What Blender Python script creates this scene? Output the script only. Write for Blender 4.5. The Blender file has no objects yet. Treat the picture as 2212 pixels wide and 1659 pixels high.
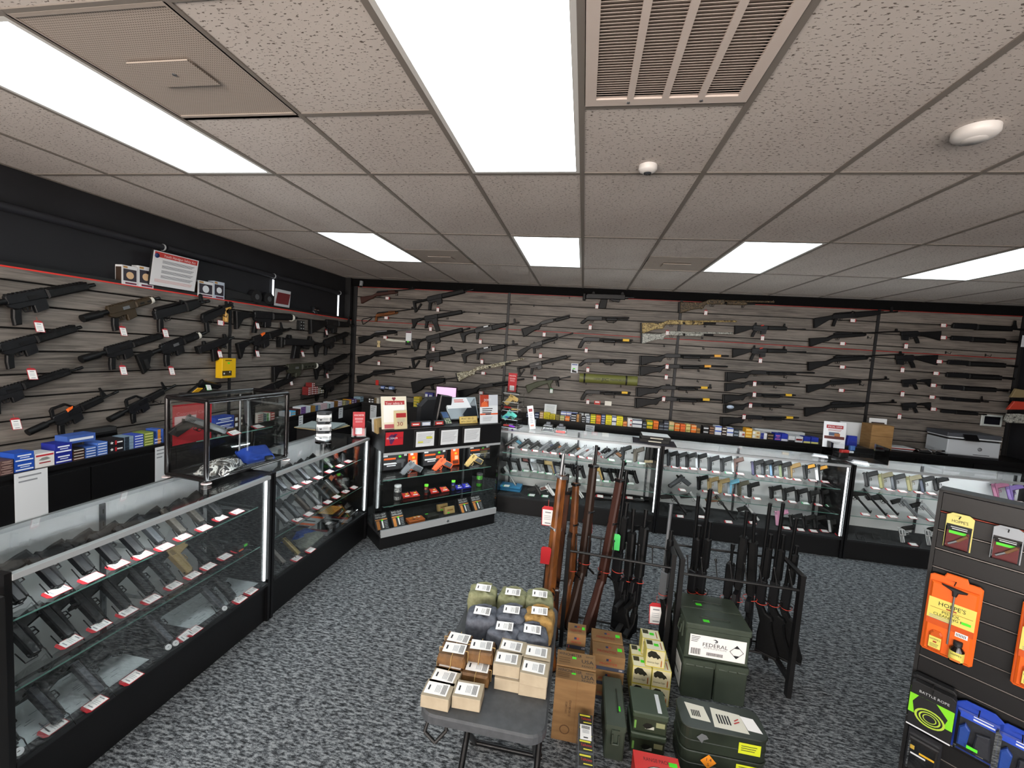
import bpy, bmesh, math, random
from mathutils import Vector as V, Matrix as Mx
random.seed(7)
sc = bpy.context.scene
COL = sc.collection
PI = math.pi
# ---------------------------------------------------------------- camera (calibrated on the 2 ft x 4 ft ceiling grid)
FPX = 910.518
CAM = V((0.0839, -2.3498, 1.83))
CR = ((0.98370591, -0.16170734, -0.07857110), (0.16692794, 0.98381516, 0.06513676), (0.06676635, -0.07719113, 0.99477826))
cd = bpy.data.cameras.new('camera'); cam = bpy.data.objects.new('camera', cd); COL.objects.link(cam)
cd.sensor_width = 36; cd.lens = 36*FPX/2212; cd.clip_start = .02
cam.matrix_world = Mx(((CR[0][0], CR[0][2], -CR[0][1], CAM.x), (CR[1][0], CR[1][2], -CR[1][1], CAM.y), (CR[2][0], CR[2][2], -CR[2][1], CAM.z), (0, 0, 0, 1)))
sc.camera = cam
# ---------------------------------------------------------------- world, exposure
w = bpy.data.worlds.new('world'); sc.world = w; w.use_nodes = True
bg = w.node_tree.nodes['Background']; bg.inputs[0].default_value = (.80, .86, 1, 1); bg.inputs[1].default_value = 1.6
vs = sc.view_settings; vs.view_transform = 'Standard'; vs.look = 'None'; vs.exposure = 0.5; vs.gamma = 1; vs.use_curve_mapping = False
cy = sc.cycles; cy.max_bounces = 6; cy.diffuse_bounces = 3; cy.glossy_bounces = 3; cy.transmission_bounces = 4; cy.transparent_max_bounces = 32; cy.use_adaptive_sampling = True; cy.adaptive_threshold = .06; cy.adaptive_min_samples = 12; cy.use_denoising = True; cy.caustics_reflective = False; cy.caustics_refractive = False
LAMP = 5.4          # radiance of the fluorescent diffusers
def daylight(name, x, wd, e):          # daylight off the sunlit pavement, entering through a shop window behind the camera
    l = bpy.data.lights.new(name, 'AREA'); l.shape = 'RECTANGLE'; l.size = wd; l.size_y = 1.7; l.energy = e; l.color = (1, .87, .77)
    o = bpy.data.objects.new(name, l); COL.objects.link(o); o.location = (x, -5.30, 1.42); o.rotation_euler = (math.radians(90+28), 0, 0)
for k_, (x_, w_) in enumerate(((-2.05, 2.1), (.55, 2.1), (3.45, 2.7))): daylight('window_daylight', x_, w_, (150, 100, 48)[k_])
# ---------------------------------------------------------------- pixel -> room helpers (photo 2212 x 1659)
CROPS = {0: (0, 0, 1), 1: (0, 500, .25316), 2: (400, 560, .18083), 3: (760, 600, .22604), 4: (1220, 600, .22604), 5: (1700, 620, .23146),
         6: (0, 820, .28933), 7: (560, 800, .25316), 8: (0, 1180, .28933), 9: (1400, 820, .22904), 10: (0, 880, .16275), 11: (600, 830, .09042), 12: (780, 830, .14467),
         13: (1060, 780, .1085), 14: (1280, 860, .12658), 15: (1540, 860, .11754), 16: (580, 940, .18086), 17: (800, 940, .1507), 18: (1060, 920, .11455), 19: (1240, 940, .11455),
         20: (1410, 950, .12054), 21: (1620, 970, .1326), 22: (1850, 1000, .12055), 23: (880, 1220, .26465), 24: (1140, 940, .27735), 25: (1420, 1040, .28939), 26: (1170, 1320, .20435),
         27: (1350, 1260, .24055), 28: (1900, 1040, .37321), 29: (340, 840, .13562), 30: (1780, 840, .24107)}
def px(c, x, y):
    a = CROPS[c]; return a[0]+x*a[2], a[1]+y*a[2]
def ray(x, y):
    u, v = (x-1106)/FPX, -(y-829.5)/FPX
    return V([CR[i][0]*u+CR[i][1]+CR[i][2]*v for i in range(3)])
def onx(X, c, x, y): d = ray(*px(c, x, y)); return CAM+d*((X-CAM.x)/d.x)
def ony(Y, c, x, y): d = ray(*px(c, x, y)); return CAM+d*((Y-CAM.y)/d.y)
def onz(Z, c, x, y): d = ray(*px(c, x, y)); return CAM+d*((Z-CAM.z)/d.z)
def onp(o, n, c, x, y): d = ray(*px(c, x, y)); return CAM+d*((V(o)-CAM).dot(V(n))/d.dot(V(n)))
# ---------------------------------------------------------------- materials
def lin(h):
    h = h.lstrip('#'); r = []
    if len(h) == 3: h = h[0]*2+h[1]*2+h[2]*2
    for i in (0, 2, 4):
        c = int(h[i:i+2], 16)/255; r.append(c/12.92 if c <= .04045 else ((c+.055)/1.055)**2.4)
    return (*r, 1)
MC = {}
def C(hexc, rough=.5, metal=0.0, emit=0, spec=None):
    k = (hexc, rough, metal, emit, spec)
    if k in MC: return MC[k]
    m = bpy.data.materials.new('mat_'+hexc); m.use_nodes = True
    b = m.node_tree.nodes['Principled BSDF']
    b.inputs['Base Color'].default_value = lin(hexc); b.inputs['Roughness'].default_value = rough; b.inputs['Metallic'].default_value = metal
    if spec is not None: b.inputs['Specular IOR Level'].default_value = spec
    if emit: b.inputs['Emission Color'].default_value = lin(hexc); b.inputs['Emission Strength'].default_value = emit
    MC[k] = m; return m
class N:   # small node-graph helper
    def __init__(s, name):
        s.m = bpy.data.materials.new(name); s.m.use_nodes = True; s.t = s.m.node_tree; s.b = s.t.nodes['Principled BSDF']; s.out = s.t.nodes['Material Output']
    def n(s, t, **kw):
        x = s.t.nodes.new(t)
        for k, v in kw.items():
            if k.startswith('_'): setattr(x, k[1:], v)
            else:
                i = int(k[1:]) if k[0] == 'i' and k[1:].isdigit() else k
                if hasattr(v, 'is_output') or isinstance(v, bpy.types.NodeSocket): s.t.links.new(v, x.inputs[i])
                else: x.inputs[i].default_value = v
        return x
    def l(s, a, b): s.t.links.new(a, b)
    def ramp(s, fac, stops):
        r = s.n('ShaderNodeValToRGB', i0=fac); e = r.color_ramp.elements
        while len(e) < len(stops): e.new(.5)
        for q, (p, c) in zip(e, stops): q.position = p; q.color = lin(c) if isinstance(c, str) else (c, c, c, 1)
        return r.outputs[0]
    def coord(s, scale=(1, 1, 1), kind='Object'):
        t = s.n('ShaderNodeTexCoord'); return s.n('ShaderNodeMapping', i0=t.outputs[kind], Scale=scale).outputs[0]
    def bump(s, h, d=.002, st=.6): s.l(s.n('ShaderNodeBump', Height=h, Distance=d, Strength=st).outputs[0], s.b.inputs['Normal'])
def m_carpet():
    g = N('carpet'); co = g.coord((1, 1, 1))
    a = g.n('ShaderNodeTexNoise', Vector=g.n('ShaderNodeMapping', i0=co, Scale=(23, 78, 1)).outputs[0], Scale=1.0, Detail=3.0, Roughness=.6).outputs[0]
    b = g.n('ShaderNodeTexNoise', Vector=g.n('ShaderNodeMapping', i0=co, Scale=(62, 125, 1), Rotation=(0, 0, .3)).outputs[0], Scale=1.0, Detail=2.0).outputs[0]
    f = g.n('ShaderNodeTexNoise', Vector=co, Scale=330.0, Detail=1.0).outputs[0]
    s = g.n('ShaderNodeMath', _operation='MULTIPLY_ADD', i0=b, i1=.55, i2=a).outputs[0]
    s2 = g.n('ShaderNodeMath', _operation='MULTIPLY_ADD', i0=f, i1=.5, i2=s).outputs[0]
    s3 = g.n('ShaderNodeMath', _operation='MULTIPLY', i0=s2, i1=.8).outputs[0]
    c = g.ramp(s3, [(.624, '#202123'), (.745, '#3b3e41'), (.82, '#5e6266'), (.94, '#8f9395')])
    g.l(c, g.b.inputs['Base Color']); g.b.inputs['Roughness'].default_value = .95; g.b.inputs['Specular IOR Level'].default_value = .1
    g.bump(s2, .004, .5); return g.m
def m_tile():
    g = N('ceiling_tile'); co = g.coord()
    a = g.n('ShaderNodeTexNoise', Vector=g.n('ShaderNodeMapping', i0=co, Scale=(55, 130, 1)).outputs[0], Scale=1.0, Detail=2.0, Roughness=.55).outputs[0]
    k = g.ramp(a, [(.345, 0), (.385, 1)])
    big = g.n('ShaderNodeTexNoise', Vector=co, Scale=1.3, Detail=2.0).outputs[0]
    base = g.ramp(big, [(.3, '#c2b9b2'), (.7, '#cdc5be')])
    mx = g.n('ShaderNodeMix', _data_type='RGBA'); g.l(k, mx.inputs[0]); mx.inputs[6].default_value = lin('#6e655f'); g.l(base, mx.inputs[7])
    g.l(mx.outputs[2], g.b.inputs['Base Color']); g.b.inputs['Roughness'].default_value = .95; g.b.inputs['Specular IOR Level'].default_value = .1
    g.bump(k, .003, .7); return g.m
def m_slat():
    g = N('slat_wood'); co = g.coord((1, 1, 1)); info = g.n('ShaderNodeObjectInfo').outputs['Random']
    off = g.n('ShaderNodeCombineXYZ', X=g.n('ShaderNodeMath', _operation='MULTIPLY', i0=info, i1=37.0).outputs[0], Y=g.n('ShaderNodeMath', _operation='MULTIPLY', i0=info, i1=91.0).outputs[0], Z=g.n('ShaderNodeMath', _operation='MULTIPLY', i0=info, i1=53.0).outputs[0]).outputs[0]
    v = g.n('ShaderNodeVectorMath', i0=co, i1=off).outputs[0]
    d = g.n('ShaderNodeTexNoise', Vector=g.n('ShaderNodeMapping', i0=v, Scale=(.9, .9, 5)).outputs[0], Scale=1.0, Detail=3.0).outputs[0]
    a = g.n('ShaderNodeTexNoise', Vector=g.n('ShaderNodeMapping', i0=v, Scale=(3, 3, 60)).outputs[0], Scale=1.0, Detail=5.0, Roughness=.65, Distortion=.6).outputs[0]
    s = g.n('ShaderNodeMath', _operation='MULTIPLY_ADD', i0=d, i1=.6, i2=a).outputs[0]
    c = g.ramp(s, [(.55, '#45413d'), (.72, '#615b55'), (.86, '#766f68'), (1.0, '#867e76')])
    g.l(c, g.b.inputs['Base Color']); g.b.inputs['Roughness'].default_value = .6; g.bump(a, .001, .35); return g.m
def m_glass(name='glass', tint=(1, 1, 1, 1), ior=1.45, k=1.0):
    g = N(name); g.t.nodes.remove(g.b)
    tr = g.n('ShaderNodeBsdfTransparent', Color=tint).outputs[0]; gl = g.n('ShaderNodeBsdfGlossy', Roughness=.02).outputs[0]
    f = g.n('ShaderNodeFresnel', IOR=ior).outputs[0]; f = g.n('ShaderNodeMath', _operation='MULTIPLY', i0=f, i1=k).outputs[0]
    mx = g.n('ShaderNodeMixShader', i0=f, i1=tr, i2=gl); g.l(mx.outputs[0], g.out.inputs[0]); return g.m
def m_noise(name, c0, c1, sc_=(8, 8, 8), rough=.5, lo=.35, hi=.65, bump=0, metal=0, detail=4.0, spec=None):
    g = N(name)
    if spec is not None: g.b.inputs['Specular IOR Level'].default_value = spec
    a = g.n('ShaderNodeTexNoise', Vector=g.coord(sc_), Scale=1.0, Detail=detail).outputs[0]
    g.l(g.ramp(a, [(lo, c0), (hi, c1)]), g.b.inputs['Base Color']); g.b.inputs['Roughness'].default_value = rough; g.b.inputs['Metallic'].default_value = metal
    if bump: g.bump(a, bump, .5)
    return g.m
def m_camo(name, cols, scale=30.0):
    g = N(name); a = g.n('ShaderNodeTexNoise', Vector=g.coord((scale, scale, scale)), Scale=1.0, Detail=1.5, Distortion=1.2).outputs[0]
    r = g.n('ShaderNodeValToRGB', i0=a); r.color_ramp.interpolation = 'CONSTANT'; e = r.color_ramp.elements
    while len(e) < len(cols): e.new(.5)
    for i, (q, c) in enumerate(zip(e, cols)): q.position = 0 if i == 0 else .36+.28*(i-1)/max(1, len(cols)-2); q.color = lin(c)
    g.l(r.outputs[0], g.b.inputs['Base Color']); g.b.inputs['Roughness'].default_value = .6; return g.m
def m_emit(name, col, st):
    g = N(name); g.b.inputs['Base Color'].default_value = col; g.b.inputs['Emission Color'].default_value = col; g.b.inputs['Emission Strength'].default_value = st; return g.m
CARPET, TILE, SLAT = m_carpet(), m_tile(), m_slat()
GLASS = m_glass('glass_clear', (.978, .99, .985, 1), 1.4, .42); ACRYL = m_glass('acrylic', (.96, .97, .975, 1), 1.5, 1.0); EDGE = C('#5f8a80', .15, 0, 0)
BLK = C('#131314', .55); BLKG = C('#101012', .3); BLAM = m_noise('black_laminate', '#08080a', '#0d0d0f', (3, 3, 3), .45)
GRID = C('#7f7871', .6); ALU = C('#c2c6c8', .4, .3); CHR = C('#cfd2d4', .15, 1.0); WHT = C('#e9ebec', .5); PAPER = C('#dfe3e6', .8); RED = C('#b5202a', .5); INK = C('#26282c', .8); GREYINK = C('#8d9196', .8)
GUN = m_noise('gun_black', '#08090a', '#0f1012', (60, 60, 60), .5, spec=.3); GUN2 = C('#121316', .42, .0, 0, .4); GUNM = C('#0d0e10', .35, .2); STEEL = C('#8f9295', .4, .8); SILV = C('#a4a7aa', .42, .75)
WOODD = m_noise('walnut_stock', '#2c170c', '#5a3118', (8, 40, 40), .45); WOODL = m_noise('wood_light', '#4a2810', '#854e20', (9, 40, 40), .4); FDE = C('#a08a5c', .55); OLIVE = m_noise('olive_paint', '#343d33', '#424c40', (5, 5, 5), .5); OD = C('#4a4d3a', .6)
GREEN = C('#4be02a', .7); ORANGE = C('#f0641c', .4); YEL = C('#e8b41c', .5); LBL = C('#f1f0ee', .75)
# ---------------------------------------------------------------- mesh builder
class MB:
    def __init__(s): s.v = []; s.f = []; s.mi = []; s.sm = []; s.mats = []; s.cur = 0; s.T = None
    def mat(s, m):
        if m not in s.mats: s.mats.append(m)
        s.cur = s.mats.index(m); return s
    def tr(s, T): s.T = T; return s
    def add(s, vs, fs, smooth=False):
        o = len(s.v); s.v += [tuple(s.T @ V(p)) if s.T else tuple(p) for p in vs]
        for f in fs: s.f.append([i+o for i in f]); s.mi.append(s.cur); s.sm.append(smooth)
        return s
    def box(s, x0, x1, y0, y1, z0, z1, b=0):
        if b: return s.prism([(x0, z0), (x1, z0), (x1, z1), (x0, z1)], y0, y1, b, b)
        return s.add([(x0, y0, z0), (x1, y0, z0), (x1, y1, z0), (x0, y1, z0), (x0, y0, z1), (x1, y0, z1), (x1, y1, z1), (x0, y1, z1)],
              [(3, 2, 1, 0), (4, 5, 6, 7), (0, 1, 5, 4), (1, 2, 6, 5), (2, 3, 7, 6), (3, 0, 4, 7)])
    def prism(s, pts, y0, y1, ch=0, ins=None):        # polygon in XZ extruded along Y, edges chamfered
        n = len(pts); A = sum(pts[i][0]*pts[(i+1) % n][1]-pts[(i+1) % n][0]*pts[i][1] for i in range(n))
        if A < 0: pts = pts[::-1]
        rings = [(pts, y0), (pts, y1)]
        if ch:
            q = []
            for i in range(n):
                p0, p1, p2 = pts[i-1], pts[i], pts[(i+1) % n]
                a = V((p1[0]-p0[0], p1[1]-p0[1])); b = V((p2[0]-p1[0], p2[1]-p1[1]))
                if a.length < 1e-9 or b.length < 1e-9: q.append(p1); continue
                a.normalize(); b.normalize(); na = V((-a.y, a.x)); nb = V((-b.y, b.x)); m = na+nb
                k = 1/max(.5, 1+na.dot(nb)); m = m*k*ch; q.append((p1[0]+m.x, p1[1]+m.y))
            c = min(ch, (y1-y0)/2.01); rings = [(q, y0), (pts, y0+c), (pts, y1-c), (q, y1)]
        vs = [(p[0], y, p[1]) for r, y in rings for p in r]; fs = []
        for k in range(len(rings)-1):
            for i in range(n): j = (i+1) % n; fs.append((k*n+i, k*n+j, (k+1)*n+j, (k+1)*n+i))
        fs.append(tuple(range(n))[::-1]) ; fs.append(tuple((len(rings)-1)*n+i for i in range(n)))
        fs = [f[::-1] for f in fs[:-2]]+[fs[-2][::-1], fs[-1][::-1]] if False else fs
        return s.add(vs, fs)
    def cyl(s, p0, p1, r0, r1=None, n=10, caps=True, smooth=True):
        r1 = r0 if r1 is None else r1; p0, p1 = V(p0), V(p1); d = (p1-p0).normalized()
        u = d.cross(V((0, 0, 1)) if abs(d.z) < .9 else V((1, 0, 0))).normalized(); w_ = d.cross(u)
        vs = [p+(u*math.cos(a)+w_*math.sin(a))*r for p, r in ((p0, r0), (p1, r1)) for a in [2*PI*i/n for i in range(n)]]
        s.add(vs, [(i, (i+1) % n, n+(i+1) % n, n+i) for i in range(n)], smooth)
        if caps: s.add(vs[:n], [tuple(range(n))[::-1]]); s.add(vs[n:], [tuple(range(n))])
        return s
    def tube(s, pts, r, n=6):
        for a, b in zip(pts[:-1], pts[1:]): s.cyl(a, b, r, r, n)
        return s
    def lathe(s, prof, c=(0, 0, 0), n=16, smooth=True):
        vs = [(c[0]+r*math.cos(2*PI*i/n), c[1]+r*math.sin(2*PI*i/n), c[2]+z) for r, z in prof for i in range(n)]
        fs = [(k*n+i, k*n+(i+1) % n, (k+1)*n+(i+1) % n, (k+1)*n+i) for k in range(len(prof)-1) for i in range(n)]
        return s.add(vs, fs, smooth)
    def quad(s, a, b, c, d): return s.add([a, b, c, d], [(0, 1, 2, 3)])
    def text(s, txt, T, size, width=None):           # flat lettering, centred, in the XY plane of T
        vs, fs, wd, ht = text_mesh(txt)
        k = size; kx = size if not width else min(size*1.6, width/wd) if wd else size
        o = s.T; s.T = None
        s.add([T @ V(((x-wd/2)*kx, (y-.36)*k, 0)) for x, y in vs], fs); s.T = o; return s
    def build(s, name, mat=None, parent=None, bev=0):
        me = bpy.data.meshes.new(name); me.from_pydata(s.v, [], s.f)
        ms = s.mats or [mat or BLK]
        if mat and not s.mats: ms = [mat]
        for m in ms: me.materials.append(m)
        me.polygons.foreach_set('material_index', s.mi); me.polygons.foreach_set('use_smooth', s.sm)
        me.update()
        o = bpy.data.objects.new(name, me); COL.objects.link(o)
        if parent: o.parent = parent
        return o
TM = {}
def text_mesh(t):
    if t in TM: return TM[t]
    cu = bpy.data.curves.new('t', 'FONT'); cu.body = t; cu.size = 1; cu.resolution_u = 2
    ob = bpy.data.objects.new('t', cu); me = ob.to_mesh()
    vs = [(v.co.x, v.co.y) for v in me.vertices]; fs = [tuple(p.vertices) for p in me.polygons]
    ob.to_mesh_clear(); bpy.data.objects.remove(ob); bpy.data.curves.remove(cu)
    wd = max([v[0] for v in vs], default=0); TM[t] = (vs, fs, wd, 1); return TM[t]
def tag(o, label, cat, group=None):
    o['label'] = label; o['category'] = cat
    if group: o['group'] = group
    return o
def thing(name, label, cat, M=None, group=None):
    o = bpy.data.objects.new(name, None); COL.objects.link(o); o.empty_display_size = .05
    if M is not None: o.matrix_world = M if isinstance(M, Mx) else Mx.Translation(V(M))
    return tag(o, label, cat, group)
def struct(o): o['kind'] = 'structure'; return o
def copy_tree(o, parent=None):
    c = o.copy(); COL.objects.link(c)
    if parent: c.parent = parent
    for ch in o.children: copy_tree(ch, c)
    return c
def TR(x, y, z): return Mx.Translation((x, y, z))
def RZ(a): return Mx.Rotation(a, 4, 'Z')
def RX(a): return Mx.Rotation(a, 4, 'X')
def RY(a): return Mx.Rotation(a, 4, 'Y')
def frame(o, x, z):            # matrix with X axis along x, Z axis towards z
    x = V(x).normalized(); y = V(z).cross(x).normalized(); z = x.cross(y)
    return Mx(((x.x, y.x, z.x, o[0]), (x.y, y.y, z.y, o[1]), (x.z, y.z, z.z, o[2]), (0, 0, 0, 1)))
ORD = ['', 'first', 'second', 'third', 'fourth', 'fifth', 'sixth', 'seventh', 'eighth', 'ninth', 'tenth', 'eleventh', 'twelfth', 'thirteenth', 'fourteenth', 'fifteenth', 'sixteenth', 'seventeenth', 'eighteenth', 'nineteenth', 'twentieth'] + ['twenty-'+x for x in ('first', 'second', 'third', 'fourth', 'fifth', 'sixth', 'seventh', 'eighth', 'ninth')] + ['thirtieth'] + ['thirty-'+x for x in ('first', 'second', 'third', 'fourth', 'fifth', 'sixth')]
# ================================================================ the room
XL, XLU, YB, XR, YF, ZC = -3.57, -3.66, 3.88, 5.46, -5.4, 2.80
mb = MB().box(XLU-.1, XR+.1, YF-.1, YB+.1, -.1, 0); struct(mb.build('floor', CARPET))
# ceiling: T-bar grid with each lay-in tile, light, grille a piece of its own
ci, cj = (-6, 9), (-3, 4)
mb = MB()
for i in range(ci[0], ci[1]+1):
    x = i*.61; mb.box(x-.012, x+.012, YF, YB, ZC-.004, ZC+.02)
for j in range(cj[0], cj[1]):
    y = j*1.22; mb.box(XLU, XR, y-.012, y+.012, ZC-.0035, ZC+.02)
mb.box(XLU, XLU+.022, YF, YB, ZC-.003, ZC+.02).box(XLU, XR, YB-.022, YB, ZC-.003, ZC+.02)
for x0, y0 in ((0, -.61), (-3, -.61), (-2, -.61), (1, 1.83), (-3, 1.83)):
    mb.box(x0*.61 if x0 != -2 else -1.83, x0*.61+.61, y0-.012, y0+.012, ZC-.0035, ZC+.02)
ceil = struct(mb.build('ceiling', GRID))
slab = MB().box(XLU-.1, XR+.1, YF-.1, YB+.1, ZC+.12, ZC+.2).build('plenum_slab', C('#777470', .9), ceil)
LIGHTS = [(-1, -1), (-4, -1), (-4, 1), (-1, 1), (2, 1), (5, 1), (-4, -3), (-1, -3), (2, -3)]
VENT = {(-3, -1): -1.22, (0, -1): -1.22, (1, 1): 1.83, (-3, 1): 1.83}   # square grilles in half cells (start y)
tiles = {}
def tile(i, y0, y1):
    x0, x1 = i*.61+.006, (i+1)*.61-.006; x0, x1 = max(x0, XLU+.004), min(x1, XR-.004)
    if x1-x0 < .03: return
    y0, y1 = max(y0+.006, YF), min(y1-.006, YB-.004); k = (round(x1-x0, 3), round(y1-y0, 3))
    if k not in tiles:
        a, b = k[0]/2, k[1]/2
        tiles[k] = MB().add([(-a, -b, .001), (-a, b, .001), (a, b, .001), (a, -b, .001), (-a, -b, .015), (-a, b, .015), (a, b, .015), (a, -b, .015)],
            [(0, 1, 2, 3), (4, 7, 6, 5), (0, 4, 5, 1), (1, 5, 6, 2), (2, 6, 7, 3), (3, 7, 4, 0)]).build('tile', TILE, ceil)
        o = tiles[k]
    else:
        o = tiles[k].copy(); COL.objects.link(o)
    o.location = ((x0+x1)/2, (y0+y1)/2, ZC)
for i in range(-6, 9):
    for j in range(-5, 4):
        y0, y1 = j*1.22, (j+1)*1.22
        if (i, j) in LIGHTS or y1 < YF: continue
        if (i, j) in VENT:
            v = VENT[(i, j)]
            if v > y0+.1: tile(i, y0, v)
            else: tile(i, v+.61, y1)
            continue
        tile(i, y0, y1)
# fluorescent troffers
DIFF = N('prismatic_diffuser'); co = DIFF.coord((1, 1, 1))
st = DIFF.n('ShaderNodeTexNoise', Vector=DIFF.n('ShaderNodeMapping', i0=co, Scale=(9, .8, 1)).outputs[0], Scale=1.0, Detail=2.0).outputs[0]
wv = DIFF.n('ShaderNodeTexWave', Vector=DIFF.n('ShaderNodeMapping', i0=co, Scale=(1.55, 0, 0)).outputs[0], Scale=1.0, _bands_direction='X').outputs[0]
DIFF.l(DIFF.ramp(DIFF.n('ShaderNodeMath', _operation='MULTIPLY_ADD', i0=wv, i1=.35, i2=st).outputs[0], [(.3, '#cfe2e8'), (.8, '#f2fbff')]), DIFF.b.inputs['Emission Color'])
DIFF.b.inputs['Base Color'].default_value = lin('#dfeaf0'); DIFF.b.inputs['Emission Strength'].default_value = LAMP; DIFF.b.inputs['Roughness'].default_value = .25
LN = {(-1, -1): 'large bright fluorescent panel overhead at the top centre beside the return grille', (-4, -1): 'long fluorescent panel beside the perforated grille at the upper left',
      (-4, 1): 'fluorescent panel nearest the left wall in the far row', (-1, 1): 'narrow-looking fluorescent panel at the middle of the far row', (2, 1): 'fluorescent panel in the far row beside the right square grille',
      (5, 1): 'fluorescent panel at the right edge of the far row'}
for (i, j) in LIGHTS:
    x, y = i*.61+.305, j*1.22+.61
    t = thing('ceiling_light', LN.get((i, j), 'fluorescent panel behind the camera, %s along and %s back' % (ORD[i+5], 'next' if j == -1 else 'one further')), 'light', (x, y, ZC), 'fluorescent ceiling panels')
    a, b = .293, .598
    m = MB()
    for q in ((-a, a, -b, -b+.02), (-a, a, b-.02, b), (-a, -a+.02, -b+.02, b-.02), (a-.02, a, -b+.02, b-.02)): m.box(*q, -.004, .012)
    m.build('frame', C('#d7d6d2', .4), t)
    MB().box(-a+.02, a-.02, -b+.02, b-.02, .0, .006).build('diffuser', DIFF.m, t)
    m = MB().box(-a, a, -b, b, .095, .1).box(-a, -a+.004, -b, b, .012, .095).box(a-.004, a, -b, b, .012, .095); m.build('housing', WHT, t)
# perforated square diffusers with centre plate
def m_perf():
    g = N('perforated_metal'); s = g.n('ShaderNodeSeparateXYZ', i0=g.coord((1, 1, 1)))
    def cell(o): return g.n('ShaderNodeMath', _operation='PINGPONG', i0=o, i1=.0046).outputs[0]
    a = g.n('ShaderNodeMath', _operation='MAXIMUM', i0=cell(s.outputs[0]), i1=cell(s.outputs[1])).outputs[0]
    g.l(g.ramp(g.n('ShaderNodeMath', _operation='MULTIPLY', i0=a, i1=200.0).outputs[0], [(.42, '#756b63'), (.55, '#b5a99e')]), g.b.inputs['Base Color']); g.b.inputs['Roughness'].default_value = .6; return g.m
PERF = m_perf()
for (i, y0), lb in {(-3, -1.22): 'large perforated square ceiling diffuser beside the long light at upper left', (1, 1.83): 'small-looking perforated ceiling diffuser left of the far-right light', (-3, 1.83): 'perforated ceiling diffuser right of the far-left light'}.items():
    t = thing('ceiling_diffuser', lb, 'vent', (i*.61+.305, y0+.305, ZC), 'perforated ceiling diffusers')
    MB().box(-.298, .298, -.298, .298, 0, .004).build('perforated_face', PERF, t)
    m = MB()
    for q in ((-.3, .3, -.3, -.285), (-.3, .3, .285, .3), (-.3, -.285, -.285, .285), (.285, .3, -.285, .285)): m.box(*q, -.004, .006)
    m.build('frame', C('#a79c92', .5), t)
    MB().box(-.13, .13, -.07, .07, -.012, -.008).box(-.02, .02, -.02, .02, -.009, .001).build('centre_plate', PERF, t)
    MB().cyl((0, 0, -.015), (0, 0, -.012), .008).build('screw', STEEL, t)
# louvred return grille
t = thing('return_grille', 'large louvred return air grille right of the bright ceiling panel', 'vent', (.305, -.915, ZC))
m = MB(); GRL = C('#d2c5bc', .5)
for q in ((-.29, .29, -.29, -.25), (-.29, .29, .25, .29), (-.29, -.25, -.25, .25), (.25, .29, -.25, .25), (-.137, -.113, -.25, .25), (-.012, .012, -.25, .25), (.113, .137, -.25, .25)): m.box(*q, -.008, .002)
m.build('frame', GRL, t)
for c in range(4):
    xa = -.25+c*.125+.0; xb = xa+.113 if c < 3 else .25
    m = MB()
    for k in range(38):
        y = -.246+k*.013; m.add([(xa, y, -.005), (xb, y, -.005), (xb, y+.0132, .001), (xa, y+.0132, .001), (xa, y, -.004), (xb, y, -.004), (xb, y+.0132, .002), (xa, y+.0132, .002)], [(3, 2, 1, 0), (4, 5, 6, 7), (0, 1, 5, 4)])
    m.build('louvre_bank', C('#d6c8be', .6), t)
MB().box(-.25, .25, -.25, .25, .02, .024).build('backing', C('#6d635c', .8), t)
for x in (-.13, .13): MB().cyl((x, .27, -.011), (x, .27, -.008), .006).build('screw', STEEL, t)
# smoke detectors
def detector(p, r, h, lb, eye):
    t = thing('smoke_detector', lb, 'detector', p)
    MB().lathe([(r, 0), (r, -h*.55), (r*.86, -h*.8), (r*.5, -h), (0.0001, -h)], n=28).build('body', C('#dedad6', .4), t)
    if eye: MB().lathe([(r*.42, -h-.001), (r*.38, -h-.006), (.0001, -h-.008)], n=20).build('lens', C('#33363a', .2), t)
    else: MB().lathe([(r*.55, -h*.97), (r*.5, -h-.004), (.0001, -h-.005)], n=24).build('vent_ring', C('#c8c4c0', .5), t)
detector(onz(ZC, 0, 1400, 358), .045, .035, 'small round white sensor with a dark eye left of the larger detector', True)
detector(onz(ZC, 0, 2108, 280), .07, .04, 'large round white smoke detector on the ceiling at the upper right', False)
# walls
BWALL = m_noise('black_wall_paint', '#15161a', '#1b1c21', (4, 4, 4), .7)
struct(MB().box(XLU-.1, XLU, YF, YB+.1, 0, ZC+.15).build('wall_left', BWALL))
wb = struct(MB().box(XLU-.1, XR+.1, YB+.02, YB+.12, 0, ZC+.15).build('wall_back', C('#0c0c0d', .7)))
struct(MB().box(XR, XR+.1, YF, YB+.1, 0, ZC+.15).build('wall_right', BWALL))
# front wall behind the camera with shop windows
m = MB().box(XLU-.1, XR+.1, YF-.1, YF, 0, .5).box(XLU-.1, XR+.1, YF-.1, YF, 2.35, ZC+.15)
for a, b in ((XLU-.1, -3.2), (-.9, -.6), (1.7, 2.0), (4.9, XR+.1)): m.box(a, b, YF-.1, YF, .5, 2.35)
struct(m.build('wall_front', C('#d8d2c8', .8)))
for k, (a, b) in enumerate(((-3.2, -.9), (-.6, 1.7), (2.0, 4.9))):
    m = MB()
    for q in ((a, b, .5, .56), (a, b, 2.29, 2.35), (a, a+.06, .56, 2.29), (b-.06, b, .56, 2.29), ((a+b)/2-.03, (a+b)/2+.03, .56, 2.29)): m.box(q[0], q[1], YF-.08, YF-.02, q[2], q[3])
    wn = struct(m.build('window_%d' % (k+1), C('#3a3a3c', .4)))
    MB().box(a+.06, b-.06, YF-.055, YF-.05, .56, 2.29).build('pane', GLASS, wn)
struct(MB().box(XL, XR, YB-.035, YB+.02, 2.69, ZC).build('trim_1', C('#050506', .9, 0, 0, .2)))
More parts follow.
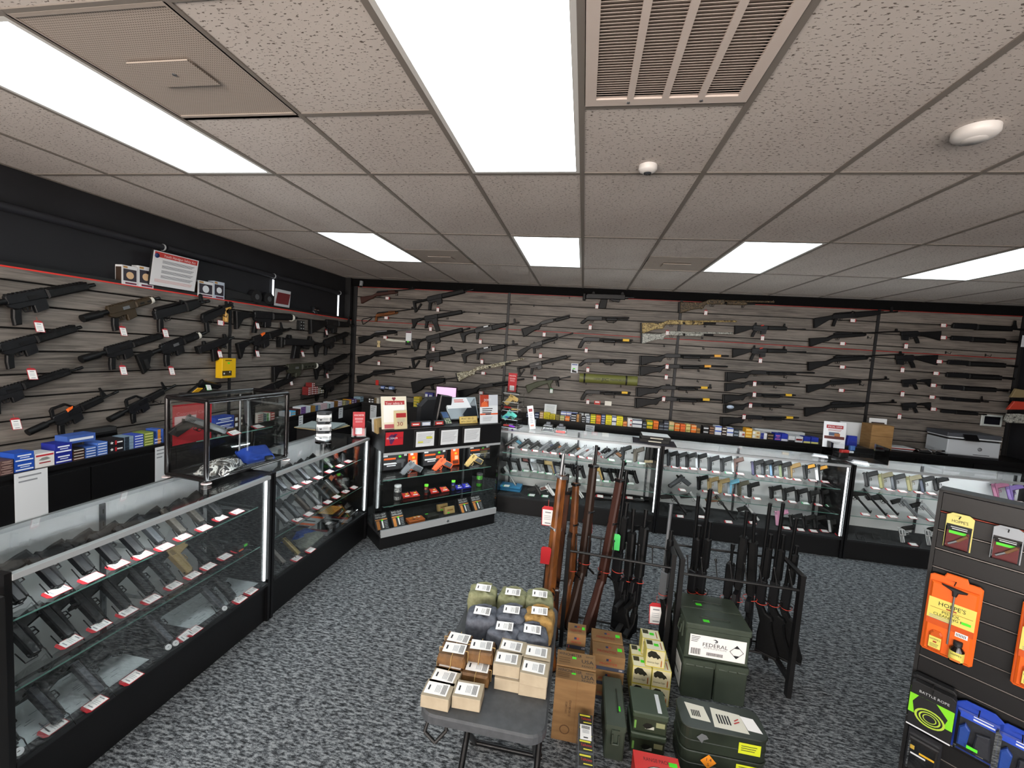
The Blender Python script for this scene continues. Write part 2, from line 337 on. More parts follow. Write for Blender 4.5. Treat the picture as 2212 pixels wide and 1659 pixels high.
# slatwall: planks with dark grooves between
def slats(parent, spans, mk, zs):
    for a, b in spans:
        mesh = None
        for z in zs:
            h = .1405
            if mesh is None:
                o = MB().prism([(a+.002, -h/2), (b-.002, -h/2), (b-.002, h/2), (a+.002, h/2)], 0, .018, .0015).build('slat', SLAT, parent); mesh = o
            else: o = mesh.copy(); COL.objects.link(o)
            o.matrix_world = mk(z)
ZG = [2.07-.1524*k for k in range(9)]          # groove heights
zs = [(ZG[k]+ZG[k+1])/2 for k in range(8)]+[2.07-.1524*8.5]
BX = [-3.52, -1.07, 1.365, 3.81, 5.40]
zb = zs+[2.07+.1524*(k+.5) for k in range(1, 4)]+[2.07+.1524*.25-.0]
spansB = [(BX[k]+.018, BX[k+1]-.018) for k in range(4)]
slats(wb, spansB, lambda z: TR(0, YB, z), zs+[2.07+.1524*(k+.5) for k in range(1, 4)])
for a, b in spansB:
    MB().prism([(a, 2.076), (b, 2.076), (b, 2.148), (a, 2.148)], YB, YB+.018, .0015).build('slat', SLAT, wb)
    MB().prism([(a, 2.160), (b, 2.160), (b, 2.2175), (a, 2.2175)], YB, YB+.018, .0015).build('slat', SLAT, wb)
    MB().box(a, b, YB-.001, YB+.004, 2.149, 2.157).build('red_strip', C('#a8302c', .5), wb)
    MB().box(a, b, YB-.001, YB+.004, 2.676, 2.683).build('red_strip', C('#a8302c', .5), wb)
for x in BX: struct(MB().box(x-.017, x+.017, YB-.004, YB+.02, .9, 2.70).build('trim_2', C('#1a1a1c', .5)))
wl = struct(MB().box(XLU-.0, XL-.02, -2.0, YB, .0, 2.15).build('wall_left_lower', C('#0c0c0d', .7)))
LSP = [(-2.0, 1.51), (1.545, YB-.03)]
Rl = RZ(PI/2)
slats(wl, LSP, lambda z: TR(XL, 0, z) @ Rl, zs)
for a, b in LSP:
    o = MB().prism([(a, 2.076), (b, 2.076), (b, 2.148), (a, 2.148)], 0, .018, .0015).build('slat', SLAT, wl); o.matrix_world = TR(XL, 0, 0) @ Rl
struct(MB().box(XL-.018, XL+.004, 1.512, 1.543, .9, 2.15).build('trim_3', C('#1a1a1c', .5)))
MB().box(XL-.02, XL+.003, -2.0, YB-.03, 2.148, 2.158).build('red_strip', C('#e0352b', .5), wl)
MB().box(XL-.02, XL+.0, -2.0, YB-.03, 2.158, 2.182).build('ledge_lip', BLK, wl)
MB().box(XLU, XL-.02, -2.0, YB-.03, 2.148, 2.156).build('ledge', BLK, wl)
struct(MB().box(XLU, XL-.0, YB-.09, YB-.02, 2.15, ZC).build('trim_4', C('#121214', .5)))
# roller shades in front of the high windows
SH = C('#14151a', .75)
for y0, y1, lb in ((-1.9, .84, 'black roller shade nearest the camera above the left slat wall'), (.88, 2.18, 'middle black roller shade above the safety sign on the left wall'), (2.22, 3.55, 'black roller shade nearest the far corner on the left wall')):
    t = thing('roller_shade', lb, 'shade', (XLU+.05, (y0+y1)/2, 2.53), 'roller shades on the left wall'); d = (y1-y0)/2
    MB().cyl((0, -d, 0), (0, d, 0), .027, n=14).build('tube', C('#202127', .6), t)
    MB().box(-.028, -.026, -d+.02, d-.02, -.36, 0).build('fabric', SH, t)
    MB().cyl((0, d, 0), (0, d+.012, 0), .03, n=14).build('end_cap', C('#b9bdc0', .4), t)
o = MB().box(XLU+.001, XLU+.006, 3.59, 3.625, 2.18, 2.5).build('light_gap', m_emit('daylight_slit', (.9, .95, 1, 1), 1.1)); struct(o); o.name = 'window_4'
o = MB().box(XLU+.03, XLU+.034, 2.19, 2.215, 2.3, 2.49).build('window_5', m_emit('daylight_slit2', (.9, .93, 1, 1), 2.0)); struct(o)
# bullet camera in the corner
p = ony(YB-.03, 0, 781, 612)
t = thing('security_camera', 'small dark dome camera high in the far left corner', 'camera', (p.x+.02, YB-.06, p.z))
MB().cyl((0, .06, 0), (0, 0, 0), .02).build('bracket', C('#55585a', .4), t); MB().cyl((0, -.005, .025), (0, -.02, -.05), .028, .026, 14).build('housing', C('#8b9094', .3), t); MB().lathe([(.024, -.05), (.02, -.062), (.0001, -.068)], (0, -.02, 0), 14).build('dome', C('#15171a', .1), t)
# ================================================================ long guns (X along the bore from butt to muzzle, Z up, metres)
KINDS = {}
def rail(m, x0, x1, z, w=.010, step=.02):
    x = x0
    while x < x1-.009: m.box(x, x+.011, -w, w, z, z+.006); x += step
def trig(m, x, z, r=.026):
    m.tube([(x-r, 0, z), (x-r*.8, 0, z-r), (x+r*.7, 0, z-r*1.05), (x+r, 0, z)], .0025, 5); m.prism([(x-.004, z), (x+.005, z), (x+.002, z-.02), (x-.004, z-.02)], -.002, .002)
def parts(*pp): return [p for p in pp if p]
def ar(stock='carb', hg=.25, bl=.1, carry=False, fsb=False, mag=False, col=None, recv=None, band=None, sights=False, slim=False, vfg=False, flag=None):
    """AR pattern: receiver, grip, guard, barrel, stock"""
    col = col or GUN; recv = recv or GUN2; L0 = {'carb': .19, 'a2': .255, 'tube': .17, 'sba': .2, 'none': .03, 'skel': .2}[stock]; P = []
    x0 = L0; x1 = x0+.2; x2 = x1+hg; x3 = x2+bl
    m = MB().prism([(x0, -.014), (x0+.02, -.02), (x1, -.02), (x1, .03), (x0+.01, .03), (x0, .022)], -.014, .014, .004)
    if not carry: rail(m, x0+.01, x1, .029)
    P.append(('upper_receiver', recv, m))
    m = MB().prism([(x0-.006, -.016), (x0+.004, -.036), (x0+.035, -.05), (x0+.085, -.046), (x0+.115, -.048), (x0+.112, -.088), (x0+.183, -.078), (x0+.19, -.018)], -.012, .012, .003)
    trig(m, x0+.083, -.048, .024); P.append(('lower_receiver', recv, m))
    P.append(('grip', col, MB().prism([(x0+.012, -.044), (x0+.052, -.048), (x0+.037, -.085), (x0+.02, -.13), (x0-.016, -.128), (x0-.006, -.085)], -.013, .013, .005)))
    m = MB().box(x0+.1, x0+.15, -.0155, .0155, -.012, .008); P.append(('ejection_port', STEEL if band == 'w' else BLKG, m))
    r = .022 if slim else .026
    m = MB().prism([(x1, -r), (x2, -r+.004), (x2, r), (x1, r+.003)], -r*.85, r*.85, .009)
    if not fsb: rail(m, x1+.01, x2-.01, r)
    P.append(('handguard', recv if recv is not GUN2 else col, m))
    m = MB()
    n = int(hg/.06)
    for k in range(n): xx = x1+.03+k*.058; m.box(xx, xx+.034, -r*.87, r*.87, -.006, .006)
    if n and not fsb: P.append(('slots', C('#0a0a0b', .8), m))
    m = MB().cyl((x1, 0, 0), (x3-.03, 0, 0), .0085).cyl((x3-.045, 0, 0), (x3, 0, 0), .0115, n=10); P.append(('barrel', GUNM, m))
    if carry: P.append(('carry_handle', col, MB().prism([(x0, .025), (x0+.01, .075), (x0+.03, .09), (x0+.12, .083), (x0+.165, .04), (x0+.17, .025), (x0+.15, .03), (x0+.115, .067), (x0+.035, .072), (x0+.022, .03)], -.009, .009, .002)))
    if fsb or carry: P.append(('front_sight', col, MB().prism([(x2-.01, 0), (x2+.05, 0), (x2+.032, .05), (x2+.027, .085), (x2+.014, .085), (x2+.012, .05)], -.006, .006, .001)))
    if sights:
        P.append(('rear_sight', col, MB().prism([(x0+.02, .03), (x0+.05, .03), (x0+.045, .07), (x0+.03, .07)], -.012, .012, .002))); P.append(('front_sight', col, MB().prism([(x2-.05, .026), (x2-.02, .026), (x2-.025, .07), (x2-.04, .07)], -.01, .01, .002)))
    if mag: P.append(('magazine', col, MB().prism([(x0+.118, -.075), (x0+.18, -.07), (x0+.205, -.19), (x0+.142, -.2)], -.011, .011, .003)))
    if vfg: P.append(('foregrip', col, MB().prism([(x2-.09, -.024), (x2-.06, -.024), (x2-.062, -.1), (x2-.092, -.1)], -.012, .012, .004)))
    m = MB().cyl((.02, 0, 0), (x0, 0, 0), .015, n=12)
    if stock == 'tube': m = MB().cyl((0, 0, -.002), (x0-.05, 0, -.002), .024, n=14).cyl((x0-.05, 0, 0), (x0, 0, 0), .015, n=12)
    P.append(('buffer_tube', col, m))
    if stock == 'carb': P.append(('stock', col, MB().prism([(0, .022), (.13, .02), (.14, -.016), (.075, -.03), (.02, -.1), (.002, -.105)], -.016, .016, .005)))
    if stock == 'a2': P.append(('stock', col, MB().prism([(0, .02), (x0, .018), (x0, -.018), (.008, -.105)], -.017, .017, .006)))
    if stock == 'sba': m = MB().prism([(0, .024), (.12, .022), (.13, -.016), (.1, -.022), (.05, -.1), (.0, -.115)], -.014, .014, .005); P.append(('stock', col, m)); P.append(('strap', BLK, MB().box(.03, .06, -.018, .018, -.09, -.02)))
    if stock == 'skel': P.append(('stock', col, MB().prism([(0, .02), (.13, .018), (.13, .002), (.035, 0), (.03, -.085), (.1, -.025), (.115, -.04), (.02, -.12), (0, -.12)], -.012, .012, .003)))
    if band: P.append(('band', C('#d8d6cc', .6), MB().cyl((x2-.035, 0, 0), (x2-.015, 0, 0), r*1.12, n=14)))
    if flag: P.append(('chamber_flag', C(flag, .5), MB().prism([(x0+.1, .02), (x0+.14, .03), (x0+.15, .045), (x0+.11, .04)], -.02, .0, .002)))
    return x3, P
def ak(stock='fixed', hgc=None, bl=.17, hgl=.2, rl=.26, tan=False, scope=False, flag=False, hook=True):
    P = []; L0 = {'fixed': .23, 'thumb': .24, 'none': .01}[stock]; x0 = L0; x1 = x0+rl; x2 = x1+hgl; x3 = x2+bl; hgc = hgc or GUN
    P.append(('receiver', GUN2, MB().prism([(x0, -.034), (x1, -.034), (x1, .02), (x0+.01, .024), (x0, .01)], -.015, .015, .003)))
    P.append(('dust_cover', GUNM, MB().prism([(x0+.01, .018), (x1-.03, .022), (x1-.03, .04), (x0+.03, .042), (x0+.012, .034)], -.014, .014, .008)))
    m = MB().prism([(x0+.02, -.03), (x0+.055, -.032), (x0+.04, -.08), (x0+.022, -.125), (x0-.012, -.12), (x0+.0, -.08)], -.013, .013, .005); P.append(('grip', GUN, m))
    m = MB(); trig(m, x0+.09, -.034, .028); P.append(('trigger_guard', GUNM, m))
    P.append(('handguard', hgc, MB().prism([(x1, -.038), (x1+.03, -.042), (x2-.02, -.03), (x2, -.024), (x2, .0), (x2-.01, .028), (x1, .034)], -.019, .019, .009)))
    P.append(('barrel', GUNM, MB().cyl((x1, 0, -.006), (x3, 0, -.006), .0085).cyl((x1, 0, .02), (x2+.04, 0, .016), .008).cyl((x3-.04, 0, -.006), (x3, 0, -.006), .012)))
    P.append(('front_sight', GUN, MB().prism([(x3-.085, -.01), (x3-.055, -.01), (x3-.05, .052), (x3-.062, .06), (x3-.078, .052)], -.007, .007, .002)))
    P.append(('rear_sight', GUN, MB().prism([(x1-.03, .03), (x1+.02, .03), (x1-.02, .05)], -.008, .008)))
    if tan: P.append(('foregrip', C('#c79a4e', .5), MB().prism([(x1+.01, -.02), (x2-.01, -.02), (x2-.01, .01), (x1+.01, .02), (x1, -.03), (x1-.035, -.1), (x1-.005, -.115), (x1+.03, -.05)], -.02, .02, .008)))
    if stock == 'fixed': P.append(('stock', GUN, MB().prism([(0, -.01), (.0, -.125), (.02, -.128), (.17, -.05), (x0, -.03), (x0, .018), (.16, .008), (.02, .0)], -.017, .017, .007)))
    if stock == 'thumb': P.append(('stock', GUN, MB().prism([(.0, .006), (.13, .016), (x0, .02), (x0, -.025), (.13, -.028), (.075, -.045), (.055, -.13), (.02, -.14)], -.016, .016, .006)))
    if scope: P.append(('sight', GUN, MB().box(x0+.12, x0+.17, -.014, .014, .04, .075, .004)))
    if flag: P.append(('bolt_card', C('#d9dde0', .6), MB().box(x0+.14, x0+.21, -.018, -.0145, .02, .036)))
    return x3, P
def pump(kind='full', col=None, scol=None, L=1.0, bandc=None, bandx=.8, sight=False, strap=False, rib=False):
    col = col or GUN; scol = scol or col; P = []; x0 = {'full': .33, 'pg': .0, 'shock': .0}[kind]; xs = x0 if kind == 'full' else .09; rl = .2
    P.append(('receiver', GUN2 if col is GUN else col, MB().prism([(xs-.03, -.022), (xs+.02, -.03), (xs+rl, -.03), (xs+rl, .026), (xs+.02, .028), (xs-.02, .012)], -.017, .017, .006)))
    m = MB(); trig(m, xs+.055, -.03, .027); P.append(('trigger_guard', GUNM, m))
    if kind == 'full':
        P.append(('stock', scol, MB().prism([(0, -.01), (.005, -.145), (.03, -.147), (.16, -.1), (.245, -.085), (.262, -.094), (.285, -.08), (.3, -.045), (xs+.005, -.026), (xs-.005, .018), (.285, .0), (.22, -.016), (.12, -.008)], -.018, .018, .008)))
        P.append(('butt_pad', BLK, MB().prism([(-.016, -.01), (-.012, -.146), (.006, -.146), (.001, -.009)], -.018, .018, .003)))
    elif kind == 'pg': P.append(('grip', col, MB().prism([(.06, -.012), (.11, .015), (.13, -.028), (.09, -.045), (.055, -.125), (.01, -.13), (.012, -.1), (.04, -.04)], -.016, .016, .007)))
    else: P.append(('grip', col, MB().prism([(.115, .018), (.12, -.03), (.085, -.04), (.03, -.085), (-.01, -.08), (-.012, -.06), (.03, -.025), (.07, .006)], -.016, .016, .008)))
    x1 = xs+rl; x3 = L
    P.append(('barrel', GUNM if col is GUN else col, MB().cyl((x1-.01, 0, .012), (x3, 0, .012), .0115, n=12)))
    me = x1+(x3-x1)*(.97 if kind != 'full' else .62)
    P.append(('magazine_tube', GUNM, MB().cyl((x1-.01, 0, -.016), (me, 0, -.016), .0125, n=12)))
    fa = x1+(.03 if kind == 'full' else .05); fb = fa+(.22 if kind == 'full' else .15)
    P.append(('fore_end', scol if kind == 'full' else col, MB().prism([(fa, -.036), (fb, -.034), (fb+.015, -.015), (fb, .004), (fa, .006)], -.021, .021, .009)))
    if strap: P.append(('hand_strap', BLK, MB().tube([(fa+.01, 0, -.035), (fa+.03, 0, -.055), (fb-.03, 0, -.055), (fb, 0, -.035)], .006, 5)))
    if rib: P.append(('rib', GUNM if col is GUN else col, MB().box(x1, x3-.01, -.004, .004, .022, .03)))
    if bandc:
        xb = x3*bandx; P.append(('warning_sleeve', C(bandc, .5), MB().prism([(xb, -.006), (xb+.085, -.006), (xb+.085, .028), (xb, .028)], -.0175, .0175, .004)))
    if sight: P.append(('rear_sight', GUN, MB().box(xs+.06, xs+.12, -.012, .012, .026, .045, .003))); P.append(('front_sight', GUN, MB().prism([(x3-.03, .02), (x3-.005, .02), (x3-.008, .06), (x3-.03, .06)], -.008, .008, .002)))
    P.append(('bead', STEEL, MB().cyl((x3-.01, 0, .022), (x3-.01, 0, .03), .003, n=6)))
    return x3, P
def carbine(wood=None, L=.92, fold=False, mag=False, silver=False):
    wood = wood or GUN; P = []; x0 = .26
    if not fold: P.append(('stock', wood, MB().prism([(0, -.03), (.003, -.135), (.02, -.138), (.17, -.085), (.215, -.078), (.24, -.06), (.27, -.045), (.4, -.045), (.62, -.036), (.64, -.018), (.62, .004), (.35, .006), (.285, .004), (.25, -.008), (.2, -.03), (.1, -.03)], -.018, .018, .007)))
    else:
        P.append(('stock', wood, MB().prism([(.25, -.03), (.27, -.045), (.4, -.045), (.62, -.036), (.64, -.018), (.62, .004), (.35, .006), (.27, .004)], -.018, .018, .007)))
        P.append(('wire_stock', GUNM, MB().tube([(.27, 0, -.03), (.03, 0, -.045), (.0, 0, -.06), (.01, 0, -.13), (.05, 0, -.12), (.18, 0, -.05)], .006, 6)))
        P.append(('grip', wood, MB().prism([(.25, -.03), (.285, -.04), (.26, -.12), (.225, -.115)], -.014, .014, .006)))
    P.append(('action', STEEL if silver else GUN2, MB().prism([(x0+.02, .0), (x0+.22, .0), (x0+.22, .024), (x0+.05, .03), (x0+.02, .018)], -.015, .015, .006)))
    m = MB(); trig(m, x0+.06, -.042, .025); P.append(('trigger_guard', GUNM, m))
    P.append(('handguard', wood if not silver else GUN, MB().prism([(x0+.22, .0), (.6, .0), (.6, .016), (x0+.22, .024)], -.016, .016, .007)))
    P.append(('barrel', STEEL if silver else GUNM, MB().cyl((.58, 0, .004), (L, 0, .004), .0085)))
    P.append(('front_sight', GUNM, MB().prism([(L-.05, .005), (L-.02, .005), (L-.025, .04), (L-.04, .04)], -.006, .006)))
    P.append(('barrel_band', GUNM, MB().cyl((.6, 0, -.01), (.625, 0, -.01), .022)))
    if mag: P.append(('magazine', GUNM, MB().prism([(x0+.1, -.04), (x0+.15, -.04), (x0+.16, -.12), (x0+.115, -.125)], -.01, .01, .002)))
    return L, P
def bullpup(col=None, L=.75, aug=False):
    col = col or GUN; P = []
    P.append(('body', col, MB().prism([(0, .03), (.005, -.13), (.03, -.135), (.14, -.105), (.2, -.06), (.33, -.055), (.35, -.04), (.4, -.05), (.5, -.04), (.52, .02), (.3, .04), (.15, .045)] if not aug else [(0, .0), (.01, -.125), (.035, -.13), (.12, -.08), (.3, -.045), (.36, -.04), (.375, -.13), (.41, -.135), (.41, -.06), (.45, -.03), (.46, .01), (.2, .03)], -.024, .024, .01)))
    P.append(('barrel', GUNM, MB().cyl((.48, 0, .0), (L, 0, .0), .009).cyl((L-.05, 0, 0), (L, 0, 0), .013)))
    if aug: P.append(('receiver', GUN, MB().prism([(.35, .01), (.56, -.025), (.57, .03), (.5, .05), (.42, .055), (.34, .03)], -.018, .018, .005))); P.append(('foregrip', GUN, MB().tube([(.53, 0, -.02), (.53, 0, -.12)], .012, 8).tube([(.5, 0, -.02), (.5, 0, -.1)], .006, 6)))
    else:
        P.append(('grip', col, MB().prism([(.28, -.05), (.32, -.052), (.335, -.12), (.3, -.125)], -.014, .014, .006))); P.append(('rail', GUN2, MB().box(.16, .5, -.012, .012, .04, .055)))
        m = MB(); trig(m, .36, -.045, .03); P.append(('trigger_guard', GUN, m))
    return L, P
def smg(L=.42, pad=False):
    P = []; P.append(('receiver', GUN2, MB().prism([(0, -.03), (L*.82, -.03), (L*.82, .03), (.02, .036), (0, .02)], -.022, .022, .006)))
    P.append(('grip', GUN, MB().prism([(L*.32, -.03), (L*.46, -.03), (L*.43, -.15), (L*.27, -.15)], -.015, .015, .005)))
    P.append(('barrel', GUNM, MB().cyl((L*.8, 0, 0), (L, 0, 0), .012).cyl((L*.8, 0, 0), (L*.88, 0, 0), .02)))
    P.append(('rear_sight', GUN, MB().prism([(.06, .03), (.1, .03), (.09, .065), (.07, .065)], -.012, .012, .002))); P.append(('front_sight', GUN, MB().prism([(L*.72, .03), (L*.8, .03), (L*.78, .065), (L*.74, .065)], -.012, .012, .002)))
    m = MB(); trig(m, L*.55, -.03, .028); P.append(('trigger_guard', GUN, m)); P.append(('end_plate', GUN, MB().box(-.03 if pad else -.012, .0, -.022, .022, -.05 if pad else -.03, .04, .006)))
    P.append(('magazine_well', GUN2, MB().prism([(L*.5, -.03), (L*.72, -.03), (L*.7, -.065), (L*.55, -.05)], -.016, .016, .004)))
    return L, P
def fal(L=1.0):
    P = [('stock', GUN, MB().prism([(0, -.02), (.004, -.13), (.03, -.13), (.2, -.05), (.26, -.035), (.26, .015), (.12, .0)], -.018, .018, .007)), ('receiver', GUN2, MB().prism([(.24, -.03), (.46, -.035), (.47, .03), (.26, .03)], -.016, .016, .005)),
         ('trigger_housing', GUN, MB().prism([(.26, -.03), (.45, -.035), (.44, -.07), (.36, -.068), (.3, -.06)], -.013, .013, .003)), ('grip', GUN, MB().prism([(.28, -.055), (.325, -.06), (.305, -.14), (.265, -.135)], -.014, .014, .005)),
         ('handguard', GUN, MB().prism([(.46, -.035), (.72, -.028), (.73, .012), (.46, .02)], -.02, .02, .009)), ('cocking_tube', GUNM, MB().cyl((.46, 0, .028), (.74, 0, .028), .011)),
         ('barrel', GUNM, MB().cyl((.72, 0, 0), (L, 0, 0), .009).cyl((L-.06, 0, 0), (L, 0, 0), .012)), ('front_sight', GUN, MB().prism([(.71, 0), (.75, 0), (.745, .07), (.72, .07)], -.008, .008, .002)), ('rear_sight', GUN, MB().cyl((.33, -.014, .04), (.33, .014, .04), .014))]
    m = MB(); trig(m, .37, -.065, .026); P.append(('trigger_guard', GUN, m)); return L, P
def lower(stock='a2'):            # stripped lower with stock, no upper
    L, P = ar(stock, .02, .02); return P[5][2] and .47, [p for p in P if p[0] in ('upper_receiver', 'lower_receiver', 'grip', 'buffer_tube', 'stock')]
def upper(hg=.33, bl=.12, fsb=False):
    L, P = ar('none', hg, bl, fsb=fsb); return L, [p for p in P if p[0] in ('upper_receiver', 'handguard', 'barrel', 'front_sight', 'slots')]
CAMO1 = m_camo('camo_reed', ['#2b2417', '#7d6a42', '#b59f68', '#4c3f27'], 26); CAMO2 = m_camo('camo_grey', ['#3a3b3a', '#8c8d86', '#b9bab2', '#5b5b57'], 40); CAMO3 = m_camo('camo_bark', ['#1d1914', '#5c4d36', '#2e271d', '#8a774f'], 30); CAMO4 = m_camo('camo_brush', ['#241f19', '#cfcab2', '#5c5340', '#a49b7c'], 34)
BRONZE = C('#3d3222', .45, .2); DOLV = C('#34352a', .5); WALM = C('#3b1c13', .5)
# price tag hanging in front of the display: red card, white label, print bars
def make_tag(red='#b3202b', horiz=False, wide=.043, high=.066):
    return 0
TAGM = {}
def price_tag(parent, M, kind='v', red='#b3202b', sz=1.0):
    k = (kind, red)
    if k not in TAGM:
        a, b = .0215, .034
        o = MB().prism([(-a, -b), (a, -b), (a, b-.008), (a-.008, b), (-a+.008, b), (-a, b-.008)], -.0006, .0006).build('price_tag', C(red, .6), parent)
        l = MB().mat(LBL).add([(-a+.0025, -.0012, -b+.0025), (a-.0025, -.0012, -b+.0025), (a-.0025, -.0012, b-.012), (-a+.0025, -.0012, b-.012)], [(0, 1, 2, 3)])
        l.mat(GREYINK).quad((-.010, -.0016, .011), (.010, -.0016, .011), (.010, -.0016, .015), (-.010, -.0016, .015)); l.mat(C('#b4b8bc', .8))
        for z in (0, -.006, -.012): l.quad((-.013, -.0016, z), (.010, -.0016, z), (.010, -.0016, z+.0018), (-.013, -.0016, z+.0018))
        l.mat(GREYINK).quad((-.010, -.0016, -.026), (.010, -.0016, -.026), (.010, -.0016, -.0225), (-.010, -.0016, -.0225))
        l.build('tag_label', None, o); TAGM[k] = o
        if kind == 'v': MB().cyl((0, 0, b-.004), (0, .004, b+.022), .0008, n=4).build('string', C('#b84a3a', .8), o)
    else:
        o = TAGM[k].copy(); COL.objects.link(o); o.parent = parent
        for ch in TAGM[k].children: c = ch.copy(); COL.objects.link(c); c.parent = o
    o.matrix_parent_inverse = Mx(); o.matrix_basis = parent.matrix_world.inverted() @ M @ Mx.Diagonal((sz, sz, sz, 1)); return o
GUNS = {}
def gun(name, spec, label, cat, M, L=None, group=None, tall=1.18, wide=1.15):
    """spec = (builder, args...) cached; M maps gun space; L = wanted length -> uniform scale"""
    if spec not in GUNS:
        fn, kw = spec; L0, P = fn(**dict(kw)); t = thing(name, label, cat, group=group)
        for n_, m_, b_ in P: b_.build(n_, m_ if not b_.mats else None, t)
        GUNS[spec] = (L0, t, list(t.children))
    else:
        L0, src, kids = GUNS[spec]; t = src.copy(); COL.objects.link(t); t.name = name; tag(t, label, cat, group)
        for ch in kids: c_ = ch.copy(); COL.objects.link(c_); c_.parent = t
    s = (L/L0) if L else 1
    t.matrix_world = M @ Mx.Diagonal((s, s*wide, s*tall, 1)); return t
def S(fn, **kw): return (fn, tuple(sorted(kw.items(), key=lambda x: x[0])))
# ================================================================ long guns on the slat walls
# (row phrase, spec, crop, butt x,y, muzzle x,y, tag crop,x,y,kind)
A = 'black short-barrelled rifle'
LW = [
 (1, 'ar_rifle', 'large black rifle cut by the left picture edge, top row of left wall', S(ar, stock='carb', hg=.24, bl=.05), 1, -330, 665, 805, 455, (1, 335, 810, 'v')),
 (1, 'ar_pistol', 'bronze-brown rifle with black tube end and white zip band, top row of left wall', S(ar, stock='tube', hg=.16, bl=.05, recv=BRONZE, band='w', slim=True), 1, 700, 742, 1360, 568, (1, 1052, 850, 'v')),
 (1, 'ak_pistol', 'short black stockless rifle with shiny top cover above the safety-sign end of left wall', S(ak, stock='none', bl=.1, hgl=.13), 1, 1300, 712, 1780, 585, (1, 1412, 865, 'v')),
 (1, 'ak_pistol', 'compact black stockless rifle with tan foregrip on the left wall', S(ak, stock='none', bl=.03, hgl=.1, tan=True, hook=False), 1, 1712, 752, 1985, 632, (1, 1885, 780, 'h')),
 (1, 'ar_rifle', 'black rifle with collapsing stock and grey band right of the tan foregrip', S(ar, stock='carb', hg=.28, bl=.05, band='g'), 2, 592, 655, 1332, 703, (2, 865, 790, 'v')),
 (1, 'ar_rifle', 'black rifle with triangular fixed stock under the ledge near the corner', S(ar, stock='a2', hg=.2, bl=.12, fsb=True), 2, 1485, 745, 2010, 792, (2, 1690, 872, 'v')),
 (2, 'ar_rifle', 'large black rifle cut by the left picture edge, middle row of left wall', S(ar, stock='carb', hg=.26, bl=.04), 1, -330, 1090, 690, 815, (1, 275, 1215, 'v')),
 (2, 'ar_pistol', 'black rifle with round padded tube end, middle row of left wall', S(ar, stock='tube', hg=.26, bl=.04, slim=True), 1, 690, 1090, 1415, 883, (1, 1052, 1183, 'v')),
 (2, 'ar_pistol', 'black rifle with slotted arm brace and white band, middle row of left wall', S(ar, stock='sba', hg=.18, bl=.06, band='w'), 1, 1165, 1085, 1755, 862, (1, 1465, 1188, 'v')),
 (2, 'submachine_gun', 'boxy black stockless gun above the yellow box', S(smg), 1, 1690, 1015, 1992, 905, (2, 415, 1130, 'v')),
 (2, 'ar_rifle', 'black rifle with orange chamber flag on the left wall', S(ar, stock='carb', hg=.18, bl=.15, fsb=True, flag='#f26a1e'), 2, 615, 1040, 1260, 830, (2, 865, 1125, 'v')),
 (2, 'submachine_gun', 'stubby black gun with end plate and two sights on the left wall', S(smg, pad=True), 2, 1150, 985, 1580, 1002, (2, 1405, 1130, 'v')),
 (2, 'ar_rifle', 'black rifle with vertical foregrip beside the corner trim', S(ar, stock='carb', hg=.3, bl=.05, vfg=True), 2, 1540, 1050, 1955, 885, None),
 (3, 'ar_rifle', 'long black rifle cut by the left picture edge, bottom row of left wall', S(ar, stock='carb', hg=.32, bl=.1), 1, -420, 1510, 702, 1160, (1, 138, 1640, 'v')),
 (3, 'ar_carbine', 'black carbine with carry handle and orange flag above the blue cartridge boxes', S(ar, stock='tube', hg=.17, bl=.14, carry=True, flag='#f26a1e'), 6, 205, 395, 880, 88, None),
 (3, 'ar_carbine', 'black carbine with carry handle left of the tabletop glass case', S(ar, stock='tube', hg=.17, bl=.14, carry=True), 6, 812, 298, 1310, 42, None),
 (3, 'ar_rifle', 'dark olive rifle with black stock and white band on the left wall', S(ar, stock='carb', hg=.26, bl=.03, recv=DOLV, band='w'), 2, 1045, 1318, 1590, 1268, (2, 1267, 1470, 'v')),
 (3, 'ar_rifle', 'black rifle slanting upwards with yellow flag near the corner, above the shell boxes', S(ar, stock='carb', hg=.3, bl=.1), 2, 1545, 1330, 1965, 1130, (2, 1700, 1390, 'v')),
 (4, 'ar_rifle', 'black rifle partly hidden behind the tabletop glass case', S(ar, stock='carb', hg=.3, bl=.06), 2, 720, 1660, 1310, 1415, None),
 (4, 'ar_rifle', 'lowest black rifle in the corner beside the red shell boxes', S(ar, stock='carb', hg=.3, bl=.1), 2, 1550, 1590, 1970, 1372, None),
]
def wall_gun(side, name, label, spec, c, bx, by, mx_, my, tg, off=.035):
    if side == 'L': b, e = onx(XL+off, c, bx, by), onx(XL+off, c, mx_, my); nrm = V((1, 0, 0))
    else: b, e = ony(YB-off, c, bx, by), ony(YB-off, c, mx_, my); nrm = V((0, -1, 0))
    d = e-b; Xa = d.normalized(); up = V((0, 0, 1)); up = (up-Xa*up.dot(Xa)).normalized()
    M = frame(b, Xa, up)
    t = gun(name, spec, label, 'gun', M, d.length, 'long guns on the slat walls', .82 if spec[0] is smg and dict(spec[1]).get('pad') else (1.12 if side == 'L' else 1.06) if spec[0] in (ar, ak) else 1.0)
    if tg:
        p = onx(XL+.06, *tg[:3]) if side == 'L' else ony(YB-.06, *tg[:3])
        R = (RZ(PI/2) if side == 'L' else Mx()) ; ang = {'v': 0, 'h': PI/2, 's': .0}[tg[3]]
        if side == 'L' and tg[3] == 'v': R = R @ RX(-.25)
        price_tag(t, TR(*p) @ R @ RY(ang), 'v', '#2f9e58' if len(tg) > 4 else '#b3202b', 1.15 if side == 'L' else 1.0)
    q = b+d*.68; hk.append((q-V((0, 0, .05)), side == 'L', label)); return t
hk = []
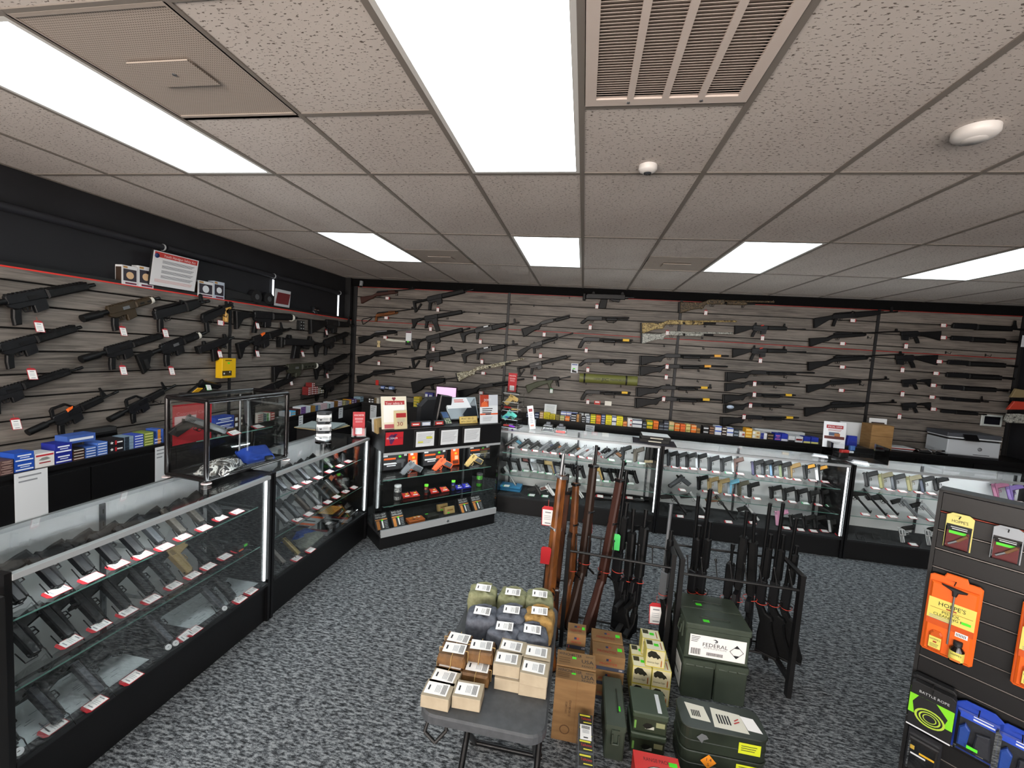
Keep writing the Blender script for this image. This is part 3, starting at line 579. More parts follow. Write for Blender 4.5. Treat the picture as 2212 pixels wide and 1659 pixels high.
for r, nm, lb, sp, c, bx, by, ex, ey, tg in LW: wall_gun('L', nm, lb, sp, c, bx, by, ex, ey, tg)
P6 = pump
BW = [
 ('carbine', 'dark red-brown wooden carbine, highest in the far left corner', S(carbine, wood=WALM), 3, 82, 165, 600, 108, (3, 340, 195, 'h')),
 ('carbine', 'wooden carbine with folding wire stock and tan grip in the far left corner', S(carbine, wood=WOODL, fold=True), 3, 90, 370, 597, 300, (3, 330, 383, 'h')),
 ('carbine', 'black-stocked carbine with bright steel action near the corner', S(carbine, silver=True), 3, 62, 545, 600, 490, (3, 320, 570, 'h')),
 ('carbine', 'plain black carbine near the corner, fourth from the ceiling', S(carbine), 3, 55, 735, 595, 675, (3, 258, 815, 'v')),
 ('carbine', 'plain black carbine near the corner, lowest above the blue packs', S(carbine), 3, 45, 918, 575, 867, None),
 ('rifle', 'black rifle with folding stock close under the ceiling, second column of back wall', S(ar, stock='skel', hg=.3, bl=.12), 3, 585, 240, 1165, 110, (3, 822, 303, 'v')),
 ('ar_rifle', 'black rifle with a long inserted magazine on the back wall', S(ar, stock='carb', hg=.36, bl=.04, mag=True), 3, 575, 412, 1080, 325, (3, 752, 487, 'v')),
 ('ar_rifle', 'black rifle with yellow sticker dot and brace stock on the back wall', S(ar, stock='sba', hg=.32, bl=.1), 3, 580, 620, 1130, 482, (3, 778, 680, 'v')),
 ('rifle', 'black rifle with open skeleton stock and dangling case on the back wall', S(ar, stock='skel', hg=.2, bl=.16, sights=True), 3, 570, 780, 1095, 690, (3, 758, 868, 'v')),
 ('bullpup_rifle', 'bulky black bullpup rifle above the pink monitor', S(bullpup), 3, 570, 1018, 1040, 950, None),
 ('ak_rifle', 'black rifle with thumbhole stock and bright bolt card, upper of the pair', S(ak, stock='thumb', bl=.2, hgl=.22, flag=True), 3, 1035, 535, 1600, 422, (3, 1228, 608, 'v')),
 ('ak_rifle', 'black rifle with thumbhole stock and bright bolt card, lower of the pair', S(ak, stock='thumb', bl=.2, hgl=.22, flag=True), 3, 1048, 735, 1585, 627, (3, 1243, 800, 'v')),
 ('shotgun', 'brush-camouflaged shotgun slanting up above the register screen', S(pump, col=CAMO4, L=1.1), 3, 1000, 905, 1650, 780, (3, 1258, 912, 'h')),
 ('shotgun', 'black shotgun half hidden behind the clear acrylic tower', S(pump, L=1.0), 3, 1020, 1070, 1650, 975, (3, 1237, 1100, 'h')),
 ('rifle', 'black lever-style rifle with red and white hang tag on the back wall', S(pump, L=.8), 3, 1625, 480, 2085, 365, (3, 1838, 540, 'v')),
 ('battle_rifle', 'long black battle rifle with fixed stock on the back wall', S(fal), 3, 1572, 695, 2115, 530, (3, 1803, 745, 'v')),
 ('ar_rifle', 'long black rifle with skeleton stock above the olive bullpup', S(ar, stock='skel', hg=.4, bl=.05), 3, 1580, 870, 2090, 750, (3, 1748, 955, 'v')),
 ('bullpup_rifle', 'olive green bullpup rifle with green tag right of the acrylic tower', S(bullpup, col=OD, aug=True), 3, 1660, 1030, 2092, 945, (3, 1907, 1080, 'v', 1)),
 ('ar_shotgun', 'black gun with foregrip close under the ceiling trim at mid wall', S(smg, L=.5, pad=True), 4, 200, 180, 662, 190, (4, 307, 272, 'v')),
 ('shotgun', 'black birdhead-grip shotgun with hand strap, upper one', S(pump, kind='shock', L=.66, strap=True), 4, 160, 385, 615, 390, (4, 243, 472, 'v')),
 ('shotgun', 'black pistol-grip shotgun with yellow sleeve above the green tube', S(pump, kind='pg', L=.72, bandc='#e3b52a', bandx=.82), 4, 125, 582, 648, 608, (4, 205, 692, 'v')),
 ('shotgun', 'black birdhead-grip shotgun with hand strap, just above the green tube', S(pump, kind='shock', L=.66, strap=True), 4, 138, 790, 590, 795, (4, 220, 878, 'v')),
 ('shotgun', 'black pistol-grip shotgun with yellow sleeve below the green tube', S(pump, kind='pg', L=.72, bandc='#e3b52a', bandx=.82), 4, 148, 1085, 630, 1108, (4, 220, 1185, 'v')),
 ('shotgun', 'dark bark-camouflaged shotgun close under the ceiling trim', S(pump, col=CAMO3, L=1.1), 4, 1100, 225, 2000, 240, (4, 1348, 333, 'v')),
 ('shotgun', 'reed-camouflaged shotgun with black butt pad on the back wall', S(pump, col=CAMO1, L=1.2), 4, 735, 425, 1640, 425, None),
 ('shotgun', 'grey-camouflaged shotgun below the reed-camouflaged one', S(pump, col=CAMO2, L=1.15), 4, 738, 525, 1600, 540, (4, 980, 525, 'v')),
 ('shotgun', 'black pump shotgun with orange-edged sleeve, upper of the pair', S(pump, L=1.15, bandc='#e6a53a', bandx=.84), 4, 725, 738, 1565, 757, None),
 ('shotgun', 'black pump shotgun with orange-edged sleeve, lower of the pair', S(pump, L=1.15, bandc='#e6a53a', bandx=.74), 4, 720, 838, 1555, 857, (4, 978, 847, 'v')),
 ('shotgun', 'black tactical shotgun with raised sights and yellow sleeve', S(pump, L=1.0, bandc='#e3b52a', bandx=.86, sight=True), 4, 690, 1040, 1402, 1060, (4, 970, 948, 'v')),
 ('shotgun', 'lowest black shotgun left of the panel joint, with yellow sleeve', S(pump, L=1.1, bandc='#e3b52a', bandx=.78), 4, 680, 1142, 1502, 1178, (4, 945, 1157, 'v')),
 ('ar_shotgun', 'black shotgun with V-brace stock and red latch, upper of the pair', S(ar, stock='a2', hg=.26, bl=.25, sights=True, flag='#c8342a'), 4, 1620, 470, 2300, 495, (4, 1890, 575, 'v')),
 ('ar_shotgun', 'black shotgun with V-brace stock and red latch, lower of the pair', S(ar, stock='a2', hg=.26, bl=.25, sights=True, flag='#c8342a'), 4, 1600, 690, 2305, 710, (4, 1870, 790, 'v')),
 ('shotgun', 'black pump shotgun right of mid wall, highest of five', S(pump, L=1.15), 4, 1545, 895, 2385, 918, None),
 ('shotgun', 'black pump shotgun right of mid wall, second of five', S(pump, L=1.1), 4, 1538, 1000, 2240, 1010, (4, 1815, 1012, 'v')),
 ('shotgun', 'black pump shotgun right of mid wall with yellow sleeve, third of five', S(pump, L=1.0, bandc='#e3b52a', bandx=.86), 4, 1520, 1108, 2205, 1130, (4, 1812, 1115, 'v')),
 ('shotgun', 'black pump shotgun with oval blue-white sticker on the butt', S(pump, L=1.0), 4, 1525, 1205, 2190, 1222, (4, 1775, 1220, 'v')),
 ('shotgun', 'lowest black pump shotgun just above the blue cartridge boxes, yellow sleeve', S(pump, L=1.0, bandc='#e3b52a', bandx=.84), 9, 690, 345, 1420, 368, (9, 905, 350, 'v')),
 ('ak_rifle', 'long black rifle with pistol grip near the right panel joint, topmost', S(ak, stock='fixed', bl=.2, hgl=.3, hook=True), 5, 245, 290, 1030, 225, (5, 618, 313, 'h')),
 ('carbine', 'black stocked rifle crossing the right panel joint, second down', S(carbine, L=1.0), 5, 205, 455, 1050, 418, (5, 522, 528, 'h')),
 ('carbine', 'black stocked rifle crossing the right panel joint, third down', S(carbine, L=1.0), 5, 190, 675, 1090, 630, (5, 520, 747, 'h')),
 ('carbine', 'black stocked rifle crossing the right panel joint, fourth down', S(carbine, L=.95), 5, 180, 890, 950, 862, (5, 510, 965, 'h')),
 ('carbine', 'black stocked rifle behind the special offer sign, lowest on the joint', S(carbine, L=.95), 5, 160, 1100, 1020, 1080, None),
]
for nm, lb, sp, c, bx, by, ex, ey, tg in BW: wall_gun('B', nm, lb, sp, c, bx, by, ex, ey, tg)
LO = [('a2', 1435, 425, 1050, 440, 1112, 550), ('a2', 1405, 650, 1000, 665, 1078, 772), ('carb', 1340, 870, 1015, 890, 1078, 997), ('carb', 1340, 1090, 1015, 1108, 1050, 1208)]
for k, (st_, bx, by, ex, ey, tx, ty) in enumerate(LO): wall_gun('B', 'rifle_lower', '%s black rifle lower with %s stock pointing left at the right of the back wall' % (('top', 'second', 'third', 'bottom')[k], 'fixed' if st_ == 'a2' else 'collapsing'), S(lower, stock=st_), 5, bx, by, ex, ey, (5, tx, ty, 'v'))
UP = [(1510, 365, 2230, 400, 1465, 358), (1500, 480, 2150, 515, 1463, 472), (1470, 705, 2150, 742, 1425, 696), (1455, 822, 2120, 858, 1395, 806), (1420, 935, 2060, 970, 1370, 918), (1410, 1040, 1880, 1072, 1358, 1028), (1415, 1160, 1860, 1192, 1370, 1140)]
for k, (bx, by, ex, ey, tx, ty) in enumerate(UP): wall_gun('B', 'rifle_upper', '%s dark rifle upper from the top, far right end of the back wall' % ORD[k+1], S(upper, hg=.3+.03*(k % 3), bl=.12, fsb=(k in (0, 5))), 5, bx, by, ex, ey, (5, tx, ty, 'h'))
# wire hooks in the slat grooves
hm = None
def hook(p, left, label, group):
    global hm
    if hm is None: hm = o = MB().tube([(0, .034, 0), (0, -.04, -.022), (0, -.05, .005)], .003, 5).box(-.006, .006, .026, .034, -.02, .012).build('display_hook', C('#161617', .5))
    else: o = hm.copy(); COL.objects.link(o)
    o.matrix_world = TR(XL+.036, p[1], p[2]) @ Rl if left else TR(p[0], YB-.036, p[2]); tag(o, label, 'hook', group)
for p, left, lb in hk:
    if len(lb.split()) <= 11: hook(p, left, 'black wire hook carrying the '+lb, 'hooks carrying wall guns')
for k, (c, x, y, wh) in enumerate(((3, 1218, 335, 'left of the first panel joint'), (3, 1740, 262, 'right of the first panel joint'), (3, 1522, 252, 'touching the first panel joint'), (3, 2080, 185, 'near the ceiling at mid wall'), (4, 950, 648, 'below the grey-camouflaged butt'), (4, 1325, 670, 'below the grey-camouflaged barrel'), (4, 1270, 985, 'above the tactical shotgun'), (5, 1497, 608, 'beside the rifle uppers'), (5, 1870, 632, 'far right among the rifle uppers'))):
    p = ony(YB-.03, c, x, y); hook(p, False, 'empty black wire hook '+wh, 'empty slat wall hooks')
# ================================================================ back counters and the cartridge boxes on them
ZK = .93
def counter(name, label, a, b, front, left):
    t = thing(name, label, 'counter', (0, 0, 0))
    if left:
        MB().box(XL+.01, front, a, b, .08, ZK-.03).build('body', BLAM, t); MB().box(XL+.004, front+.012, a, b, ZK-.03, ZK).build('worktop', BLAM, t); MB().box(XL+.01, front-.05, a, b, 0, .08).build('plinth', BLK, t)
        y = a+.02
        while y < b-.3: MB().box(front, front+.018, y+.004, min(y+.6, b)-.004, .1, ZK-.06).build('door', BLAM, t); y += .6
    else:
        MB().box(a, b, front, YB-.01, .08, ZK-.03).build('body', BLAM, t); MB().box(a, b, front-.012, YB-.005, ZK-.03, ZK).build('worktop', BLAM, t); MB().box(a, b, front+.05, YB-.01, 0, .08).build('plinth', BLK, t)
        x = a+.02
        while x < b-.3: MB().box(x+.004, min(x+.6, b)-.004, front-.018, front, .1, ZK-.06).build('door', BLAM, t); x += .6
    return t
XK, YK = -3.12, 3.42
counter('back_counter', 'long black counter under the left slat wall', -1.9, YB-.03, XK, True)
counter('back_counter', 'long black counter under the back slat wall', XK+.02, XR-.02, YK, False)
def carton(w, d, h, body, acc, style, name='cartridge_box', mats=None):
    m = MB().mat(C(body, .55)).box(-w/2+.0004, w/2-.0004, 0, d, .0002, h-.0004)
    e = -.0006; A_ = C(acc, .55)
    def q(x0, x1, z0, z1, mm=A_): m.mat(mm).quad((x0*w, e, z0*h), (x1*w, e, z0*h), (x1*w, e, z1*h), (x0*w, e, z1*h))
    if style == 'band': q(-.42, .42, .3, .62)
    elif style == 'low': q(-.5, .5, .0, .28)
    elif style == 'half': q(-.5, .0, .02, .98)
    elif style == 'rim': q(-.5, .5, .72, .98)
    elif style == 'text': q(-.35, .35, .62, .76); q(-.22, .26, .42, .5); q(-.45, .45, .12, .26)
    elif style == 'star':
        st_ = [((-.28+.13*(1 if k % 2 == 0 else .42)*math.sin(k*PI/5)), .5+.26*(1 if k % 2 == 0 else .42)*math.cos(k*PI/5)) for k in range(10)]
        m.mat(WHT).add([(x*w, e, z*h) for x, z in st_], [tuple(range(10))[::-1]]); q(-.08, .04, .15, .8, RED); q(.06, .42, .4, .6, WHT)
    elif style == 'bird':
        q(-.46, .46, .78, .9, C('#b3202b', .5)); m.mat(C('#8b8f8c')).add([(x*w, e, z*h) for x, z in ((-.33, .52), (-.15, .68), (.1, .7), (.3, .55), (.12, .5), (-.1, .48))], [tuple(range(6))[::-1]]); q(-.3, .3, .28, .36, C('#9a2a2e'))
    elif style == 'logo':
        m.mat(INK).add([(x*w, e, z*h) for x, z in ((-.25, .62), (0, .5), (.25, .62), (.2, .52), (.04, .44), (0, .3), (-.04, .44), (-.2, .52))], [tuple(range(8))[::-1]])
    elif style == 'dots': q(-.45, -.15, .2, .8, WHT); q(.05, .42, .3, .7)
    return m
ST = {}
def stack(side, c, x0, x1, yt, yb, n, body, acc, style, look, d=.11, back=0, alt=None):
    s_ = ST.setdefault(side, [0]); s_[0] += 1; idx = s_[0]
    f = (lambda x, y: onx(XK-.008-back, c, x, y)) if side == 'L' else (lambda x, y: ony(YK+.008+back, c, x, y))
    k = 1 if side == 'L' else 0; sl = (.0, )
    u0, u1 = f(x0, yb)[k], f(x1, yb)[k]; H = max(.018*n, f((x0+x1)/2, yt).z-ZK-.0); h = H/n; w_ = max(.015, u1-u0-.003)
    src = {}
    for i in range(n):
        bc = body if not alt or i % 2 == 0 else alt
        if bc not in src: o = carton(w_, d, h-.0008, bc, acc, style).build('cartridge_box'); src[bc] = o
        else: o = src[bc].copy(); COL.objects.link(o)
        o.matrix_world = TR(XK-.008-back, (u0+u1)/2, ZK+i*h) @ Rl if side == 'L' else TR((u0+u1)/2, YK+.008+back, ZK+i*h)
        pos = '' if n == 1 else (', top of its stack' if i == n-1 else ', bottom of its stack' if i == 0 else ', %s up in its stack' % ORD[i+1])
        tag(o, '%s box%s, %s pile from the %s' % (look, pos, ORD[idx] if idx < len(ORD) else 'last', 'front, left counter' if side == 'L' else 'corner, back counter'), 'box', 'cartridge boxes on the %s counter' % ('left' if side == 'L' else 'back'))
AL = [(10, 0, 185, 700, 905, 3, '#5a4240', '#a98f86', 'text', 'brown'), (10, 190, 462, 595, 870, 2, '#1d4db0', '#dfe8f4', 'text', 'bright blue'), (10, 464, 728, 600, 805, 1, '#e4e2de', '#b3202b', 'bird', 'white bulk'),
 (10, 730, 963, 475, 745, 2, '#17258c', '#e3e8f6', 'text', 'navy blue'), (10, 966, 1128, 545, 700, 4, '#4a2a22', '#c9c0b8', 'band', 'copper-brown', .11, 0, '#22201f'), (10, 1132, 1284, 535, 680, 4, '#3f66b4', '#dfe6f0', 'band', 'mid-blue'),
 (10, 1288, 1432, 470, 650, 5, '#4a73c4', '#e2e8f2', 'band', 'sky blue'), (10, 1436, 1646, 420, 600, 2, '#15131a', '#e9e9e9', 'star', 'black white-starred'), (10, 1652, 1776, 385, 570, 4, '#7f97ab', '#22303e', 'half', 'grey-blue'),
 (10, 1780, 1908, 360, 550, 5, '#3d55b8', '#e2e8f2', 'band', 'blue striped'), (10, 1912, 2040, 330, 510, 5, '#7f9140', '#d6d88a', 'band', 'olive green'), (10, 2044, 2150, 400, 485, 2, '#3c5fb0', '#dde', 'band', 'small blue'),
 (29, 0, 100, 640, 860, 4, '#3c5fb0', '#d08a2e', 'half', 'blue-orange'), (29, 915, 1222, 440, 640, 2, '#2342a0', '#dfe6f4', 'text', 'wide blue'), (29, 1228, 1362, 430, 625, 2, '#3a2620', '#e5ddcf', 'dots', 'dark lettered'),
 (29, 1590, 1688, 400, 540, 4, '#e6dfd8', '#b53a34', 'band', 'white red-striped'), (29, 1692, 1738, 400, 530, 3, '#5c6770', '#9aa', 'band', 'slate'), (29, 1742, 1800, 385, 520, 4, '#e0e6dc', '#4f9a4a', 'half', 'white-green'), (29, 1804, 1868, 375, 505, 3, '#b63c3a', '#f0e6e0', 'band', 'red'),
 (11, 235, 312, 660, 780, 2, '#dfe3ec', '#1f3f8f', 'half', 'white-blue'), (11, 325, 425, 640, 770, 2, '#59b4e4', '#d2923a', 'low', 'light blue'), (11, 430, 540, 600, 745, 3, '#4d1f22', '#151515', 'half', 'dark red'),
 (11, 548, 782, 530, 715, 4, '#cfd8de', '#6b4a8c', 'half', 'white-purple'), (11, 786, 895, 555, 690, 4, '#7d5a24', '#c8a04a', 'band', 'gold-brown'), (11, 900, 1020, 500, 660, 3, '#9fa8ab', '#44608c', 'half', 'grey'), (11, 1026, 1176, 465, 640, 4, '#d4c9cf', '#a2403e', 'rim', 'pink-white'), (11, 1180, 1256, 470, 610, 3, '#8aa6a4', '#39444a', 'dots', 'teal-grey'),
 (11, 1260, 1342, 425, 600, 4, '#dde2ea', '#304a90', 'low', 'white-navy'), (11, 1346, 1438, 405, 575, 4, '#6b461c', '#a4762e', 'band', 'brown'), (11, 1442, 1536, 400, 545, 3, '#dcd6e2', '#5c3b84', 'low', 'white-violet'), (11, 1545, 1626, 395, 530, 2, '#9a9468', '#c9c28e', 'band', 'khaki'),
 (11, 1632, 1708, 390, 515, 3, '#22242a', '#e3e6ea', 'dots', 'black-white'), (11, 1712, 1760, 365, 500, 1, '#e0a020', '#f4d890', 'band', 'amber'), (11, 1768, 1884, 360, 490, 2, '#54327a', '#ece6f2', 'dots', 'violet'), (11, 1890, 1962, 380, 470, 2, '#4a3020', '#8a6a3a', 'band', 'dark brown'), (11, 1970, 2045, 300, 455, 2, '#8fa9b8', '#5a7280', 'rim', 'pale blue tall')]
for a in AL: stack('L', *a)
AB = [(12, 108, 190, 210, 290, 2, '#2c2a2c', '#e2e2e2', 'dots', 'black'), (12, 192, 268, 205, 285, 2, '#cfcac0', '#6a5838', 'half', 'cream'), (12, 780, 868, 190, 300, 4, '#d8b83a', '#8a9a3a', 'low', 'yellow-green'), (12, 826, 886, 275, 345, 2, '#7c93b8', '#e8ecf4', 'band', 'pale blue', .05),
 (12, 890, 950, 275, 350, 2, '#e4e6ea', '#8f98a6', 'band', 'white'), (12, 954, 1018, 280, 352, 1, '#d8c49a', '#a03a32', 'dots', 'tan'), (12, 1022, 1062, 315, 360, 1, '#2f4aa8', '#9ab', 'band', 'small blue'), (12, 1066, 1130, 318, 364, 1, '#46902e', '#a8d84a', 'band', 'green'), (12, 1132, 1166, 300, 370, 1, '#e0c02c', '#7a7', 'low', 'yellow'),
 (13, 705, 760, 1030, 1120, 2, '#2a3350', '#c9ced8', 'band', 'navy'), (13, 870, 960, 1035, 1130, 2, '#2c3960', '#d9dee6', 'band', 'navy banded'), (13, 966, 1045, 1020, 1140, 3, '#c9a070', '#efe0c4', 'band', 'tan'), (13, 1048, 1172, 1030, 1150, 2, '#e8d414', '#8a7a10', 'text', 'lemon yellow'), (13, 1176, 1280, 1065, 1165, 2, '#e2ce18', '#5c540c', 'text', 'yellow lettered'),
 (13, 1285, 1366, 1080, 1168, 2, '#9a8c4a', '#5c5224', 'band', 'olive'), (13, 1372, 1466, 1090, 1178, 2, '#d8c890', '#8fb850', 'rim', 'cream-green'), (13, 1476, 1570, 1105, 1190, 1, '#ef7a22', '#f7c08a', 'band', 'single orange'), (13, 1590, 1700, 1060, 1205, 3, '#232427', '#e3e5e8', 'band', 'black white-banded'), (13, 1704, 1796, 1060, 1210, 2, '#4a3a2a', '#c08a4a', 'half', 'bark-brown'),
 (13, 1806, 1880, 1105, 1215, 3, '#1c1d20', '#cfd2d6', 'band', 'small black'), (13, 1890, 1972, 1095, 1225, 3, '#8e98a4', '#e6e9ee', 'band', 'grey'), (13, 1980, 2085, 1075, 1235, 4, '#ecd81c', '#4f8a2e', 'rim', 'yellow-green striped'), (13, 2090, 2186, 1085, 1252, 2, '#f07a1e', '#c44f10', 'band', 'orange'),
 (14, 142, 212, 288, 442, 4, '#39466e', '#c4cad8', 'band', 'slate blue'), (14, 216, 320, 300, 460, 2, '#efe01a', '#a89a10', 'text', 'tall lemon'), (14, 322, 400, 310, 465, 2, '#e6e9ec', '#2a3870', 'rim', 'white navy-topped'), (14, 402, 512, 318, 470, 2, '#f0df1c', '#a89a10', 'text', 'tall lemon right-hand'), (14, 516, 586, 405, 480, 1, '#f0a05a', '#c8602a', 'band', 'peach'),
 (14, 592, 670, 345, 490, 2, '#e9e4e0', '#c0403a', 'dots', 'white-red'), (14, 672, 840, 368, 505, 2, '#e8eaec', '#252d50', 'rim', 'wide white navy-edged'), (14, 850, 916, 405, 515, 2, '#2f343c', '#9aa2ac', 'low', 'charcoal'), (14, 920, 1022, 388, 520, 2, '#e6c820', '#3f7a34', 'rim', 'green-topped yellow'), (14, 1030, 1120, 395, 536, 2, '#f27c22', '#c85a14', 'band', 'plain orange'),
 (14, 1128, 1206, 430, 542, 2, '#2a2d36', '#8a929e', 'low', 'dark slate'), (14, 1210, 1292, 388, 548, 3, '#30343f', '#98a0ac', 'low', 'tall dark slate'), (14, 1297, 1386, 408, 555, 2, '#d8bc84', '#86a060', 'low', 'tan-green'), (14, 1394, 1482, 440, 565, 2, '#f27c22', '#e8c080', 'rim', 'tan-topped orange'), (14, 1492, 1580, 448, 572, 2, '#f2702c', '#c85014', 'band', 'red-orange'), (14, 1585, 1666, 448, 578, 2, '#d9cc80', '#a09040', 'band', 'straw'),
 (14, 1674, 1766, 465, 590, 2, '#f27c22', '#e6c896', 'rim', 'last orange'), (14, 1770, 1835, 520, 588, 1, '#b08040', '#7a5424', 'band', 'caramel'), (14, 1880, 1980, 478, 602, 2, '#1e1f22', '#d8dadd', 'band', 'black lettered'), (14, 1986, 2072, 488, 612, 3, '#4a2c24', '#b08a64', 'band', 'maroon'), (14, 2080, 2196, 475, 622, 2, '#e4e8ee', '#2450b8', 'rim', 'blue-topped white'),
 (15, 158, 246, 528, 682, 3, '#3a2a26', '#e4dfd8', 'band', 'dark maroon'), (15, 248, 370, 545, 695, 2, '#e6eaf0', '#2a55b4', 'rim', 'blue-edged white'), (15, 374, 470, 588, 705, 2, '#3a4650', '#a8b4c0', 'band', 'steel grey'), (15, 474, 586, 618, 710, 1, '#dcdcd8', '#b05048', 'dots', 'pale grey'), (15, 590, 714, 555, 715, 3, '#e8a828', '#f6e08a', 'band', 'amber striped'), (15, 716, 860, 605, 738, 2, '#ded3a8', '#b8864a', 'dots', 'cream wide'),
 (15, 868, 990, 640, 752, 2, '#e9ebef', '#26348c', 'half', 'white-indigo'), (15, 994, 1112, 655, 765, 2, '#32281f', '#a08a6a', 'band', 'dark camo'), (15, 1128, 1246, 650, 775, 1, '#2038b0', '#d070a8', 'text', 'royal blue'), (15, 1250, 1370, 655, 788, 1, '#2238b4', '#dfe2f4', 'low', 'royal blue white-footed'), (15, 1380, 1502, 695, 800, 1, '#dfe2e4', '#22242a', 'low', 'white black-striped'), (15, 1510, 1650, 705, 815, 1, '#dde0e2', '#8a2a30', 'band', 'white red-striped'), (15, 1658, 1790, 712, 828, 1, '#1c34a8', '#e6e08a', 'low', 'blue yellow-footed'), (15, 1798, 1936, 722, 838, 1, '#1c34a8', '#e6e08a', 'low', 'end blue yellow-footed')]
for a in AB: stack('B', *a)
def loose(name, mb_, M, label, cat, group=None):
    o = mb_.build(name); o.matrix_world = M; return tag(o, label, cat, group)
# extra packs behind the front row
for k, (xx, lb) in enumerate(((1395, 'left'), (1510, 'middle'), (1625, 'right'))):
    p = ony(YK+.14, 13, xx+55, 1050); 
    for r in range(3):
        if r == 2 and k == 2: pass
        loose('cartridge_box', carton(.075, .1, .034, '#e4e8f0', '#2c50b8', 'rim'), TR(p.x-.0+r*.0, YK+.14, ZK+.035*r), 'blue-white box, %s column, %s in the pile behind the yellow boxes' % (lb, ('lowest', 'middle', 'topmost')[r]), 'box', 'blue-white box pile')
for k, xx in enumerate((1805, 1918)): p = ony(YK+.13, 13, xx, 1080); loose('cartridge_box', carton(.062, .1, .1, '#e9ebec', '#22242a', 'logo'), TR(p.x, YK+.13, ZK), '%s white box with a black winged emblem on the back counter' % ('left', 'right')[k], 'box')
p = ony(YK+.13, 14, 2035, 470); loose('cartridge_box', carton(.13, .1, .06, '#e8b02a', '#e8622a', 'band'), TR(p.x, YK+.12, ZK), 'yellow-orange box lying behind the maroon boxes', 'box')
p = ony(YB-.12, 15, 1195, 640); loose('long_box', MB().mat(C('#e3e5e6', .6)).box(-.31, .31, 0, .09, 0, .085, .003), TR(p.x, YB-.16, ZK), 'long flat white box behind the blue boxes on the back counter', 'box')
p = onx(XL+.14, 10, 1330, 420)
t = thing('hard_case', 'black rounded earmuff case behind the boxes on the left counter', 'case', TR(XL+.1, p.y, ZK) @ Rl)
MB().prism([(-.12, 0), (.12, 0), (.125, .05), (-.125, .05)], -.06, .06, .012).build('base', BLK, t); MB().prism([(-.125, .052), (.125, .052), (.115, .12), (-.115, .12)], -.06, .06, .025).build('lid', BLK, t)
loose('cartridge_box', carton(.16, .1, .05, '#3b5da8', '#d8e0ec', 'band'), TR(XK-.02, onx(XK, 10, 1120, 520).y, ZK+.112) @ Rl, 'blue box lying across the copper-brown piles on left counter', 'box')
# small bracket shelves on the walls with packs
def bracket(c, x, y, w_, lb, left):
    p = onx(XL+.03, c, x, y) if left else ony(YB-.03, c, x, y)
    M = TR(XL+.004, p.y, p.z) @ Rl if left else TR(p.x, YB-.004, p.z)
    t = thing('bracket_shelf', lb, 'shelf', M)
    MB().box(-w_/2, w_/2, -.13, .0, -.012, 0).build('board', BLK, t)
    for s_ in (-1, 1): MB().prism([(-.125, -.012), (0, -.012), (0, -.07)], -.003, .003).build('bracket', BLK, t).matrix_basis = TR(s_*(w_/2-.02), 0, 0) @ RZ(PI/2)
    return M
Ms = bracket(2, 1490, 1605, .34, 'small black shelf with shell boxes on left wall near corner', True)
for k, (x, n) in enumerate(((-.135, 4), (-.065, 6), (.005, 4), (.075, 3), (.14, 2))):
    for r in range(n): loose('shell_box', carton(.064, .09, .026, '#7a1f1f' if k < 3 else '#4a4a32', '#e8e0d0', 'dots'), Ms @ TR(x, -.12, r*.0265), '%s shell box, %s from the bottom in column %s of the corner shelf' % ('red' if k < 3 else 'green', ORD[r+1], ('one', 'two', 'three', 'four', 'five')[k]), 'box', 'shell boxes on the corner shelf')
Ms = bracket(3, 355, 1060, .24, 'small black shelf with blue packs on back wall near corner', False)
for k, (x, c_, lb) in enumerate(((-.07, '#6a86c8', 'pale blue'), (0, '#15171c', 'black'), (.065, '#8aa4d8', 'blue-white'))):
    loose('small_pack', carton(.06, .08, .04, c_, '#dfe6f2', 'band'), Ms @ TR(x, -.11, 0), lb+' pack on the small shelf below the lowest carbine', 'box')
Ms = bracket(1, 1720, 1365, .42, 'small black shelf carrying a yellow-gripped pistol on the left wall', True); MSHELF = Ms
# yellow boxed item on the left wall
p = onx(XL+.05, 1, 1930, 1165)
o = MB().mat(C('#e3b514', .45)).box(-.085, .085, -.05, .03, -.1, .1, .003); o.mat(C('#3a2f10', .6)).quad((-.085, -.0512, -.075), (.03, -.0512, -.075), (.03, -.0512, -.025), (-.085, -.0512, -.025)); o.mat(GREEN).quad((-.02, -.0512, .045), (.005, -.0512, .045), (.005, -.0512, .06), (-.02, -.0512, .06)); o.mat(C('#5c4a10', .6)).quad((-.05, -.0512, .075), (.03, -.0512, .075), (.03, -.0512, .085), (-.05, -.0512, .085))
o.mat(WHT).quad((-.07, -.0516, -.06), (-.055, -.0516, -.06), (-.055, -.0516, -.045), (-.07, -.0516, -.045)).quad((-.0, -.0516, -.045), (.012, -.0516, -.045), (.012, -.0516, -.033), (0, -.0516, -.033))
loose('yellow_box', o, TR(XL+.036, p.y, p.z) @ Rl, 'bright yellow retail box hanging on the left wall', 'box')
p = onx(XL+.04, 2, 1388, 790); o = MB().mat(C('#16181a', .4)).box(-.045, .045, -.03, .02, -.06, .06, .003)
for a in (-.022, .022):
    for z in (.04, .0, -.04): o.mat(C('#aeb4b4', .3, .6)).cyl((a, -.03, z), (a, -.034, z), .009, n=8)
loose('plug_pack', o, TR(XL+.024, p.y, p.z) @ Rl, 'black blister pack with silver dots on the left wall', 'pack')
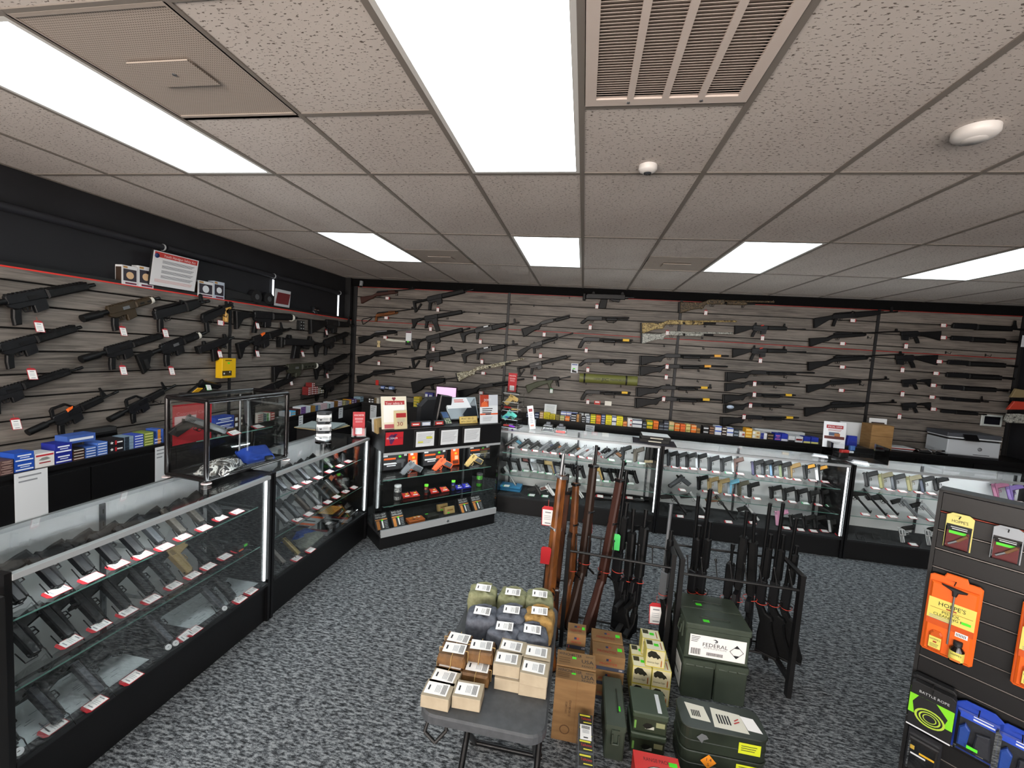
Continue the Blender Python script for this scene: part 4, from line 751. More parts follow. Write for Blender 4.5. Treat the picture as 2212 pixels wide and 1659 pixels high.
# green tube case
a, b = ony(YB-.1, 4, 140, 955), ony(YB-.1, 4, 690, 988); d = b-a
t = thing('tube_case', 'olive green cylindrical case with stencilled lettering on the back wall', 'case', frame(a, d, (0, 0, 1)))
L_ = d.length; MB().cyl((0, 0, 0), (L_*.82, 0, 0), .066, n=28).build('tube', C('#6d7038', .45), t); MB().cyl((L_*.82, 0, 0), (L_, 0, 0), .07, n=28).build('cap', C('#6d7038', .45), t)
for x in (.06, L_*.8): MB().cyl((x, 0, 0), (x+.022, 0, 0), .0705, n=28).build('strap', BLK, t)
m = MB().mat(INK)
for w_, s_, x_, ww in (('OFM', .042, .245, .09), ('JIC', .055, .36, .1), ('M500CRUISER', .04, .555, .25)): m.text(w_, TR(x_, -.0668, 0) @ RX(PI/2), s_, ww)
m.build('lettering', None, t)
t2 = t
for q in ((4, 205, 1010), (4, 540, 1035)): p = ony(YB-.1, *q); hook((p.x, p.y, p.z), False, 'black hook under the green tube case, %s one' % ('left' if q[1] < 300 else 'right'), 'hooks carrying wall guns')
# small cards on the wall
for c, x, y, w_, h_, col, lb in ((4, 310, 1195, .085, .055, '#c23a34', 'small red card clipped below the pistol-grip shotgun'), (4, 415, 1202, .095, .065, '#ece8dc', 'small cream card clipped right of the red card'), (3, 237, 1003, .05, .08, '#c8281f', 'plain red tag hanging below the lowest carbine'), (3, 252, 632, .05, .1, '#c9b586', 'tan cleaning card with black print near the corner'), (3, 2128, 865, .1, .14, '#e2e5ea', 'white blister card with small black part beside the green tube')):
    p = ony(YB-.03, c, x, y); o = MB().mat(C(col, .6)).box(-w_/2, w_/2, -.003, 0, -h_/2, h_/2); o.mat(INK if col[1] == 'e' or col[1] == 'c' else LBL)
    if '#c9b' in col: o.text('9 5', TR(0, -.004, 0) @ RX(PI/2), .05)
    elif 'blister' in lb: o.mat(BLK).prism([(-.03, -.06), (.035, -.065), (.03, -.04), (0, -.035), (-.02, -.02), (-.035, -.03)], -.018, -.003, .002).mat(GREEN).quad((-.025, -.0035, -.015), (.01, -.0035, -.015), (.01, -.0035, 0), (-.025, -.0035, 0)).mat(C('#39508c')).quad((-.04, -.0035, .045), (.04, -.0035, .045), (.04, -.0035, .06), (-.04, -.0035, .06))
    elif 'red card' in lb and 'small red' in lb: o.mat(LBL).quad((-.03, -.0035, 0), (.03, -.0035, 0), (.03, -.0035, .018), (-.03, -.0035, .018))
    loose('wall_card', o, TR(p.x, YB-.012, p.z), lb, 'card')
p = ony(YB-.03, 3, 415, 592); loose('shoulder_strap', MB().mat(C('#c9cabc', .6)).prism([(-.17, .012), (.17, -.005), (.17, -.03), (-.05, -.035), (-.17, -.02)], -.012, .01, .005), TR(p.x, YB-.012, p.z), 'pale camouflage sling pack hanging below the steel carbine', 'sling')
p = ony(YB-.03, 3, 541, 580); o = MB().mat(C('#e4e6e8', .5)).box(-.045, .045, -.02, .0, -.11, .11, .003); o.mat(C('#5a2a3a')).quad((-.045, -.0206, .085), (.045, -.0206, .085), (.045, -.0206, .108), (-.045, -.0206, .108)); o.mat(BLK).quad((-.045, -.0206, -.108), (.045, -.0206, -.108), (.045, -.0206, -.04), (-.045, -.0206, -.04)); o.mat(GREEN).quad((-.02, -.0212, -.06), (.015, -.0212, -.06), (.015, -.0212, -.04), (-.02, -.0212, -.04)); loose('blister_pack', o, TR(p.x, YB-.012, p.z), 'tall white blister pack with green sticker on the back wall', 'pack')
p = ony(YB-.1, 4, 1588, 1238); o = MB().mat(C('#c4d4ea', .4)).lathe([(.0001, 0), (.03, 0), (.032, .002), (.0001, .003)], n=20).build('oval_sticker'); o.matrix_world = TR(p.x, YB-.072, p.z) @ Mx.Diagonal((1.5, 1, .85, 1)) @ RX(PI/2); tag(o, 'oval blue-white sticker tag on a shotgun butt at right', 'sticker')
# printed notices taped on the counter fronts
def notice(P, R, w_, h_, lb, lines=4, hand=True, name='paper_notice', col='#dfe3e6'):
    o = MB().mat(C(col, .8)).box(-w_/2, w_/2, -.0008, 0, -h_/2, h_/2); o.mat(GREYINK)
    for k in range(lines): z = h_/2-.03-k*.028; o.quad((-w_*.38, -.0014, z), (w_*(.3-.12*((k*7) % 3)), -.0014, z), (w_*(.3-.12*((k*7) % 3)), -.0014, z+.009), (-w_*.38, -.0014, z+.009))
    return loose(name, o, TR(*P) @ R, lb, 'paper', 'handwritten notices on the counters')
XD, YD = XK+.0195, YK-.0195
for c, x, y, w_, h_, n, lb in ((6, 237, 870, .155, .31, 2, 'long handwritten white notice on the left counter front, nearest the camera'), (6, 1205, 640, .1, .3, 3, 'narrow white notice on the left counter beside the glass case corner'), (11, 545, 1065, .075, .31, 5, 'narrow printed notice on the left counter behind the card tower'), (11, 1505, 685, .1, .14, 3, 'small white notice high on the left counter near the corner')):
    p = onx(XD, c, x, y); notice((XD, p.y, p.z), Rl, w_, h_, lb, n)
for c, x, y, w_, h_, n, lb in ((12, 182, 420, .1, .21, 3, 'white notice on the back counter beside the safety brochure'), (12, 935, 465, .1, .155, 3, 'white notice on the back counter left of the register'), (13, 820, 1240, .11, .12, 3, 'white notice behind the tilted acrylic sign'), (13, 1975, 1355, .12, .11, 3, 'small handwritten notice on the back counter above the case')):
    p = ony(YD, c, x, y); notice((p.x, YD, p.z), Mx(), w_, h_, lb, n)
# ================================================================ glass display cases
PANEL = m_noise('white_back_panel', '#dde0e2', '#e6e9ea', (3, 3, 3), .4); DECK = m_noise('deck_felt', '#1f2022', '#2b2c2e', (60, 60, 60), .9); LEDM = m_emit('case_light_tube', (.93, .97, 1, 1), 2.6); ADDGLOW = m_emit('added_case_glow', (.93, .97, 1, 1), 55)  # last material: glow for added strips that brighten the case interiors
def case(label, M, L, D, H, dk, sh, led=(1,), deckmat=None, capl=True, capr=True, stds=3):
    t = thing('display_case', label, 'display case', M, 'glass display cases')
    MB().box(0, L, .02, D, 0, dk-.02).build('base', BLAM, t)
    MB().box(.02, L-.02, .012, D-.02, dk-.02, dk).build('deck', deckmat or DECK, t)
    MB().box(.02, L-.02, D-.016, D-.006, dk, H-.02).build('back_panel', PANEL, t); MB().box(0, L, D-.006, D, 0, H-.02).build('rear_skin', BLAM, t)
    if capl: MB().box(-.0, .02, 0, D, 0, H).build('end_panel', BLKG, t)
    if capr: MB().box(L-.02, L, 0, D, 0, H).build('end_panel', BLKG, t)
    MB().box(.02, L-.02, .003, .008, dk, H-.022).build('front_glass', GLASS, t)
    MB().box(.02, L-.02, .0, D, H-.008, H-.002).build('top_glass', GLASS, t)
    MB().box(.02, L-.02, -.004, .022, H-.03, H-.008).build('front_rail', ALU, t); MB().box(.02, L-.02, D-.02, D+.002, H-.03, H-.008).build('rear_rail', ALU, t)
    MB().box(.02, L-.02, -.002, .012, dk-.014, dk+.004).build('sill_rail', C('#3a3c3e', .35, .6), t)
    for x in ([.07, L/2, L-.07] if stds == 3 else [.07, L-.07]):
        u = MB().box(x-.011, x+.011, D-.028, D-.016, dk, H-.03).build('shelf_standard', C('#6a6d70', .35, .7), t)
        m = MB()
        for k in range(10): z = dk+.04+k*(H-dk-.12)/9; m.box(x-.003, x+.003, D-.0285, D-.0275, z, z+.022)
        m.build('slots', BLK, u)
    for z, dp in sh:
        y0 = D-.03-dp; g = MB().box(.035, L-.035, y0, D-.03, z-.008, z).build('glass_shelf', GLASS, t)
        MB().box(.035, L-.035, y0-.001, y0, z-.007, z-.001).build('shelf_edge', EDGE, g)
        for x in (.07, L/2, L-.07): MB().prism([(-(D-.03), z-.010), (-y0-.03, z-.010), (-y0-.03, z-.016), (-(D-.05), z-.04), (-(D-.03), z-.04)], -.003, .003).build('bracket', C('#9a9da0', .3, .7), g).matrix_basis = TR(x, 0, 0) @ RZ(-PI/2)
    for k in led: x = .032 if k == 0 else L-.032; MB().box(x-.005, x+.005, .014, .024, dk+.02, H-.04).build('light_tube', LEDM, t)
    MB().box(.04, L-.04, .023, .033, H-.03, H-.024).build('added_rail_glow', ADDGLOW, t)  # unseen glowing strip, added behind the front rail to brighten the interior
    return t
def Mleft(y0): return Mx(((0, -1, 0, -1.78), (1, 0, 0, y0), (0, 0, 1, 0), (0, 0, 0, 1)))
BA = -.012; bo = V((-.78, 2.245, 0)); bd = V((math.cos(BA), math.sin(BA), 0))
def Mback(s): p = bo+bd*s; return TR(p.x, p.y, 0) @ RZ(BA)
LS = [(.755, .37), (.5, .39)]; BS = [(.675, .36), (.425, .38)]
case('nearest glass display case on the left, with the tabletop case on it', Mleft(-1.28), 1.25, .47, .965, .255, LS)
case('second glass display case on the left, holding boxed knives', Mleft(-.02), 1.23, .47, .965, .255, LS)
case('left of the three glass cases along the back, beside the register stand', Mback(0), 1.755, .48, .95, .2, BS)
case('middle glass case of the three along the back', Mback(1.76), 1.78, .48, .95, .2, BS)
case('right glass case along the back, partly behind the slatted stand', Mback(3.55), 1.78, .48, .95, .2, BS, led=())
# ---------------------------------------------------------------- pistols: muzzle at the origin, bore along +X, grip towards -Z
def semi(L=.185, slide=None, fr=None, grip=None, optic=False, hammer=False, comp=False):
    slide = slide or GUN2; fr = fr or GUN; P = []
    P.append(('slide', slide, MB().prism([(-L, 0), (0, 0), (0, .024), (-.006, .03), (-L, .03), (-L-.004, .022)], -.0135, .0135, .004)))
    m = MB()
    for k in range(5): m.box(-L+.012+k*.007, -L+.015+k*.007, -.0142, .0142, .004, .026)
    P.append(('serrations', C('#0c0c0d', .7) if slide is not STEEL else C('#55585b', .5), m))
    m = MB().prism([(-L+.01, .001), (-.008, .001), (-.01, -.012), (-.06, -.016), (-L+.075, -.02), (-L+.055, -.02), (-L+.04, -.06), (-L+.022, -.112), (-L-.032, -.106), (-L-.02, -.06), (-L-.004, -.02), (-L-.014, -.004)], -.0125, .0125, .004)
    P.append(('frame', fr, m))
    m = MB(); trig(m, -L+.083, -.017, .022); P.append(('trigger_guard', fr, m))
    if grip: P.append(('grip_panel', grip, MB().prism([(-L+.045, -.024), (-L+.02, -.1), (-L-.022, -.096), (-L-.002, -.03)], -.0155, .0155, .003)))
    P.append(('muzzle', BLK, MB().cyl((-.002, 0, .015), (.004 if not comp else .03, 0, .015), .007 if not comp else .011, n=10)))
    P.append(('front_sight', GUN, MB().box(-.018, -.01, -.002, .002, .03, .036))); P.append(('rear_sight', GUN, MB().box(-L+.004, -L+.014, -.009, .009, .03, .037)))
    if hammer: P.append(('hammer', GUN, MB().prism([(-L-.002, .012), (-L-.016, .03), (-L-.022, .026), (-L-.006, .004)], -.004, .004)))
    if optic: P.append(('optic', GUN, MB().box(-L+.02, -L+.065, -.014, .014, .03, .036).prism([(-L+.045, .036), (-L+.062, .036), (-L+.062, .062), (-L+.045, .058)], -.014, .014, .003)))
    return L, P
def revolver(L=.2, met=None, grip=None):
    met = met or STEEL; grip = grip or GUN; b = L-.1
    P = [('barrel', met, MB().cyl((-b, 0, .01), (0, 0, .01), .0085, n=12)), ('underlug', met, MB().prism([(-b, -.012), (-.004, -.01), (0, 0), (-b, .004)], -.006, .006, .002)), ('rib', met, MB().box(-b, -.002, -.004, .004, .018, .024)),
         ('frame', met, MB().prism([(-b-.07, -.03), (-b+.002, -.028), (-b+.002, .024), (-b-.06, .026), (-b-.08, .0)], -.008, .008, .003)), ('cylinder', met, MB().cyl((-b-.055, 0, -.002), (-b-.01, 0, -.002), .0195, n=12)),
         ('grip', grip, MB().prism([(-b-.06, -.028), (-b-.088, .005), (-b-.1, -.012), (-b-.125, -.09), (-b-.075, -.1), (-b-.062, -.05)], -.014, .014, .005)), ('hammer', met, MB().prism([(-b-.07, .015), (-b-.09, .032), (-b-.092, .022), (-b-.078, .005)], -.004, .004))]
    m = MB(); trig(m, -b-.035, -.028, .022); P.append(('trigger_guard', met, m)); return L, P
def target(L=.28, met=None, grip=None):
    met = met or GUN2; grip = grip or GUN
    P = [('barrel', met, MB().cyl((-L, 0, .01), (0, 0, .01), .0105, n=12)), ('receiver', met, MB().prism([(-L-.02, -.006), (-L+.11, -.006), (-L+.11, .024), (-L-.02, .024)], -.012, .012, .004)),
         ('grip', grip, MB().prism([(-L+.06, -.006), (-L+.035, -.05), (-L-.01, -.12), (-L-.06, -.11), (-L-.03, -.05), (-L-.012, -.006)], -.013, .013, .005)), ('front_sight', GUN, MB().box(-.02, -.008, -.003, .003, .02, .032))]
    m = MB(); trig(m, -L+.08, -.006, .024); P.append(('trigger_guard', met, m)); return L, P
DN = V((0, 0, -1))
def modes(o, a):
    return {'flat': (o*.74+DN*.64+a*.05, a*.85+o*-.1), 'flatB': (o*.38+DN*.88+a*.02, a*.78+o*.5), 'flatL': (o*.3+DN*.8+a*.3, a*-.75+o*.5), 'prof': (a*-.74+DN*.62+o*.25, a*.62+DN*.75), 'profR': (a*.62+DN*.72+o*.25, a*-.8+DN*.5), 'lie': (a*.72+o*.66+DN*.2, a*-.6+o*.6)}
STANDM = {}
def wire_stand(M, label):
    if not STANDM:
        o = MB().tube([(.0, -.06, 0), (.02, -.005, 0), (.03, .02, .0), (.018, .03, .022), (-.006, .02, .02), (-.01, -.005, .004), (-.05, -.008, .004), (-.075, .0, .06)], .0022, 5).build('pistol_stand', C('#121213', .4)); STANDM[0] = o
    else: o = STANDM[0].copy(); COL.objects.link(o)
    o.matrix_world = M; tag(o, label, 'stand', 'wire pistol stands')
cnt = {}
def pistol(loc, z, c, x, y, mode, spec, look, out, along, tagc='#b3202b', stand=False, tgo=(.05, .0), sc_=1.0, wh='', tg=True):
    p = onz(z+.014, c, x, y); mn = (.04 if z < .3 else .085 if out.x > .5 else .1); q_ = (V((-1.78, 0, 0))-p).dot(out) if out.x > .5 else (bo-p).dot(out)
    if q_ < mn: p = p-out*(mn-q_)
    m, g = modes(out, along)['flatB' if mode == 'flat' and out.x < .5 else mode]; m = m.normalized()
    k = cnt[loc] = cnt.get(loc, 0)+1
    lb = '%s pistol, %s on the %s' % (look, ORD[k], loc)
    if spec[0] is revolver: lb = lb.replace(' pistol,', ' revolver,')
    t = gun('revolver' if spec[0] is revolver else 'pistol', spec, lb, 'gun', frame(p, m, -V(g)), None, 'handguns in the display cases', 1.12, 1.3)
    sc_ *= (.86 if out.x > .5 else .78) if spec[0] is semi else .85; t.matrix_world = t.matrix_world @ Mx.Diagonal((sc_, sc_, sc_, 1))
    if tg:
        q = p+along*tgo[0]+out*tgo[1]; q.z = z+.0085
        price_tag(t, frame(q, along, out*.25+V((0, 0, 0))-out*0) @ Mx() if False else Mx(((along.x*0+(-along).x*0+along.x, -out.x*.24, -out.x*.97*-1*0-out.x*.0, q.x), (along.y, 0, 0, q.y), (0, 0, 1, q.z), (0, 0, 0, 1))) if False else tagm(q, out, along), 'f', tagc, 1.15)
    if stand: wire_stand(tagm2(p, z, out, along), 'black wire stand under the %s handgun on the %s' % (ORD[k], loc))
    return t
def tagm(q, out, along):       # tag lying on the shelf, tilted towards the customer; X = along, -Y = up/out normal
    n = (V((0, 0, 1))*.96+out*.3).normalized(); X = along.copy(); Zv = (-out+n*out.dot(n)).normalized(); Yv = -n
    R = Mx(((X.x, Yv.x, Zv.x, q.x), (X.y, Yv.y, Zv.y, q.y), (X.z, Yv.z, Zv.z, q.z), (0, 0, 0, 1)))
    return R @ RY(-PI/2)
def tagm2(p, z, out, along): return Mx(((along.x, -out.x, 0, p.x), (along.y, -out.y, 0, p.y), (0, 0, 1, z+.002), (0, 0, 0, 1)))
OL, ALG = V((1, 0, 0)), V((0, 1, 0)); OB, AB_ = V((math.sin(BA), -math.cos(BA), 0)), bd
def G(**kw): return S(semi, **kw)
g0 = G(); gF = G(slide=FDE, fr=FDE); gS = G(slide=STEEL); gO = G(optic=True); gC = G(fr=GUN, L=.16)
# left case A
loc = 'top shelf of the nearest left case'
for c, x, y, sp, lk in ((8, 190, 400, g0, 'black'), (8, 472, 292, g0, 'black'), (8, 690, 186, g0, 'black'), (8, 890, 112, g0, 'black'), (6, 1068, 1290, g0, 'black'), (6, 1218, 1212, G(slide=C('#45484c', .4, .4)), 'two-tone grey'), (6, 1388, 1140, G(slide=C('#4c4740', .4, .3)), 'brown-grey'), (6, 1522, 1062, G(slide=C('#4a463f', .4, .3)), 'dull brown'), (6, 1655, 1012, gC, 'small black')):
    pistol(loc, .755, c, x, y, 'flat', sp, lk, OL, ALG, stand=True, tgo=(.075, .03), sc_=1.05)
loc = 'middle shelf of the nearest left case'
for c, x, y, sp, lk in ((8, 300, 790, g0, 'black'), (8, 545, 662, g0, 'black'), (8, 770, 550, gO, 'black red-dot'), (8, 965, 450, g0, 'black'), (8, 1145, 342, g0, 'black'), (8, 1300, 260, g0, 'black'), (8, 1428, 190, gF, 'tan'), (6, 1560, 1358, g0, 'black'), (6, 1668, 1300, gC, 'small black')):
    pistol(loc, .5, c, x, y, 'flat', sp, lk, OL, ALG, stand=True, tgo=(.075, .03), sc_=1.05)
loc = 'deck of the nearest left case'
for c, x, y, sp, lk, md in ((8, 130, 1480, G(slide=C('#3a3d42', .3, .6)), 'long black', 'flat'), (8, 475, 1285, G(slide=C('#2c2e33', .3, .6), L=.2), 'shiny black', 'flat'), (8, 790, 1080, G(slide=C('#4a4c52', .3, .5), L=.2), 'grey-black', 'flat'), (8, 1225, 740, S(target, met=GUNM), 'long-barrelled black', 'lie'), (8, 1290, 700, G(slide=C('#4a4c52', .3, .5), L=.2), 'grey-black', 'flat'), (8, 1665, 450, G(slide=C('#4a4c52', .3, .5)), 'grey-black', 'flat'), (8, 1755, 385, G(slide=GUNM), 'dark', 'flat')):
    pistol(loc, .256, c, x, y, md, sp, lk, OL, ALG, stand=(md == 'flat'), tgo=(.085, .03))
for k, (c, x, y) in enumerate(((8, 560, 1100), (8, 1530, 400))):
    p = onz(.256, c, x, y); o = MB().mat(C('#b4bdc0', .8)).box(-.23, .23, -.12, .12, 0, .0015); o.mat(C('#6a7276', .9))
    for q in range(26): a, b = random.uniform(-.21, .17), random.uniform(-.11, .1); o.quad((a, b, .0019), (a+random.uniform(.01, .05), b, .0019), (a+.02, b+.003, .0019), (a, b+.003, .0019))
    loose('exploded_view_mat', o, TR(-1.955, p.y, .2565) @ RZ(PI/2), '%s grey gun cleaning mat with printed diagrams on the left case deck' % ('nearer', 'farther')[k], 'mat', 'printed mats')
for k, (c, x, y) in enumerate(((8, 1240, 752), (8, 1295, 722), (8, 1662, 462), (8, 1758, 395), (8, 118, 1530))):
    p = onz(.27, c, x, y); o = MB().mat(C('#e6e8ea', .5)).cyl((0, 0, 0), (.003, 0, .003), .014, n=18); o.mat(INK).quad((.0035, -.004, .0), (.0035, .004, .0), (.0035, .002, .006), (.0035, -.006, .006)); loose('round_tag', o, TR(p.x+.012, p.y, p.z), 'round white sticker tag, %s from the far end, on the left case deck' % ORD[5-k], 'tag', 'round white tags')
p = onz(.5, 6, 1795, 1270); t = thing('sight_box', 'small black sight box with green sticker in the nearest left case', 'box', TR(-1.93, p.y, .5)); MB().box(-.05, .05, -.045, .045, .001, .045, .003).build('carton', BLK, t); MB().box(-.02, .02, -.02, .02, .0455, .08, .004).build('sight', GUN, t); MB().mat(GREEN).box(.0505, .051, -.0, .025, .02, .035).build('price_sticker', GREEN, t); MB().mat(ORANGE).box(.0505, .051, -.04, -.005, .008, .016).build('print', ORANGE, t)
# left case B
loc = 'top shelf of the second left case'
gg = G(slide=C('#55595c', .35, .5)); gd = G(slide=C('#3c3f43', .35, .5))
for c, x, y, sp, lk in ((16, 215, 645, gd, 'dark grey'), (16, 345, 585, gd, 'dark grey'), (16, 490, 530, gg, 'grey'), (16, 630, 455, gg, 'grey'), (16, 765, 385, S(revolver, L=.16, met=C('#6a6e6c', .35, .6)), 'small steel'), (16, 870, 330, gC, 'small black')):
    pistol(loc, .755, c, x, y, 'flat', sp, lk, OL, ALG, stand=True, tgo=(.075, .02), sc_=1.0)
loc = 'middle shelf of the second left case'
for c, x, y, sp, lk in ((16, 235, 1040, gS, 'bright steel'), (16, 375, 975, gg, 'grey'), (16, 490, 890, G(slide=C('#5a5046', .4, .4)), 'bronze-grey'), (16, 615, 825, gS, 'bright steel'), (16, 725, 760, gg, 'slim grey'), (16, 840, 695, G(slide=SILV, grip=C('#b8643a')), 'steel copper-gripped'), (16, 945, 645, S(revolver, L=.17, met=C('#7a7d78', .3, .7)), 'grey')):
    pistol(loc, .5, c, x, y, 'flat', sp, lk, OL, ALG, stand=True, tgo=(.07, .02), sc_=1.0)
loc = 'deck of the second left case'
for c, x, y, sp, lk in ((16, 375, 1415, G(slide=C('#a89560', .3, .6)), 'brass-toned'), (16, 200, 1520, G(slide=C('#8a8580', .3, .6)), 'grey-pink')):
    pistol(loc, .256, c, x, y, 'flat', sp, lk, OL, ALG, stand=True, tgo=(.075, .03))
def lockbox(P, R, w_, d_, h_, top, tray, lb, lift=True):
    t = thing('knife_box', lb, 'box', TR(*P) @ R, 'boxed knives in the second left case')
    MB().box(-w_/2, w_/2, -d_/2, d_/2, 0, h_*.55, .003).build('tray', C('#8a8f94', .4), t); MB().box(-w_/2+.012, w_/2-.012, -d_/2+.012, d_/2-.012, h_*.55, h_*.55+.002).build('lining', C(tray, .9), t)
    MB().box(-w_/2, w_/2, -d_/2, d_/2, h_*.56+.002, h_, .003).build('clear_lid', ACRYL, t)
    if top:
        o = MB().mat(C(top, .7)).box(-w_/2+.008, w_/2-.008, -d_/2+.008, d_/2-.008, h_+.0005, h_+.002)
        if top == '#d9a441':
            o.mat(C('#6a4a16', .8))
            for k in range(6): o.quad((-w_*.36, -d_*.3+k*d_*.11, h_+.0025), (w_*.36, -d_*.3+k*d_*.11, h_+.0025), (w_*.36, -d_*.3+k*d_*.11+.004, h_+.0025), (-w_*.36, -d_*.3+k*d_*.11+.004, h_+.0025))
        else:
            o.mat(ORANGE)
            for a in (-1, 1): o.quad((a*w_*.36-.018, -d_/2+.008, h_+.0025), (a*w_*.36+.018, -d_/2+.008, h_+.0025), (a*w_*.36+.018, d_/2-.008, h_+.0025), (a*w_*.36-.018, d_/2-.008, h_+.0025))
            o.mat(INK)
            for k in range(4): o.quad((-.02+k*.004, -.05, h_+.0025), (-.012+k*.004, -.05, h_+.0025), (-.012+k*.004, .05, h_+.0025), (-.02+k*.004, .05, h_+.0025))
        o.build('insert_card', None, t)
    else:
        MB().prism([(-.06, .006), (.05, .012), (.06, .0), (-.05, -.006)], 0, .012, .003).build('knife', C('#22252c', .4), t).matrix_basis = TR(0, 0, h_*.57) @ RX(PI/2); MB().mat(LBL).box(.0, .05, -.045, -.01, h_+.0005, h_+.0015).build('label', LBL, t)
        MB().box(-.02, .02, -d_/2-.012, -d_/2+.005, .006, h_*.8, .004).build('latch', BLK, t)
for c, x, y, top, tr_, lb in ((16, 725, 890, '#d9a441', '#8a1f24', 'clear-lidded box with gold printed card in the second left case'), (16, 500, 1020, '#b9bdbf', '#8a1f24', 'clear-lidded box with grey and orange card in the second left case'), (16, 900, 920, None, '#a3212a', 'red-lined clear box with pistol, farther one'), (16, 660, 1060, None, '#a3212a', 'red-lined clear box with pistol, nearer one')):
    p = onz(.31, c, x, y); lockbox((p.x, p.y, .258), RZ(PI/2+.1), .2, .17, .05, top, tr_, lb)
def soft_pouch(P, R, w_, d_, h_, col, lb, patch=None):
    t = thing('zip_pouch', lb, 'pouch', TR(*P) @ R)
    n = 8; vs = []; fs = []
    for i in range(n+1):
        for j in range(n+1):
            u, v = i/n*2-1, j/n*2-1; r = (1-abs(u)**4)*(1-abs(v)**4); vs.append((u*w_/2, v*d_/2, h_*(.25+.75*r**.5)+.004*math.sin(7*u+4*v)*r))
    for i in range(n):
        for j in range(n): a = i*(n+1)+j; fs.append((a, a+n+1, a+n+2, a+1))
    m = MB().add(vs, fs, True); m.box(-w_/2, w_/2, -d_/2, d_/2, 0, h_*.25); m.build('cloth', col, t)
    m = MB().tube([(-w_/2-.002, -d_/2, h_*.18), (w_/2+.002, -d_/2-.002, h_*.18)], .003, 5); m.build('zipper', BLK, t)
    if patch: MB().box(w_*.1, w_*.35, -d_/2-.004, -d_/2+.02, h_*.3, h_*.75).build('patch', patch, t)
BLUEF = m_noise('blue_cloth', '#1c3c86', '#2a52a6', (40, 40, 40), .85)
p = onz(.26, 16, 170, 1200); soft_pouch((-1.98, p.y, .257), RZ(PI/2-.2), .24, .15, .05, BLUEF, 'blue cloth pistol pouch in the second left case', BLK)
p = onz(.26, 16, 530, 1270); soft_pouch((-1.92, p.y, .257), RZ(PI/2+.1), .27, .17, .045, m_noise('grey_cloth', '#6e726c', '#85897f', (40, 40, 40), .85), 'grey zippered pouch on the deck of the second left case')
# back case 1
WR = C('#5a2a22', .5); WB = C('#6a4526', .5)
loc = 'top shelf of the left back case'
for c, x, y, sp, lk, md in ((18, 285, 380, G(fr=GUN, grip=C('#2f6f86'), hammer=True, L=.21), 'black teal-gripped', 'prof'), (18, 525, 425, G(optic=True, L=.21, hammer=True), 'black red-dot', 'prof'), (18, 728, 445, G(hammer=True), 'black', 'prof'), (18, 925, 465, G(slide=C('#63666a', .35, .6), fr=C('#55585c', .4, .4), grip=C('#28304e'), hammer=True, L=.21), 'grey navy-gripped', 'prof'), (18, 1072, 490, G(grip=WOODL, hammer=True, L=.21), 'black wood-gripped', 'prof'), (18, 1240, 505, G(slide=C('#55585a', .4, .4), fr=C('#4c4f50', .5, .3), hammer=True, L=.2), 'olive-grey', 'prof'), (18, 1420, 525, G(slide=C('#3f4240', .4, .4), grip=WB, hammer=True, L=.21), 'green-black wood-gripped', 'prof'),
   (19, 20, 385, G(slide=SILV, fr=SILV, grip=WR, hammer=True, L=.21), 'silver red-gripped', 'prof'), (19, 185, 410, G(slide=SILV, fr=SILV, grip=WR, hammer=True, L=.21), 'silver dark-gripped', 'prof'), (19, 450, 390, S(revolver, L=.19, met=GUNM), 'black', 'prof'), (19, 580, 440, G(slide=C('#6a6d70', .4, .4), grip=WB, hammer=True, L=.21), 'grey brown-gripped', 'prof'), (19, 925, 470, gO, 'black optic-topped', 'flat'), (19, 1165, 505, G(slide=C('#4a4236', .5), fr=C('#3f382e', .5), optic=True), 'brown optic-topped', 'flat')):
    pistol(loc, .675, c, x, y, md, sp, lk, OB, AB_, tgo=(.07, .015) if md == 'prof' else (.06, .01), tagc='#b3202b' if x != 580 and md == 'prof' else '#3f9e68')
loc = 'middle shelf of the left back case'
for c, x, y, sp, lk in ((18, 375, 830, g0, 'black'), (18, 545, 850, g0, 'black'), (18, 770, 850, G(slide=SILV, grip=WR), 'silver maroon-gripped'), (18, 925, 862, G(slide=SILV, fr=SILV), 'bright silver'), (18, 1055, 880, g0, 'black'), (18, 1205, 905, G(slide=C('#3a4258', .4, .3), fr=FDE), 'navy and tan'), (18, 1370, 920, g0, 'black'), (18, 1575, 960, g0, 'black'), (19, 190, 815, g0, 'black'), (19, 540, 850, G(slide=GUN2, fr=C('#b89a5c', .5)), 'gold-framed'), (19, 720, 875, g0, 'black'), (19, 850, 880, g0, 'black'), (19, 1000, 895, g0, 'black'), (19, 1185, 915, g0, 'black')):
    pistol(loc, .425, c, x, y, 'flatL', sp, lk, OB, AB_, tgo=(-.07, .0), tagc='#3f9e68')
loc = 'deck of the left back case'
for c, x, y, sp, lk, md in ((18, 460, 1130, S(target, met=SILV), 'long silver target', 'profR'), (18, 935, 1305, G(slide=GUN2, L=.15, hammer=True), 'small black', 'profR'), (18, 1190, 1325, G(slide=SILV, fr=SILV, grip=WR, hammer=True), 'silver brown-gripped', 'profR'), (19, 160, 1190, S(revolver, L=.19, met=SILV), 'silver', 'profR')):
    pistol(loc, .2 if lk[:4] != 'long' else .265, c, x, y, md, sp, lk, OB, AB_, tgo=(-.1, .02), tagc='#3f9e68')
p = onz(.22, 18, 320, 1200); t = thing('blue_case', 'blue hard plastic pistol box in the left back case', 'case', TR(p.x, p.y+.08, .2) @ RZ(BA)); MB().box(-.15, .15, -.08, .08, .0, .03, .006).build('tray', C('#2a7db0', .45), t); MB().box(-.152, .152, -.082, .082, .031, .06, .008).build('lid', C('#2f86ba', .45), t); MB().box(-.03, .03, -.088, -.08, .018, .042).build('latch', C('#246e9c', .45), t)
